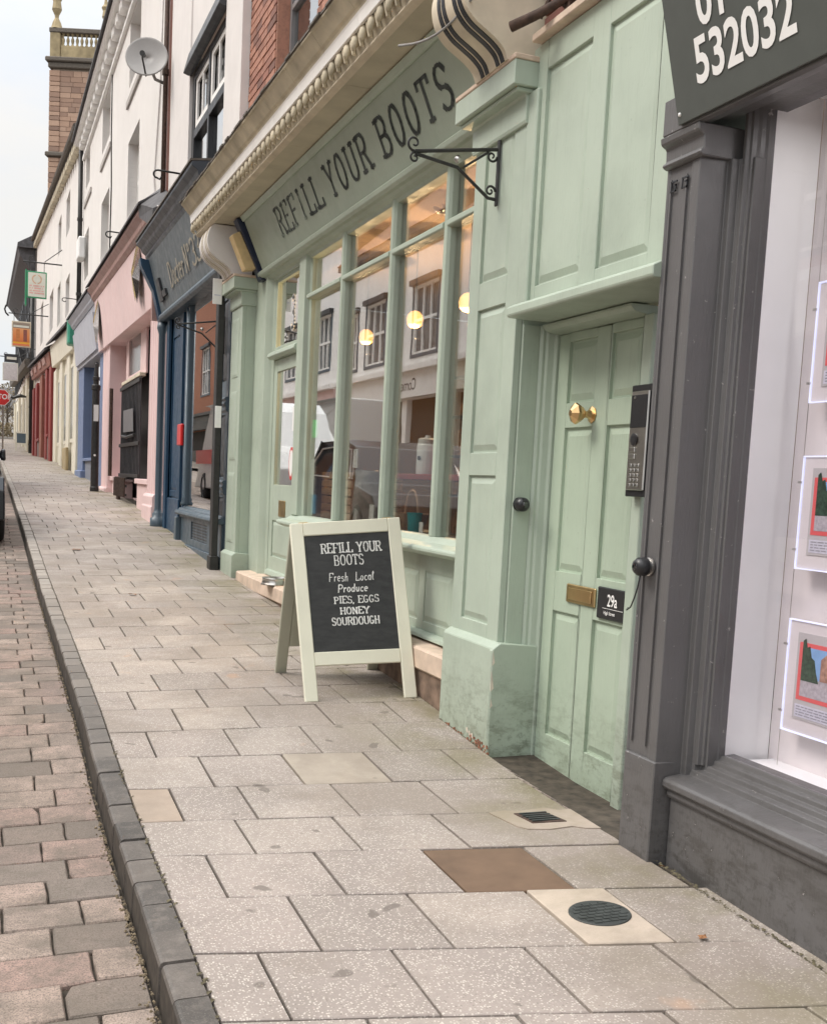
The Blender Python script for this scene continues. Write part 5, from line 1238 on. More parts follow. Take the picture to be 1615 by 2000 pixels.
g = G(); g.hexa([(2.15, 15.7, 2.30), (2.50, 15.7, 2.30), (2.50, 24.2, 2.42), (2.15, 24.2, 2.42), (2.04, 15.7, 3.30), (2.50, 15.7, 3.30), (2.50, 24.2, 3.42), (2.04, 24.2, 3.42)]); finish('fascia_board', g, M_pink, ps, .006)
finish('fascia_side', G().box(2.06, 2.16, 15.60, 15.70, 2.05, 3.28), M_pinkdark, ps)
g = G(); g.prism([(2.03, 3.30), (1.98, 3.36), (1.97, 3.42), (1.90, 3.50), (1.90, 3.54), (2.2, 3.60), (2.2, 3.30)], 15.75, 24.2, 0, .12); finish('cornice', g, M_pinkdark, ps, .004)
g = G(); g.prism([(1.86, 3.545), (2.25, 3.78), (2.25, 3.82), (1.86, 3.575)], 15.70, 24.2, 0, .12); finish('slate_canopy', g, M_slateroof, ps)
g = G(); g.hexa([(1.93, 14.9, 3.12), (2.2, 14.9, 3.12), (2.2, 15.9, 3.42), (1.90, 15.9, 3.42), (1.95, 14.9, 3.34), (2.2, 14.9, 3.50), (2.2, 15.9, 3.86), (1.88, 15.9, 3.60)]); finish('broken_slate_end', g, M_slateroof, ps)
# recess: back wall, soffit
finish('recess_soffit', G().box(2.16, 3.2, 16.75, 22.5, 2.45, 2.50), M_pink, ps)
finish('recess_back', frame_x(G(), 2.50, 2.54, 16.75, 22.6, -.6, 2.45, [(18.4, 21.3, -.45, 2.40), (21.7, 22.3, -.05, 2.2)]), M_pink, ps)
finish('recess_backing', G().box(2.56, 2.6, 16.75, 22.6, -.6, 2.45), M_darkint, ps)
finish('window_sill', G().box(2.24, 2.499, 16.76, 18.6, -.17, -.09), M_pink, ps, .008); finish('stall_riser', G().box(2.28, 2.499, 16.76, 18.55, -.8, -.1705), M_pink, ps, .004)
finish('window_sill', G().box(2.24, 2.499, 20.9, 22.44, -.17, -.09), M_pink, ps, .008); finish('stall_riser', G().box(2.28, 2.499, 20.95, 22.44, -.7, -.1705), M_pink, ps, .004)
for y in (16.80, 18.0, 21.5): finish('window_post', G().box(2.42, 2.498, y, y + .16, -.0895, 2.449), M_pink, ps, .006)
uw = finish('fanlight', frame_x(G(), 2.40, 2.44, 18.75, 21.3, 1.62, 2.43, [(19.45, 21.1, 1.72, 2.36)]), M_pink, ps, .006)
finish('pane', G().box(2.425, 2.43, 19.46, 21.09, 1.725, 2.355), M_pane, uw)
finish('fanlight_sill', G().box(2.30, 2.399, 18.7, 21.3, 1.56, 1.62), M_stonecream, ps, .006)
finish('pane', G().box(2.52, 2.525, 21.71, 22.29, -.04, 2.19), M_glass_dark, ps)
# iron security gate: every bar
gt = thing('iron_security_gate', 'black iron security gate folded across the pink shop doorway', 'gate', (2.32, 20, -.2))
for y in [18.62 + .19 * q for q in range(15)]: finish('gate_bar', G().box(2.305, 2.325, y - .028, y + .028, -.12, 1.54 + .004 * (y - 18)), M_darkwood, gt, .004)
for z_ in (-.08, .45, 1.46): finish('gate_rail', G().box(2.28, 2.304, 18.55, 21.35, z_, z_ + .06), M_iron, gt, .003)
finish('hung_notice', G().hexa([(2.26, 19.1, .68), (2.272, 19.1, .68), (2.272, 20.5, .70), (2.26, 20.5, .70), (2.26, 19.2, 1.06), (2.272, 19.2, 1.06), (2.272, 20.55, 1.08), (2.26, 20.55, 1.08)]), plain('grey_board', (.15, .145, .15), .5), gt, .003)
finish('padlock_bar', G().tube([(2.27, 20.8, .64), (2.25, 19.9, .60), (2.27, 19.0, .62)], .025, 6), M_iron, gt)
t = thing('folded_gate_basket', 'rusty iron grating hanging low on the pink stall riser', 'grating', (2.2, 20.2, -.45))
for q in range(9): finish('grating_bar', G().box(2.16, 2.19, 19.4 + q * .19, 19.46 + q * .19, -.42, -.09), M_ironrust, t, .003)
for z_ in (-.40, -.25, -.12): finish('grating_rail', G().box(2.192, 2.21, 19.35, 21.05, z_, z_ + .04), M_iron, t)
finish('bracket_leg', G().box(2.17, 2.22, 20.35, 20.6, -.62, -.42), M_ironrust, t)
tag(finish('iron_shutter_bar', G().tube([(2.19, 21.95, -.08), (2.19, 21.95, 1.55)], .035, 6), M_ironrust), 'upright rusty iron shutter bar beside the far fluted pink pilaster', 'shutter bar')
# gold and mirror-like ornaments on the fascia
M_gold = plain('gilded_metal', (.62, .45, .14), .22, 1, var=.35, scale=9, bmp=.3)
M_silverleaf = plain('silvered_metal', (.72, .68, .68), .15, 1, var=.2, scale=9, bmp=.3)
for (y, z_, lab, h_) in ((17.3, 2.93, 'gold and silver faceted leaf ornament on the pink fascia near the navy scroll', .42), (23.6, 2.95, 'gold faceted leaf ornament where the pink fascia meets the lavender one', .42)):
    t = thing('gilded_leaf_ornament', lab, 'ornament', (2.06, y, z_), 'faceted leaf ornaments')
    prof = [(0, -1), (.55, -.45), (.62, .2), (.25, .85), (-.2, 1), (-.55, .45), (-.5, -.3)]
    for s_, m_ in ((1, M_gold), (-1, M_silverleaf)):
        g = G(); ce = g.b.verts.new((1.97, y, z_)); pr = [(u_, v_) for u_, v_ in prof if u_ * s_ >= -.05 or v_ in (-1, 1)]
        vs = [g.b.verts.new((2.04, y + u_ * .62 * s_ * (1 if s_ > 0 else -1), z_ + v_ * h_ + (0 if s_ > 0 else -.06))) for u_, v_ in prof]
        if s_ < 0:
            for v_ in vs: v_.co.y = y - .25 + (v_.co.y - y) * .6
            ce.co = Vector((1.95, y - .3, z_ - .12))
        for i in range(len(vs)): g.b.faces.new((vs[i], vs[(i + 1) % len(vs)], ce))
        g.b.faces.new(vs[::-1]); finish('gold_facets' if s_ > 0 else 'silver_facets', g, m_, t)

# long white painted brick houses with deep windows, dentil eaves
def house(y0, y1, z0, z1, wins, lab, mat=M_white, xw=2.2, deep=.16, dent=True, gut=False, loc=None, name='white_house_facade'):
    t = thing(name, lab, 'house', (xw, (y0 + y1) / 2, z0))
    finish('wall', frame_x(G(), xw, xw + .35, y0, y1, z0, z1, [w_[:4] for w_ in wins]), mat, t)
    for w_ in wins:
        a0, a1, b0, b1 = w_[:4]
        f = finish('window', frame_x(G(), xw + deep, xw + deep + .05, a0 + .001, a1 - .001, b0 + .001, b1 - .001, [(a0 + .08, (a0 + a1) / 2 - .02, b0 + .08, (b0 + b1) / 2 - .03), ((a0 + a1) / 2 + .02, a1 - .08, b0 + .08, (b0 + b1) / 2 - .03), (a0 + .08, (a0 + a1) / 2 - .02, (b0 + b1) / 2 + .03, b1 - .08), ((a0 + a1) / 2 + .02, a1 - .08, (b0 + b1) / 2 + .03, b1 - .08)]), M_cornwhite, t)
        finish('pane', G().box(xw + deep + .03, xw + deep + .036, a0 + .07, a1 - .07, b0 + .07, b1 - .07), M_pane, f)
    return t
def eaves(t, y0, y1, z, mat=M_cornwhite, step=.30, top=M_slateroof):
    finish('eaves_board', G().prism([(1.98, z + .16), (2.2, z + .16), (2.2, z + .24), (1.94, z + .24), (1.94, z + .20)], y0, y1), mat, t)
    finish('roof_edge', G().prism([(1.88, z + .241), (2.6, z + .5), (2.6, z + .55), (1.88, z + .29)], y0 - .05, y1), top, t)
    finish('frieze', G().box(2.14, 2.199, y0, y1, z - .16, z - .08), mat, t)
    y = y0 + .1
    while y < y1 - .15:
        finish('dentil', G().box(2.03, 2.199, y, y + step * .5, z - .02, z + .159), mat, t, .02); y += step
    finish('roof_slope', G().hexa([(2.2, y0, z + .4), (6.5, y0, z + .4), (6.5, y1, z + .4), (2.2, y1, z + .4), (2.25, y0, z + .42), (6.5, y0, z + 2.9), (6.5, y1, z + 2.9), (2.25, y1, z + .42)]), top, t)
W1 = [(18.6, 20.1, 4.2, 5.5), (23.2, 24.8, 4.3, 5.5), (18.7, 20.15, 6.4, 7.45), (23.3, 24.9, 6.5, 7.45), (27.9, 29.0, 4.55, 5.65), (27.9, 29.0, 6.7, 7.45)]
h1 = house(15.665, 29.55, 3.6, 7.95, W1, 'nearest white painted brick house above the pink shop with deep-set windows')
eaves(h1, 15.665, 29.5, 7.66, step=.62)
for (y0, y1, z_) in ((18.4, 20.3, 6.10), (23.0, 25.0, 6.18), (27.3, 29.2, 6.3)): finish('sill_shadow_band', G().box(2.165, 2.199, y0, y1, z_, z_ + .11), plain('sill_shadow_grey', (.40, .37, .345), .8) if z_ == 6.10 else bpy.data.materials['sill_shadow_grey'], h1, .004)  # grey bars stand in for the shadow below the sills
W2 = [(34.3, 36.0, 4.5, 5.6), (42.8, 45.2, 5.0, 6.4), (34.6, 36.2, 6.9, 8.0), (42.9, 45.6, 7.6, 9.3), (50.5, 52.8, 5.3, 7.0), (50.5, 53, 8.2, 10.0), (38.6, 40.2, 4.7, 6.0), (38.6, 40.2, 7.0, 8.1)]
h2 = house(29.56, 57.6, 3.6, 8.3, W2[:2] + [W2[2], W2[6], W2[7], W2[4]], 'farther white painted house beyond the black downpipe with cream dentils', deep=.14)
h2w = finish('upper_wall', G().hexa([(2.2, 29.56, 8.3), (2.55, 29.56, 8.3), (2.55, 57.6, 8.3), (2.2, 57.6, 8.3), (2.2, 29.56, 8.301), (2.55, 29.56, 8.301), (2.55, 57.6, 10.6), (2.2, 57.6, 10.6)]), M_white, h2)
# sloping line of eaves as the terrace climbs the hill
y = 29.8
while y < 57.4:
    z_ = 8.0 + (y - 29.5) * .086
    finish('dentil', G().box(2.03, 2.199, y, y + .42, z_ - .05, z_ + .2), M_cornice, h2, .03); y += .85
finish('gutter', G().tube([(1.98, 29.5, 8.30), (1.98, 57.6, 10.72)], .08, 8), M_lead, h2)
finish('roof_slope', G().hexa([(2.0, 29.56, 8.25), (6.5, 29.56, 8.25), (6.5, 57.6, 10.67), (2.0, 57.6, 10.67), (2.0, 29.56, 8.35), (6.5, 29.56, 10.7), (6.5, 57.6, 13.1), (2.0, 57.6, 10.77)]), M_slateroof, h2)
# downpipes
def pipe(y, z0, z1, x=2.12, r=.055, lab='', mat=M_iron):
    t = thing('downpipe', lab, 'downpipe', (x, y, z0))
    finish('pipe', G().tube([(x, y, z0), (x, y, z1)], r, 8), mat, t, smooth=True)
    z_ = z0 + .4
    while z_ < z1: finish('pipe_collar', G().lathe((x, y, z_), (0, 0, 1), [(r + .015, 0), (r + .015, .07)], 10), mat, t); z_ += 1.8
    return t
p_ = pipe(29.6, 3.9, 8.0, lab='long black downpipe between the two white painted houses')
finish('hopper', G().box(2.03, 2.19, 29.5, 29.8, 8.0, 8.22), M_iron, p_, .02)
tag(finish('white_junction_box', G().box(2.02, 2.19, 28.6, 29.3, 5.05, 5.55), M_white_vinyl, bevel=.03), 'white box beside the black downpipe on the white wall', 'junction box')
pipe(15.58, 3.0, 7.0, x=2.16, r=.03, lab='dark rusty pipe in the gap left of the tall black sash window', mat=M_ironrust)
tag(finish('wall_cable', G().tube([(2.19, 16.2, 6.9), (2.185, 16.25, 5.2), (2.18, 16.6, 4.1), (2.18, 16.4, 3.75), (2.1, 15.9, 3.62), (1.98, 14.6, 3.3)], .012, 5), plain('white_cable', (.55, .52, .50), .6), smooth=True), 'pale cable running down the white wall to the navy cornice', 'cable')
tag(finish('wall_cable', G().tube([(2.19, 23.0, 7.9), (2.185, 22.9, 6.4), (2.185, 22.7, 5.4), (2.185, 22.8, 4.1)], .012, 5), M_iron, smooth=True), 'thin dark cable running down between the windows of the nearest white house', 'cable')
# satellite dish
sdh = thing('satellite_dish', 'grey oval satellite dish high on the nearest white house', 'satellite dish', (2.2, 15.8, 5.4))
cd_ = Vector((1.905, 15.45, 5.32)); ax = Vector((-.30, -.88, .22)).normalized()
g = G(); uu = ax.orthogonal().normalized(); vv = ax.cross(uu)
ud = Vector((1, 0, 0)) - ax * ax.x; ud.normalize(); vd = ax.cross(ud)
rings = []
for r in (0, .10, .19, .25, .27):
    rings.append([g.b.verts.new(cd_ + ud * (max(r, .002) * math.cos(q * PI / 14)) + vd * (max(r, .002) * .97 * math.sin(q * PI / 14)) + ax * (r * r * .75)) for q in range(28)])
for A, B in zip(rings, rings[1:]):
    for q in range(28): g.b.faces.new((A[q], A[(q + 1) % 28], B[(q + 1) % 28], B[q]))
M_dish = plain('grey_dish', (.29, .28, .27), .5, var=.06, scale=6)
o = finish('dish', g, M_dish, sdh, smooth=True); md = o.modifiers.new('s', 'SOLIDIFY'); md.thickness = .012
fp_ = cd_ + ax * .30 + Vector((0, 0, -.12))
finish('feed_arm', G().tube([tuple(cd_ + Vector((.0, 0, -.25)) + ax * .06), tuple(fp_ + Vector((0, 0, -.05))), tuple(fp_)], .012, 6), M_iron, sdh)
finish('receiver', G().tube([tuple(fp_ + ax * .02), tuple(fp_ - ax * .08 + Vector((0, 0, .03)))], [.035, .028], 10), M_iron, sdh, smooth=False)
finish('mast', G().tube([tuple(cd_ - ax * .02), (2.05, 15.75, 5.18), (2.2, 15.8, 5.16)], .022, 8), M_dish, sdh, smooth=True)
finish('bracket_foot', G().box(2.17, 2.2, 15.72, 15.88, 5.02, 5.30), M_iron, sdh, .004)

# ================================================================== LAVENDER / BLUE SHOP
ls = thing('lavender_shopfront_building', 'small blue shop with plain lavender fascia next to the pink shop', 'shop building', (2.3, 27, -.2))
g = G(); g.hexa([(2.16, 24.23, 2.42), (2.50, 24.23, 2.42), (2.50, 30.2, 2.50), (2.16, 30.2, 2.50), (2.06, 24.23, 3.40), (2.50, 24.23, 3.40), (2.50, 30.2, 3.50), (2.06, 30.2, 3.50)]); finish('fascia_board', g, M_lav, ls, .006)
g = G(); g.hexa([(2.11, 24.4, 2.50), (2.15, 24.4, 2.50), (2.15, 30.0, 2.58), (2.11, 30.0, 2.58), (2.02, 24.4, 3.25), (2.15, 24.4, 3.25), (2.15, 30.0, 3.35), (2.02, 30.0, 3.35)]); finish('sign_panel', g, M_lav, ls, .004)
g = G(); g.prism([(2.04, 3.40), (1.99, 3.46), (1.98, 3.50), (1.91, 3.58), (1.91, 3.62), (2.2, 3.66), (2.2, 3.40)], 24.22, 30.2, 0, .12); finish('cornice', g, M_lav, ls)
g = G(); g.prism([(1.87, 3.62), (2.2, 3.82), (2.2, 3.87), (1.87, 3.66)], 24.21, 30.3, 0, .12); finish('slate_canopy', g, M_slateroof, ls)
finish('corner_pilaster', G().box(2.2, 2.7, 28.6, 30.2, -.22, 2.5), M_blue, ls, .008); finish('pilaster_base', G().box(2.14, 2.7, 28.5, 30.3, -.26, .0), M_blue, ls, .02)
finish('near_pilaster', G().box(2.24, 2.7, 24.2, 24.9, -.4, 2.45), M_blue, ls, .008)
finish('stall_riser', G().box(2.26, 2.6, 24.95, 28.59, -.4, .22), plain('grey_blue_riser', (.20, .22, .27), .5), ls, .004)
finish('window_sill', G().box(2.2, 2.6, 24.92, 28.59, .2205, .29), M_blue, ls, .008)
finish('pane', G().box(2.34, 2.35, 24.9, 28.6, .29, 2.44), M_glass_dark, ls); finish('window_backing', G().box(2.6, 2.62, 24.9, 28.6, -.3, 2.44), M_darkint, ls)
finish('window_post', G().box(2.30, 2.36, 26.7, 26.85, .29, 2.44), M_navy, ls, .004)

# lamp post (black, banded, with sticker) at the pink/blue boundary
t = thing('street_lamp_column', 'black banded lamp column with a small white sticker before the blue shop', 'lamp post', (1.97, 22.6, -.42))
finish('lower_column', G().lathe((1.97, 22.6, -.42), (0, 0, 1), [(.085, 0), (.085, .1), (.075, .12), (.07, 1.95), (.085, 1.97), (.085, 2.05), (.06, 2.07)], 16), M_iron, t, smooth=False)
finish('upper_column', G().lathe((1.97, 22.6, 1.62), (0, 0, 1), [(.052, 0), (.052, .10), (.066, .11), (.066, .17), (.048, .18), (.03, .42), (.01, .44)], 14), M_iron, t)
finish('sticker', G().box(1.925, 2.015, 22.515, 22.5235, .95, 1.26), M_white_vinyl, t); finish('reflector', G().lathe((1.96, 22.53, .30), (0, -1, 0), [(.022, 0), (.02, .01)], 10), M_white_vinyl, t)

# ================================================================== CREAM SHOP, RED SHOP, FAR CREAM SHOP
cs = thing('cream_shopfront_building', 'plain cream shopfront between the blue shop and the oxblood one', 'shop building', (2.3, 35.5, 0))
finish('shop_wall', G().box(2.24, 2.7, 30.35, 41, -.3, 3.6), M_cream, cs)
for (a0, a1) in ((30.4, 31.6), (33.2, 34.4), (36.5, 37.6), (39.6, 41.0)): finish('pilaster', G().box(2.16, 2.2399, a0, a1, -.25 + (a0 - 30) * .03, 3.3), M_cream, cs, .01)
finish('stone_plinth', G().box(2.08, 2.159, 33.0, 34.6, -.1, .62), M_sandyellow, cs, .02)
g = G(); g.hexa([(2.1, 31.2, 3.15), (2.3, 31.2, 3.15), (2.3, 41.0, 3.45), (2.1, 41.0, 3.45), (2.02, 31.2, 3.72), (2.3, 31.2, 3.72), (2.3, 41.0, 4.15), (2.02, 41.0, 4.15)]); finish('fascia_board', g, M_cream, cs, .006)
g = G(); g.prism([(1.9, 3.73), (2.2, 3.95), (2.2, 4.0), (1.9, 3.80)], 31.0, 41.2, 0, .45); finish('canopy', g, M_slateroof, cs)
finish('scroll_console', G().box(1.94, 2.14, 30.5, 31.1, 3.2, 3.95), plain('emerald_paint', (.05, .30, .20), .4), cs, .04)
for a0 in (31.8, 34.6, 37.8):
    f = finish('window', frame_x(G(), 2.2, 2.2395, a0, a0 + 1.4, .75, 2.9, [(a0 + .1, a0 + 1.3, .85, 2.8)]), M_cream, cs); finish('pane', G().box(2.21, 2.215, a0 + .11, a0 + 1.29, .86, 2.79), M_pane, f)
rs = thing('oxblood_shopfront_building', 'oxblood red shopfront with brown plinths further up the street', 'shop building', (2.3, 48, .4))
finish('shop_wall', G().box(2.22, 2.7, 41.2, 58, .0, 4.3), M_red, rs)
for (a0, a1) in ((41.3, 42.6), (44.2, 45.4), (48.2, 50.0), (53.0, 54.6), (56.6, 58)): finish('pilaster', G().box(2.08, 2.2195, a0, a1, .1, 3.75), M_red if a0 != 48.2 else M_brownred, rs, .02)
for (a0, a1) in ((42.7, 44.1), (50.2, 52.9)): finish('stall_riser', G().box(2.12, 2.2195, a0, a1, .1, 1.15), plain('grey_brown_riser', (.17, .12, .11), .7), rs, .01); finish('window_sill', G().box(2.06, 2.2195, a0, a1, 1.151, 1.25), M_red, rs, .01)
finish('pane', G().box(2.18, 2.19, 50.2, 52.9, 1.25, 3.6), M_glass_dark, rs); finish('pane', G().box(2.18, 2.19, 42.7, 44.1, 1.25, 3.6), M_glass_dark, rs)
g = G(); g.hexa([(2.05, 41.2, 3.55), (2.3, 41.2, 3.55), (2.3, 58, 4.2), (2.05, 58, 4.2), (1.98, 41.2, 4.0), (2.3, 41.2, 4.0), (2.3, 58, 4.75), (1.98, 58, 4.75)]); finish('fascia_board', g, M_brownred, rs, .01)
for a0 in (43.5, 46.8, 51.2, 55.2): finish('name_panel', G().hexa([(1.99, a0, 3.72 + (a0 - 41.2) * .039), (2.04, a0, 3.70 + (a0 - 41.2) * .039), (2.04, a0 + 2.2, 3.78 + (a0 - 41.2) * .039), (1.99, a0 + 2.2, 3.78 + (a0 - 41.2) * .039), (1.95, a0, 3.92 + (a0 - 41.2) * .039), (2.04, a0, 3.92 + (a0 - 41.2) * .039), (2.04, a0 + 2.2, 4.02 + (a0 - 41.2) * .039), (1.95, a0 + 2.2, 4.02 + (a0 - 41.2) * .039)]), M_pinkdark, rs)
g = G(); g.prism([(1.85, 4.02), (2.2, 4.25), (2.2, 4.32), (1.85, 4.12)], 41.2, 58.2, 0, .75); finish('canopy', g, M_slateroof, rs)
pipe(58.6, .7, 9.6, x=2.05, r=.10, lab='thick black downpipe at the far end of the oxblood shop')
fc = thing('far_cream_shop_building', 'farthest cream shop below the dark overhanging eaves', 'shop building', (2.3, 72, 1))
finish('shop_wall', G().box(2.2, 2.8, 58.9, 96, .4, 5.2), M_cream, fc)
for a0 in (59.5, 66, 73, 82, 94): finish('pilaster', G().box(2.05, 2.1999, a0, a0 + 1.3, .4, 4.9), M_cream, fc, .02)
for a0 in (61.5, 68.5, 76, 86): f = finish('window', frame_x(G(), 2.14, 2.1999, a0, a0 + 3.6, 1.5, 4.2, [(a0 + .15, a0 + 3.45, 1.65, 4.05)]), M_cream, fc); finish('pane', G().box(2.16, 2.165, a0 + .2, a0 + 3.4, 1.7, 4.0), M_pane, f)
g = G(); g.hexa([(1.75, 58.9, 4.9), (2.4, 58.9, 4.9), (2.4, 96, 6.3), (1.75, 96, 6.3), (1.7, 58.9, 5.25), (2.4, 58.9, 5.45), (2.4, 96, 6.9), (1.7, 96, 6.7)]); finish('canopy', g, M_lead, fc, .02)
gb = thing('timber_framed_building', 'dark gabled timber framed building with deep overhanging eaves', 'house', (2.3, 74, 5))
finish('upper_wall', G().box(2.15, 3.0, 58.9, 94, 5.0, 10.5), M_whiteplaster, gb)
a0 = 59.0; 
while a0 < 94: finish('timber_post', G().box(2.07, 2.149, a0, a0 + .5, 5.3, 10.4), M_darkwood, gb); a0 += 2.6
for z_ in (6.0, 8.1, 9.9): finish('timber_rail', G().box(2.1, 2.149, 58.9, 94, z_, z_ + .28), M_darkwood, gb)
finish('eaves_soffit', G().prism([(2.15, 9.2), (1.45, 10.1), (1.35, 10.5), (2.15, 10.7)], 58.4, 90, 0, 1.6), M_slateroof, gb)
finish('roof_slope', G().hexa([(1.34, 58.2, 10.45), (7, 58.2, 10.45), (7, 92, 12.0), (1.34, 92, 12.0), (1.34, 58.2, 10.65), (7, 58.2, 14.0), (7, 92, 15.6), (1.34, 92, 12.2)]), M_slateroof, gb)
tag(finish('gutter_hook', G().tube([(1.5, 89.5, 11.9), (1.3, 89.8, 11.8), (1.22, 90, 11.55), (1.3, 90, 11.3), (1.5, 90, 11.1)], .06, 6), M_iron), 'dark gutter end curling off the far overhanging eaves', 'gutter')
finish('timber_bracket', G().prism([(2.15, 5.5), (1.9, 6.0), (1.7, 6.9), (2.15, 6.7)], 70, 70.6), M_darkwood, gb)

# ================================================================== HANGING SIGNS
def hang(y, x0, x1, z0, z1, mats, lab, cat='hanging sign', arm=None):
    t = thing('hanging_sign', lab, cat, (2.2, y, z1 + .2))
    bd = finish('sign_board', G().box(x0, x1, y - .03, y + .03, z0, z1), mats[0], t, .01)
    w_ = (x1 - x0); h_ = z1 - z0
    finish('face_panel', G().box(x0 + w_ * .06, x1 - w_ * .06, y - .036, y - .0305, z0 + h_ * .05, z1 - h_ * .05), mats[1], bd)
    finish('arm', G().tube([(2.2, y, z1 + .28), (x0 - .12, y, z1 + .28)], .022, 6), M_iron if not arm else arm, t)
    finish('stay', G().tube([(2.2, y, z1 + .75), ((x0 + 2.2) / 2, y, z1 + .32)], .014, 6), M_iron if not arm else arm, t)
    for xx in (x0 + .08, x1 - .08): finish('hanger', G().tube([(xx, y, z1), (xx, y, z1 + .28)], .010, 5), M_iron, t)
    finish('scroll', scroll((x0 + .15, y, z1 + .40), (-1, 0, 0), (0, 0, 1), .11, 1.0, -PI / 2, .014, G()), M_iron if not arm else arm, t)
    return t, bd
M_signgreen = plain('sign_green', (.03, .26, .12), .5); M_signcream = plain('sign_cream', (.66, .66, .58), .6, var=.05); M_coral = plain('coral_print', (.72, .30, .28), .6); M_laurel = plain('laurel_print', (.62, .38, .24), .6)
t, bd = hang(38, 1.16, 1.75, 5.30, 6.12, (M_signgreen, M_signcream), 'green-edged cream hanging sign with laurel wreath, highest of the three signs')
g = G()
for s_ in (-1, 1):
    for q in range(9):
        a_ = -70 + q * 17; r = .13; cx, cz = 1.455 + s_ * r * math.cos(math.radians(a_)), 5.88 + r * math.sin(math.radians(a_)); g.box(cx - .022, cx + .022, 37.958, 37.963, cz - .014, cz + .014)
stuff('laurel_wreath', g, M_laurel, bd)
for q in range(4):
    g = G(); xx = 1.24
    while xx < 1.66:
        w_ = random.uniform(.02, .035); g.box(xx, xx + w_, 37.958, 37.963, 5.66 - q * .075, 5.695 - q * .075); xx += w_ + .010 + (.03 if random.random() < .15 else 0)
    stuff('text_line', g, M_coral, bd)
tag(finish('green_banner', G().box(1.12, 1.16, 38.2, 38.6, 5.1, 6.2), M_signgreen), 'green edge of a second sign just behind the laurel wreath sign', 'sign')
M_poster = None
def poster():
    m, n, l, p = newmat('amber_poster'); P = pos(n); sx = n.new('ShaderNodeSeparateXYZ'); l.new(P, sx.inputs[0])
    mr_ = n.new('ShaderNodeMapRange'); mr_.inputs[1].default_value = 4.55; mr_.inputs[2].default_value = 5.5; l.new(sx.outputs[2], mr_.inputs[0])
    c_ = ramp(n, l, mr_.outputs[0], [(0, (.80, .38, .03)), (.18, (.80, .42, .04)), (.2, (.62, .17, .05)), (.45, (.72, .25, .08)), (.72, (.70, .33, .14)), (.74, (.25, .18, .13)), (1, (.30, .25, .2))])
    l.new(c_, p.inputs['Base Color']); p.inputs['Roughness'].default_value = .6; return m
t, bd = hang(46, .88, 1.57, 4.54, 5.50, (M_stonecream, poster()), 'orange and yellow picture hanging sign, middle of the three signs')
for s_, xx in ((0, 1.04), (1, 1.30)):
    finish('glass_picture', G().prismv([(xx, 45.958), (xx + .13, 45.958), (xx + .13, 45.9635), (xx, 45.9635)], 4.76, 5.20), plain('amber_print_%s' % 'ab'[s_], (.55 - .3 * s_, .20 - .12 * s_, .06), .6), bd)
g = G(); letters(g, 'THE', lambda u, v: (.98 + u, 45.957, 5.26 + v), 0, 0, .1, .03); bpy.data.meshes
g = G(); g.box(.94, 1.50, 45.957, 45.9625, 5.27, 5.35); finish('title_band', g, M_signcream, bd)
g = G(); xx = .93
while xx < 1.5: g.box(xx, xx + .03, 45.957, 45.9625, 4.60, 4.66); xx += .045
stuff('text_line', g, M_cardred, bd)
t, bd = hang(58, .72, 1.42, 4.10, 4.95, (M_signcream, plain('pale_grey_print', (.62, .60, .60), .6)), 'pale grey hanging sign under a small black board, lowest of the three signs')
b2 = finish('top_board', G().box(.80, 1.44, 57.96, 58.03, 4.97, 5.36), M_darkwood, t)
g = G(); letters(g, 'Docter'[:0] + 'Queens'[:0], lambda u, v: (0, 0, 0), 0, 0, .1, .02); g.box(.90, 1.34, 57.95, 57.958, 5.10, 5.22); finish('text_line', g, M_signcream, b2)

# STOP sign
ss = thing('stop_sign', 'red octagonal STOP sign on a grey pole at the far left edge', 'road sign', (.84, 64, .4))
R_ = .45; sc_ = (.76, 64, 3.62)
octp = [(sc_[0] + R_ * math.cos(PI / 8 + q * PI / 4), sc_[2] + R_ * math.sin(PI / 8 + q * PI / 4)) for q in range(8)]
g = G(); g.prism(octp, 63.95, 63.97); pl_ = finish('plate', g, M_white_vinyl, ss)
g = G(); g.prism([(sc_[0] + (x - sc_[0]) * .93, sc_[2] + (z - sc_[2]) * .93) for x, z in octp], 63.944, 63.9495); finish('red_face', g, M_red_gloss, pl_)
finish('lettering', fonttext('STOP', lambda u, v: (.76 - .36 + u, 63.942, 3.54 + v), 0, 0, .25, .95, .02), M_white_vinyl, pl_)
finish('pole', G().tube([(.84, 64.03, .3), (.84, 64.03, 3.9)], .045, 8), M_steel, ss)
t = thing('small_lantern_bracket', 'small black animal-shaped bracket on the far cream shop', 'bracket', (2.0, 66, 4.3))
finish('arm', G().tube([(2.05, 66, 3.85), (1.75, 66, 3.9), (1.35, 66, 3.75), (1.1, 66, 3.9)], [.05, .11, .08, .04], 6), M_iron, t)
# far A-board
FY = 65.0; zg = gz(1.8, FY)
fa = thing('far_pavement_board', 'small white pavement board with dark panel far up the street', 'pavement sign', (1.8, FY, zg))
def lean(g_, k): 
    for v in g_.b.verts: v.co.y += (v.co.z - zg) * k
    return g_
for (a_, b_, z0_, z1_) in ((1.50, 1.57, 0, 1.02), (2.03, 2.10, 0, 1.02), (1.571, 2.029, .95, 1.02), (1.571, 2.029, .36, .43)): finish('frame_bar', lean(G().box(a_, b_, FY, FY + .04, zg + z0_, zg + z1_), .22), M_cream, fa)
finish('chalk_panel', lean(G().box(1.571, 2.029, FY + .01, FY + .03, zg + .431, zg + .949), .22), M_slate, fa)
for xx in (1.52, 2.07): finish('rear_leg', G().tube([(xx, FY + .6, zg), (xx, FY + .25, zg + 1.0)], .03, 4), M_cream, fa)

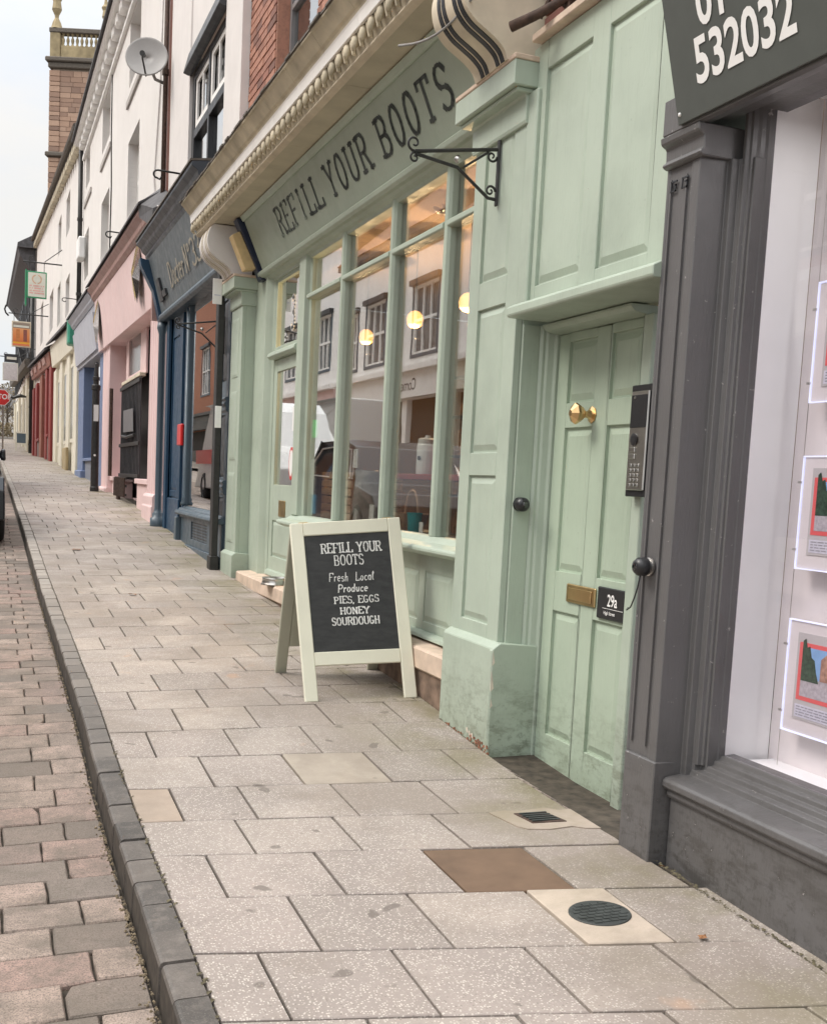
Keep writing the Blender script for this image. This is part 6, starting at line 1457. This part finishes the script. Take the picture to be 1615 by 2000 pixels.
# ================================================================== CHURCH TOWER
TY, TX0, TX1, TYB = 110, 5.02, 10.3, 115.3
tw_ = thing('church_tower', 'red sandstone church tower with balustrade and urn finials', 'church tower', (5.02, 110, 8))
finish('core', G().box(TX0 + .25, TX1 - .25, TY + .25, TYB, 4, 35.6), M_wallmortar, tw_)
z = 20.0; r_ = 0; nst = 0
bl = G()
while z < 35.5:
    h_ = random.choice([.38, .46, .52])
    if z + h_ > 35.6: h_ = 35.6 - z
    if h_ < .2: break
    if 27.8 < z < 28.4: z = 28.4
    finish('quoin_stone', G().box(TX0 + .0, TX0 + .95, TY + .02, TY + .9, z + .02, z + h_ - .02), M_sandstone, tw_, .02)
    x = TX0 + .97
    if z > 24.5:
        while x < TX1 - .9:
            w_ = random.uniform(.6, 1.3); w_ = min(w_, TX1 - .9 - x)
            finish('stone', G().box(x, x + w_ - .03, TY + .10 + random.uniform(-.02, .02), TY + .5, z + .015, z + h_ - .015), M_sandstone, tw_); nst += 1
            x += w_
    finish('quoin_stone', G().box(TX1 - .88, TX1, TY + .02, TY + .9, z + .02, z + h_ - .02), M_sandstone, tw_, .02)
    z += h_; r_ += 1
finish('lower_masonry', G().box(TX0 + .02, TX1 - .02, TY + .05, TY + .3, 4, 20.0), M_sandstone, tw_)
finish('string_course', G().box(TX0 - .25, TX1 + .25, TY - .25, TY + .9, 27.95, 28.35), M_sanddark, tw_, .08)
g = G(); g.box(TX0 - .1, TX1 + .1, TY - .12, TYB, 35.6, 36.1); g.box(TX0 - .3, TX1 + .3, TY - .35, TYB + .1, 36.1, 36.5); finish('cornice', g, M_sanddark, tw_, .08)
g = G(); g.box(TX0 + .95, TX1 - .9, TY + .12, TY + .5, 36.5, 37.6); finish('parapet_base', g, M_sandyellow, tw_, .03)
for (xa, xb) in ((TX0 + .02, TX0 + .92), (TX1 - .88, TX1 - .02)): finish('corner_pier', G().box(xa, xb, TY, TY + .9, 36.5, 38.65), M_sandyellow, tw_, .04)
for (xa, xb) in ((TX0 + .02, TX0 + .92), (TX1 - .88, TX1 - .02)): finish('corner_pier', G().box(xa, xb, TYB - .9, TYB, 36.5, 38.65), M_sandyellow, tw_, .04)
finish('top_rail', G().box(TX0 - .05, TX1 + .05, TY - .06, TY + .96, 38.65, 39.05), M_sanddark, tw_, .05)
for q in range(8):
    xx = TX0 + 1.13 + q * (TX1 - TX0 - 2.1) / 7.6
    finish('baluster', G().lathe((xx, TY + .3, 37.6), (0, 0, 1), [(.14, 0), (.14, .08), (.08, .14), (.15, .45), (.13, .6), (.06, .75), (.10, .95), (.14, 1.0), (.14, 1.06)], 10), M_sandyellow, tw_, smooth=False)
for (xx, s_) in ((TX0 + .47, 1.25), (TX1 - .45, .92)):
    finish('urn_finial', G().lathe((xx, TY + .45, 39.05), (0, 0, 1), [(.45 * s_, 0), (.40 * s_, .12 * s_), (.30 * s_, .45 * s_), (.14 * s_, .75 * s_), (.16 * s_, .95 * s_), (.36 * s_, 1.35 * s_), (.32 * s_, 1.6 * s_), (.28 * s_, 1.9 * s_), (.42 * s_, 2.2 * s_), (.2 * s_, 2.5 * s_), (.13 * s_, 2.9 * s_), (.2 * s_, 3.1 * s_), (.05 * s_, 3.5 * s_)], 8), M_sandyellow, tw_)

tw_.rotation_euler.z = -math.atan2(a[0] * 0 + .358, .927)      # the tower stands square to the church, turned from the street

# ================================================================== far end of the street: hedge, trees, house
def tree(x, y, z, h, r, n, lab, grp, mat, lean=0):
    t = thing('winter_tree', lab, 'tree', (x, y, z), grp)
    finish('trunk', G().tube([(x, y, z), (x + lean * .3, y, z + h * .35), (x + lean, y, z + h * .7)], [h * .03, h * .022, h * .01], 7), M_bark, t)
    g = G()
    for q in range(26):
        a_ = random.uniform(0, 2 * PI); el = random.uniform(.2, 1.3); z0 = z + h * random.uniform(.25, .65); l_ = r * random.uniform(.6, 1.1)
        p0 = Vector((x + lean * .5, y, z0)); p1 = p0 + Vector((math.cos(a_) * math.cos(el), math.sin(a_) * math.cos(el), math.sin(el))) * l_
        g.tube([p0, (p0 + p1) / 2 + Vector((0, 0, .1 * l_)), p1], [h * .008, h * .005, h * .002], 4)
    finish('limb', g, M_bark, t)
    g = G()
    for q in range(n):
        a_ = random.uniform(0, 2 * PI); rr = r * random.random() ** .4; zz = z + h * random.uniform(.12, 1); k = math.sin(PI * min(1, (zz - z) / h * .9 + .12)) ** .5
        c_ = Vector((x + lean + math.cos(a_) * rr * k, y + math.sin(a_) * rr * k, zz)); s = random.uniform(.06, .17) * h / 5
        d1 = Vector([random.uniform(-1, 1) for _ in range(3)]).normalized() * s; d2 = d1.orthogonal().normalized() * s * .5
        g.poly([c_ - d1, c_ + d2, c_ + d1, c_ - d2])
    finish('crown', g, mat, t)
M_bark = plain('bark', (.10, .08, .06), .9, var=.3)
M_leaf1 = plain('olive_foliage', (.10, .115, .05), .8, var=.4, scale=3); M_leaf2 = plain('dry_foliage', (.17, .13, .07), .8, var=.4, scale=3)
tree(2.0, 122, 3.2, 5.2, 2.6, 900, 'olive brown bushy tree straight ahead at the end of the street', 'trees at the street end', M_leaf2)
tree(-1.5, 118, 3.2, 4.4, 2.4, 900, 'dark olive bush beside the foot of the STOP sign pole', 'trees at the street end', M_leaf1)
tree(4.6, 128, 3.4, 7.0, 3.0, 700, 'taller bare-topped tree behind the far cream shop', 'trees at the street end', M_leaf2, .5)
g = G()
for q in range(5200):
    x = random.uniform(-9, 6.5); y = 112 + random.uniform(0, 2.5); zz = gz(2, 112) + random.random() ** 1.3 * 1.25; s = random.uniform(.06, .16)
    d1 = Vector([random.uniform(-1, 1) for _ in range(3)]).normalized() * s; d2 = d1.orthogonal().normalized() * s * .6; c_ = Vector((x, y, zz)); g.poly([c_ - d1, c_ + d2, c_ + d1, c_ - d2])
hd = stuff('hedge', g, M_leaf2); hd['label'] = 'low brown hedge across the end of the street'; hd['category'] = 'hedge'
eh = thing('white_end_house', 'low white house behind the trees at the end of the street', 'house', (0, 150, 4))
finish('wall', G().box(-6, 5, 150, 158, 3, 7.2), M_whiteplaster, eh); finish('roof', G().prismx([(149.5, 7.2), (158.5, 7.2), (154, 10)], -6.3, 5.3), M_slateroof, eh)
finish('window', G().box(-1, .6, 149.94, 149.99, 5, 6.2), M_pane, eh)

# ================================================================== VEHICLES
def car(name, lab, cat, x0, x1, y0, y1, zg, h, mat, prof, side_glass, van=False):
    """body as a lengthwise profile lofted across the width with tumblehome; front towards -y"""
    t = thing(name, lab, cat, ((x0 + x1) / 2, (y0 + y1) / 2, zg)); Ln = y1 - y0; xm = (x0 + x1) / 2; hw = (x1 - x0) / 2
    g = G(); rows = []
    n = len(prof)
    for s_, tum in ((-1, 1), (-.8, .0), (.8, 0), (1, 1)):
        row = []
        for (u, v) in prof:
            k = abs(s_); wz = max(0, v - .52) * .34 * (1 if tum else 0); sag = .03 if tum else 0
            row.append(g.b.verts.new((xm + s_ * (hw - (wz * h * .9 if tum else wz)), y0 + u * Ln, zg + v * h - (sag if v > .3 else 0))))
        rows.append(row)
    for A, B in zip(rows, rows[1:]):
        for i in range(n): g.b.faces.new((A[i], A[(i + 1) % n], B[(i + 1) % n], B[i]))
    g.b.faces.new(rows[0][::-1]); g.b.faces.new(rows[-1])
    finish('body', g, mat, t, .03, label=None, seg=2)
    for s_ in (-1, 1):
        for gi, poly in enumerate(side_glass):
            g = G(); pts = []
            for (u, v) in poly:
                xx = xm + s_ * (hw - max(0, v - .52) * .34 * h * .9 + .006); pts.append((xx, y0 + u * Ln, zg + v * h))
            pts2 = [(p[0] - s_ * .03, p[1], p[2]) for p in pts]
            A = [g.b.verts.new(p) for p in pts]; B = [g.b.verts.new(p) for p in pts2]; g.b.faces.new(A); g.b.faces.new(B[::-1])
            for i in range(len(A)): g.b.faces.new((A[i], A[(i + 1) % len(A)], B[(i + 1) % len(A)], B[i]))
            finish('side_window', g, M_carglass if mat is M_carblack and x0 > -2 else M_cargl2, t)
            finish('window_highlight', G().tube([(p[0] + s_ * .004, p[1], p[2]) for p in pts], .03 if x0 < -3 else .012, 5, closed=True), M_white_vinyl if x0 < -3 and mat is not M_carwhite else M_steel, t)  # pale strip imitates sky highlights along the window edges
        for u in (.17, .80):
            cy_ = y0 + u * Ln; r = .32
            wh = finish('wheel', G().lathe((xm + s_ * (hw - .2), cy_, zg + r), (s_, 0, 0), [(r - .06, 0), (r - .01, .02), (r, .05), (r, .17), (r - .02, .2), (r - .09, .212), (r - .1, .19)], 28), M_rubber, t, smooth=False)
            finish('rim', G().lathe((xm + s_ * (hw - .2), cy_, zg + r), (s_, 0, 0), [(.21, .15), (.22, .195), (.17, .18), (.07, .175), (.06, .2), (.01, .205)], 20), M_steel, wh)
        mz = zg + h * .64
        mm_ = G(); mm_.hexa([(xm + s_ * (hw - .06), y0 + Ln * .30, mz), (xm + s_ * (hw + .03), y0 + Ln * .30 - .02, mz - .02), (xm + s_ * (hw + .03), y0 + Ln * .30 + .09, mz - .02), (xm + s_ * (hw - .06), y0 + Ln * .30 + .07, mz), (xm + s_ * (hw - .04), y0 + Ln * .30, mz + .12), (xm + s_ * (hw + .02), y0 + Ln * .30 - .02, mz + .14), (xm + s_ * (hw + .02), y0 + Ln * .30 + .09, mz + .14), (xm + s_ * (hw - .04), y0 + Ln * .30 + .07, mz + .12)]); finish('door_mirror', mm_, M_carblack, t, .03, seg=2)
    return t
CARP = [(0, .18), (0, .42), (.03, .52), (.24, .60), (.36, .93), (.48, 1.0), (.78, .99), (.95, .66), (1, .60), (1, .2)]
CARG = [[(.30, .64), (.385, .90), (.52, .94), (.52, .64)], [(.54, .64), (.54, .94), (.76, .92), (.86, .66)]]
VANP = [(0, .14), (0, .36), (.06, .50), (.16, .56), (.27, .88), (.36, .985), (.5, 1.0), (1, 1.0), (1, .14)]
VANG = [[(.20, .56), (.29, .84), (.40, .84), (.40, .56)]]
bc = car('parked_car', 'black parked car, only mirror and flank showing at the left edge', 'car', -1.6, .205, 13.6, 17.6, gz(-.6, 15) - .11, 1.52, M_carblack, CARP, CARG)
wv = car('parked_van', 'white van with a red stripe seen mirrored in the slate shop window', 'van', -1.75, .05, 20.5, 26, gz(-.6, 23) - .11, 2.15, M_carwhite, VANP, VANG)
finish('red_stripe', G().box(.062, .066, 22.9, 25.8, gz(-.6, 23) + .72, gz(-.6, 23) + 1.02), M_red_gloss, wv)
wb = car('parked_van', 'white box van mirrored in the left panes of the green shop window', 'van', -4.2, -2.4, 24.6, 30.4, gz(-3, 26) - .11, 2.45, M_carwhite, [(1 - u, v) for u, v in VANP], [[(1 - u, v) for u, v in pp] for pp in VANG])
sc2 = car('parked_car', 'dark grey hatchback with pale painted-on window highlights, mirrored in the middle shop window panes', 'car', -4.05, -2.35, 17.6, 22.0, gz(-3, 20) - .11, 1.55, M_carsilver, CARP, CARG)
dk = car('parked_car', 'black car parked nearest the camera on the far side, seen only in reflections', 'car', -4.05, -2.35, 12.0, 16.3, gz(-3, 14) - .11, 1.5, M_carblack, CARP, CARG)

# ================================================================== OPPOSITE SIDE OF THE STREET (seen in the glass)
def opp(y0, y1, zt_, wall_m, shop_m, wins, lab, roof=M_tileroof, text=None):
    xf = -7.0; t = thing('opposite_building', lab, 'building', (xf, (y0 + y1) / 2, -.7))
    gr = gz(-4, (y0 + y1) / 2)
    finish('wall', frame_x(G(), xf - .4, xf, y0, y1, 2.6, zt_, wins), wall_m, t)
    for (a0, a1, b0, b1) in wins:
        f = finish('window', frame_x(G(), xf - .12, xf - .04, a0 + .002, a1 - .002, b0 + .002, b1 - .002, [(a0 + .07 + i * (a1 - a0 - .07) / 3, a0 + i * (a1 - a0 - .07) / 3 + (a1 - a0 - .07) / 3, b, b + (b1 - b0) / 2 - .12) for i in range(3) for b in (b0 + .08, (b0 + b1) / 2 + .04)]), M_cornwhite, t)
        finish('pane', G().box(xf - .10, xf - .095, a0 + .05, a1 - .05, b0 + .05, b1 - .05), M_pane, f)
        finish('window_hood', G().box(xf - .01, xf + .14, a0 - .14, a1 + .14, b1 + .0, b1 + .16), M_darkwood, t)
        finish('window_surround', frame_x(G(), xf + .001, xf + .03, a0 - .07, a1 + .07, b0 - .1, b1 - .001, [(a0, a1, b0, b1 - .0012)]), M_slate, t)
    finish('shop_body', G().box(xf - .4, xf - .15, y0, y1, gr - .3, 2.6), M_darkint, t)
    finish('stall_riser', G().box(xf - .149, xf - .02, y0, y1, gr - .3, gr + .6), shop_m, t)
    a0 = y0
    while a0 < y1 - .3: finish('pilaster', G().box(xf - .149, xf + .02, a0, a0 + .35, gr + .6, 2.6), shop_m, t); a0 += (y1 - y0 - .35) / 3 - .001
    fb_ = finish('fascia_board', G().box(xf + .001, xf + .22, y0, y1, 2.62, 3.35), shop_m, t)
    finish('fascia_cornice', G().box(xf + .0, xf + .42, y0, y1, 3.352, 3.5), M_cornwhite if shop_m is not M_darkwood else M_darkwood, t)
    if text: finish('lettering', fonttext(text, lambda u, v: (xf + .223, y0 + 2.0 + u, 2.82 + v), 0, 0, .34, 1, .01), M_darkwood, fb_)
    finish('eaves', G().box(xf - .4, xf + .3, y0, y1, zt_, zt_ + .18), M_darkwood, t)
    finish('roof', G().hexa([(xf - 5.5, y0, zt_ + .18), (xf + .35, y0, zt_ + .18), (xf + .35, y1, zt_ + .18), (xf - 5.5, y1, zt_ + .18), (xf - 5.5, y0, zt_ + 5.2), (xf - 5.3, y0, zt_ + 5.2), (xf - 5.3, y1, zt_ + 5.2), (xf - 5.5, y1, zt_ + 5.2)]), roof, t)
    return t
opp(4, 17, 6.4, M_pinkdark, M_cream, [(5.5, 7, 3.9, 5.6), (9.5, 11, 3.9, 5.6), (13.2, 14.8, 3.9, 5.6)], 'low rose coloured building opposite, nearest the camera')
opp(17.2, 28.6, 6.9, M_oppwhite, M_cream, [(18.6, 20.4, 3.9, 5.9), (23, 24.8, 3.9, 5.9)], 'white rendered building opposite with two sash windows')
opp(28.8, 38.9, 7.35, M_oppwhite, M_oppwhite, [(29.9, 31.9, 3.9, 5.9), (34.4, 36.3, 3.9, 5.9), (37.2, 38.3, 3.9, 5.8)], 'white house opposite, mirrored with its windows in the green shop glass', text='Corner')
opp(39.1, 53, 8.9, M_oppwhite, M_pink, [(40.5, 42.2, 4.2, 6.2), (45, 47, 4.2, 6.2), (49.5, 51.3, 4.2, 6.2)], 'taller white house opposite with a pink shopfront')
M_brickfar = brick_wall_mat('orange_brickwork', [(0, (.40, .17, .10)), (1, (.46, .20, .12))])
opp(53.2, 84, 10.5, M_brickfar, M_darkwood, [(56, 58.5, 4.6, 7.2), (63, 65.5, 4.6, 7.2), (70, 72.5, 4.8, 7.4), (77, 79.5, 5, 7.6)], 'long orange brick building opposite, mirrored in the slate shop window')

# ================================================================== THE A-BOARD
ab = thing('pavement_chalkboard', 'cream framed A-board chalkboard reading REFILL YOUR BOOTS on the pavement', 'pavement sign', (1.9, 5.95, -1.13))
cBL, cBR = Vector((1.578, 5.595, gz(1.58, 5.6))), Vector((2.205, 5.585, gz(2.2, 5.59)))
cTL, cTR = Vector((1.545, 5.93, -.232)), Vector((2.172, 5.915, -.172))
fn = (cBR - cBL).cross(cTL - cBL).normalized()
if fn.y > 0: fn = -fn
def bf(u, v, n=0): return tuple(cBL * (1 - u) * (1 - v) + cBR * u * (1 - v) + cTL * (1 - u) * v + cTR * u * v + fn * n)
def bbox(u0, u1, v0, v1, n0, n1, name, mat, parent, bev=.004, fz=False):
    g = G(); P_ = [bf(u0, v0, n0), bf(u1, v0, n0), bf(u1, v0, n1), bf(u0, v0, n1), bf(u0, v1, n0), bf(u1, v1, n0), bf(u1, v1, n1), bf(u0, v1, n1)]
    return finish(name, g.hexa(P_), mat, parent, bev)
bbox(0, .115, 0, 1, -.022, 0, 'stile', M_aboard, ab); bbox(.885, 1, 0, 1, -.022, 0, 'stile', M_aboard, ab)
bbox(.116, .884, .925, 1, -.0215, -.0005, 'top_rail', M_aboard, ab); bbox(.116, .884, .195, .27, -.0215, -.0005, 'bottom_rail', M_aboard, ab)
cbd = bbox(.1155, .8845, .2705, .9245, -.016, -.009, 'blackboard', M_chalkboard, ab, 0)
W_ = .627; H_ = 1.0
def chf(u, v): return bf(u / W_, v / H_, -.0075)
def line(txt, u, v, h, th, ws, serif=0, sl=0, sp=.1, j=.03):
    g = G(); letters(g, txt, chf, u, v, h, th, serif=serif, wscale=ws, space=sp, jitter=j, slant=sl); return g
def twidth(txt, h, ws, sp): return sum((CAP[c_][0] * ws + sp) * h for c_ in txt) - sp * h
for txt, ua, ub, va, vb, th, sr, sl in (('REFILL YOUR', .112, .454, .831, .890, .0078, .13, 0), ('BOOTS', .181, .349, .766, .827, .0068, .1, 0),
  ('Fresh  Local', .145, .400, .673, .724, .0046, 0, .10), ('Produce', .191, .362, .610, .656, .0064, 0, .14), ('PIES, EGGS', .169, .423, .546, .588, .0066, .12, 0),
  ('HONEY', .200, .365, .484, .524, .0082, .1, 0), ('SOURDOUGH', .150, .420, .423, .468, .0078, .08, 0)):
    h_ = vb - va; sp = .07; base = sum(CAP[c_][0] for c_ in txt); ws = ((ub - ua) / h_ - sp * (len(txt) - 1)) / base
    vv0 = (va + vb) / 2 * .975; um = (ua + ub) / 2
    parent_ = finish('text_row', G().box(0, 0, 0, 0, 0, 0), M_chalkboard, cbd) if False else cbd
    x_ = ua
    for ch in txt:
        if ch not in ' ':
            g = G(); letters(g, ch, lambda u, v: bf((u + .022 + .033 * vv0) / W_, v / H_, -.0075), x_, va * .975 + (.010 if txt[0] == 'R' else .002), h_ * .93, th, serif=sr, wscale=ws / .93, space=sp, jitter=.03, slant=sl)
            finish('chalk_letter', g, M_chalk, cbd)
        x_ += (CAP[ch][0] * ws + sp) * h_
# rear frame: closed back panel and two legs
rBL, rBR = Vector((1.592, 6.335, gz(1.6, 6.33))), Vector((2.222, 6.325, gz(2.2, 6.32)))
fn2 = (rBR - rBL).cross(cTL - rBL).normalized()
if fn2.y < 0: fn2 = -fn2
def rf(u, v, n=0): return tuple(rBL * (1 - u) * (1 - v) + rBR * u * (1 - v) + (cTL + Vector((.005, .012, -.006))) * (1 - u) * v + (cTR + Vector((.0, .012, -.006))) * u * v + fn2 * n)
def rbox(u0, u1, v0, v1, n0, n1, name, mat, parent=ab, bev=.004):
    P_ = [rf(u0, v0, n0), rf(u1, v0, n0), rf(u1, v0, n1), rf(u0, v0, n1), rf(u0, v1, n0), rf(u1, v1, n0), rf(u1, v1, n1), rf(u0, v1, n1)]
    return finish(name, G().hexa(P_), mat, parent, bev)
rbox(0, .105, 0, 1, -.02, .002, 'rear_leg', M_aboardback); rbox(.895, 1, 0, 1, -.02, .002, 'rear_leg', M_aboardback)
rbox(.106, .894, .19, .99, -.018, 0, 'rear_panel', M_aboardback)
# side gusset board that closes the A on the street side
P_ = [tuple(cBL.lerp(cTL, .22) + Vector((.004, .02, 0))), tuple(rBL.lerp(cTL, .22) + Vector((.004, -.01, 0)))]
for q in (.12, .88): finish('hinge', G().tube([bf(q - .04, 1.0, -.012), bf(q + .04, 1.0, -.012)], .006, 8), M_brassdull, ab)
pa, pb = Vector(bf(.5, .24, -.02)), Vector(rf(.5, .24, -.02)); pts = [pa.lerp(pb, q / 10) + Vector((0, 0, -.10 * math.sin(PI * q / 10))) for q in range(11)]
finish('stay_chain', G().tube([tuple(p) for p in pts], .003, 5), M_steel, ab, smooth=True)

# fallen leaves, pale pebbles, weeds
def leaf(x, y, r, lab, rot=0):
    z_ = gz(x, y) + .006; g = G(); n = 9; ce = g.b.verts.new((x, y, z_ + .008)); vs = []
    for q in range(n):
        a_ = rot + 2 * PI * q / n; rr = r * (1 if q % 2 else .55); vs.append(g.b.verts.new((x + math.cos(a_) * rr, y + math.sin(a_) * rr * .8, z_ + random.uniform(-.002, .012))))
    for q in range(n): g.b.faces.new((vs[q], vs[(q + 1) % n], ce))
    return tag(finish('fallen_leaf', g, M_leaf), lab, 'leaf', 'fallen leaves')
leaf(.93, 12.6, .07, 'curled brown leaf lying alone far up the pavement')
leaf(1.15, 9.45, .045, 'small dry leaf in the middle of the pavement before the bollardless kerb')
leaf(1.97, 2.62, .02, 'tiny brown leaf on the damp slabs under the charcoal stall riser')
leaf(2.16, 3.13, .012, 'tiny dark leaf at the foot of the charcoal pilaster', 1)
g = G()
for q in range(260):
    x, y, s = .54 + random.gauss(0, .004), 2 + random.random() ** 1.5 * 12, random.uniform(.003, .008)
    z_ = gz(x, y); g.poly([(x - s, y - s, z_ - .002), (x + s, y - s, z_ + s), (x + s * .5, y + s, z_ + s * .4), (x - s, y + s, z_)])
M_moss = plain('moss', (.10, .085, .05), .95, var=.5, scale=40)
for q in range(1500):
    y = 2.0 + random.random() * 9; x = 2.178 + abs(random.gauss(0, .008)) - (.006 if random.random() < .3 else 0)
    if 3.3 < y < 4.65: continue
    if y > 5.2: x += .05
    s = random.uniform(.002, .005); z_ = gz(x, y); g.poly([(x - s, y - s, z_ + .001), (x + s, y - s, z_ + .002), (x + s * .6, y + s, z_ + s * .9), (x - s, y + s * .8, z_ + s * .5)])
stuff('moss_and_grit', g, M_moss)
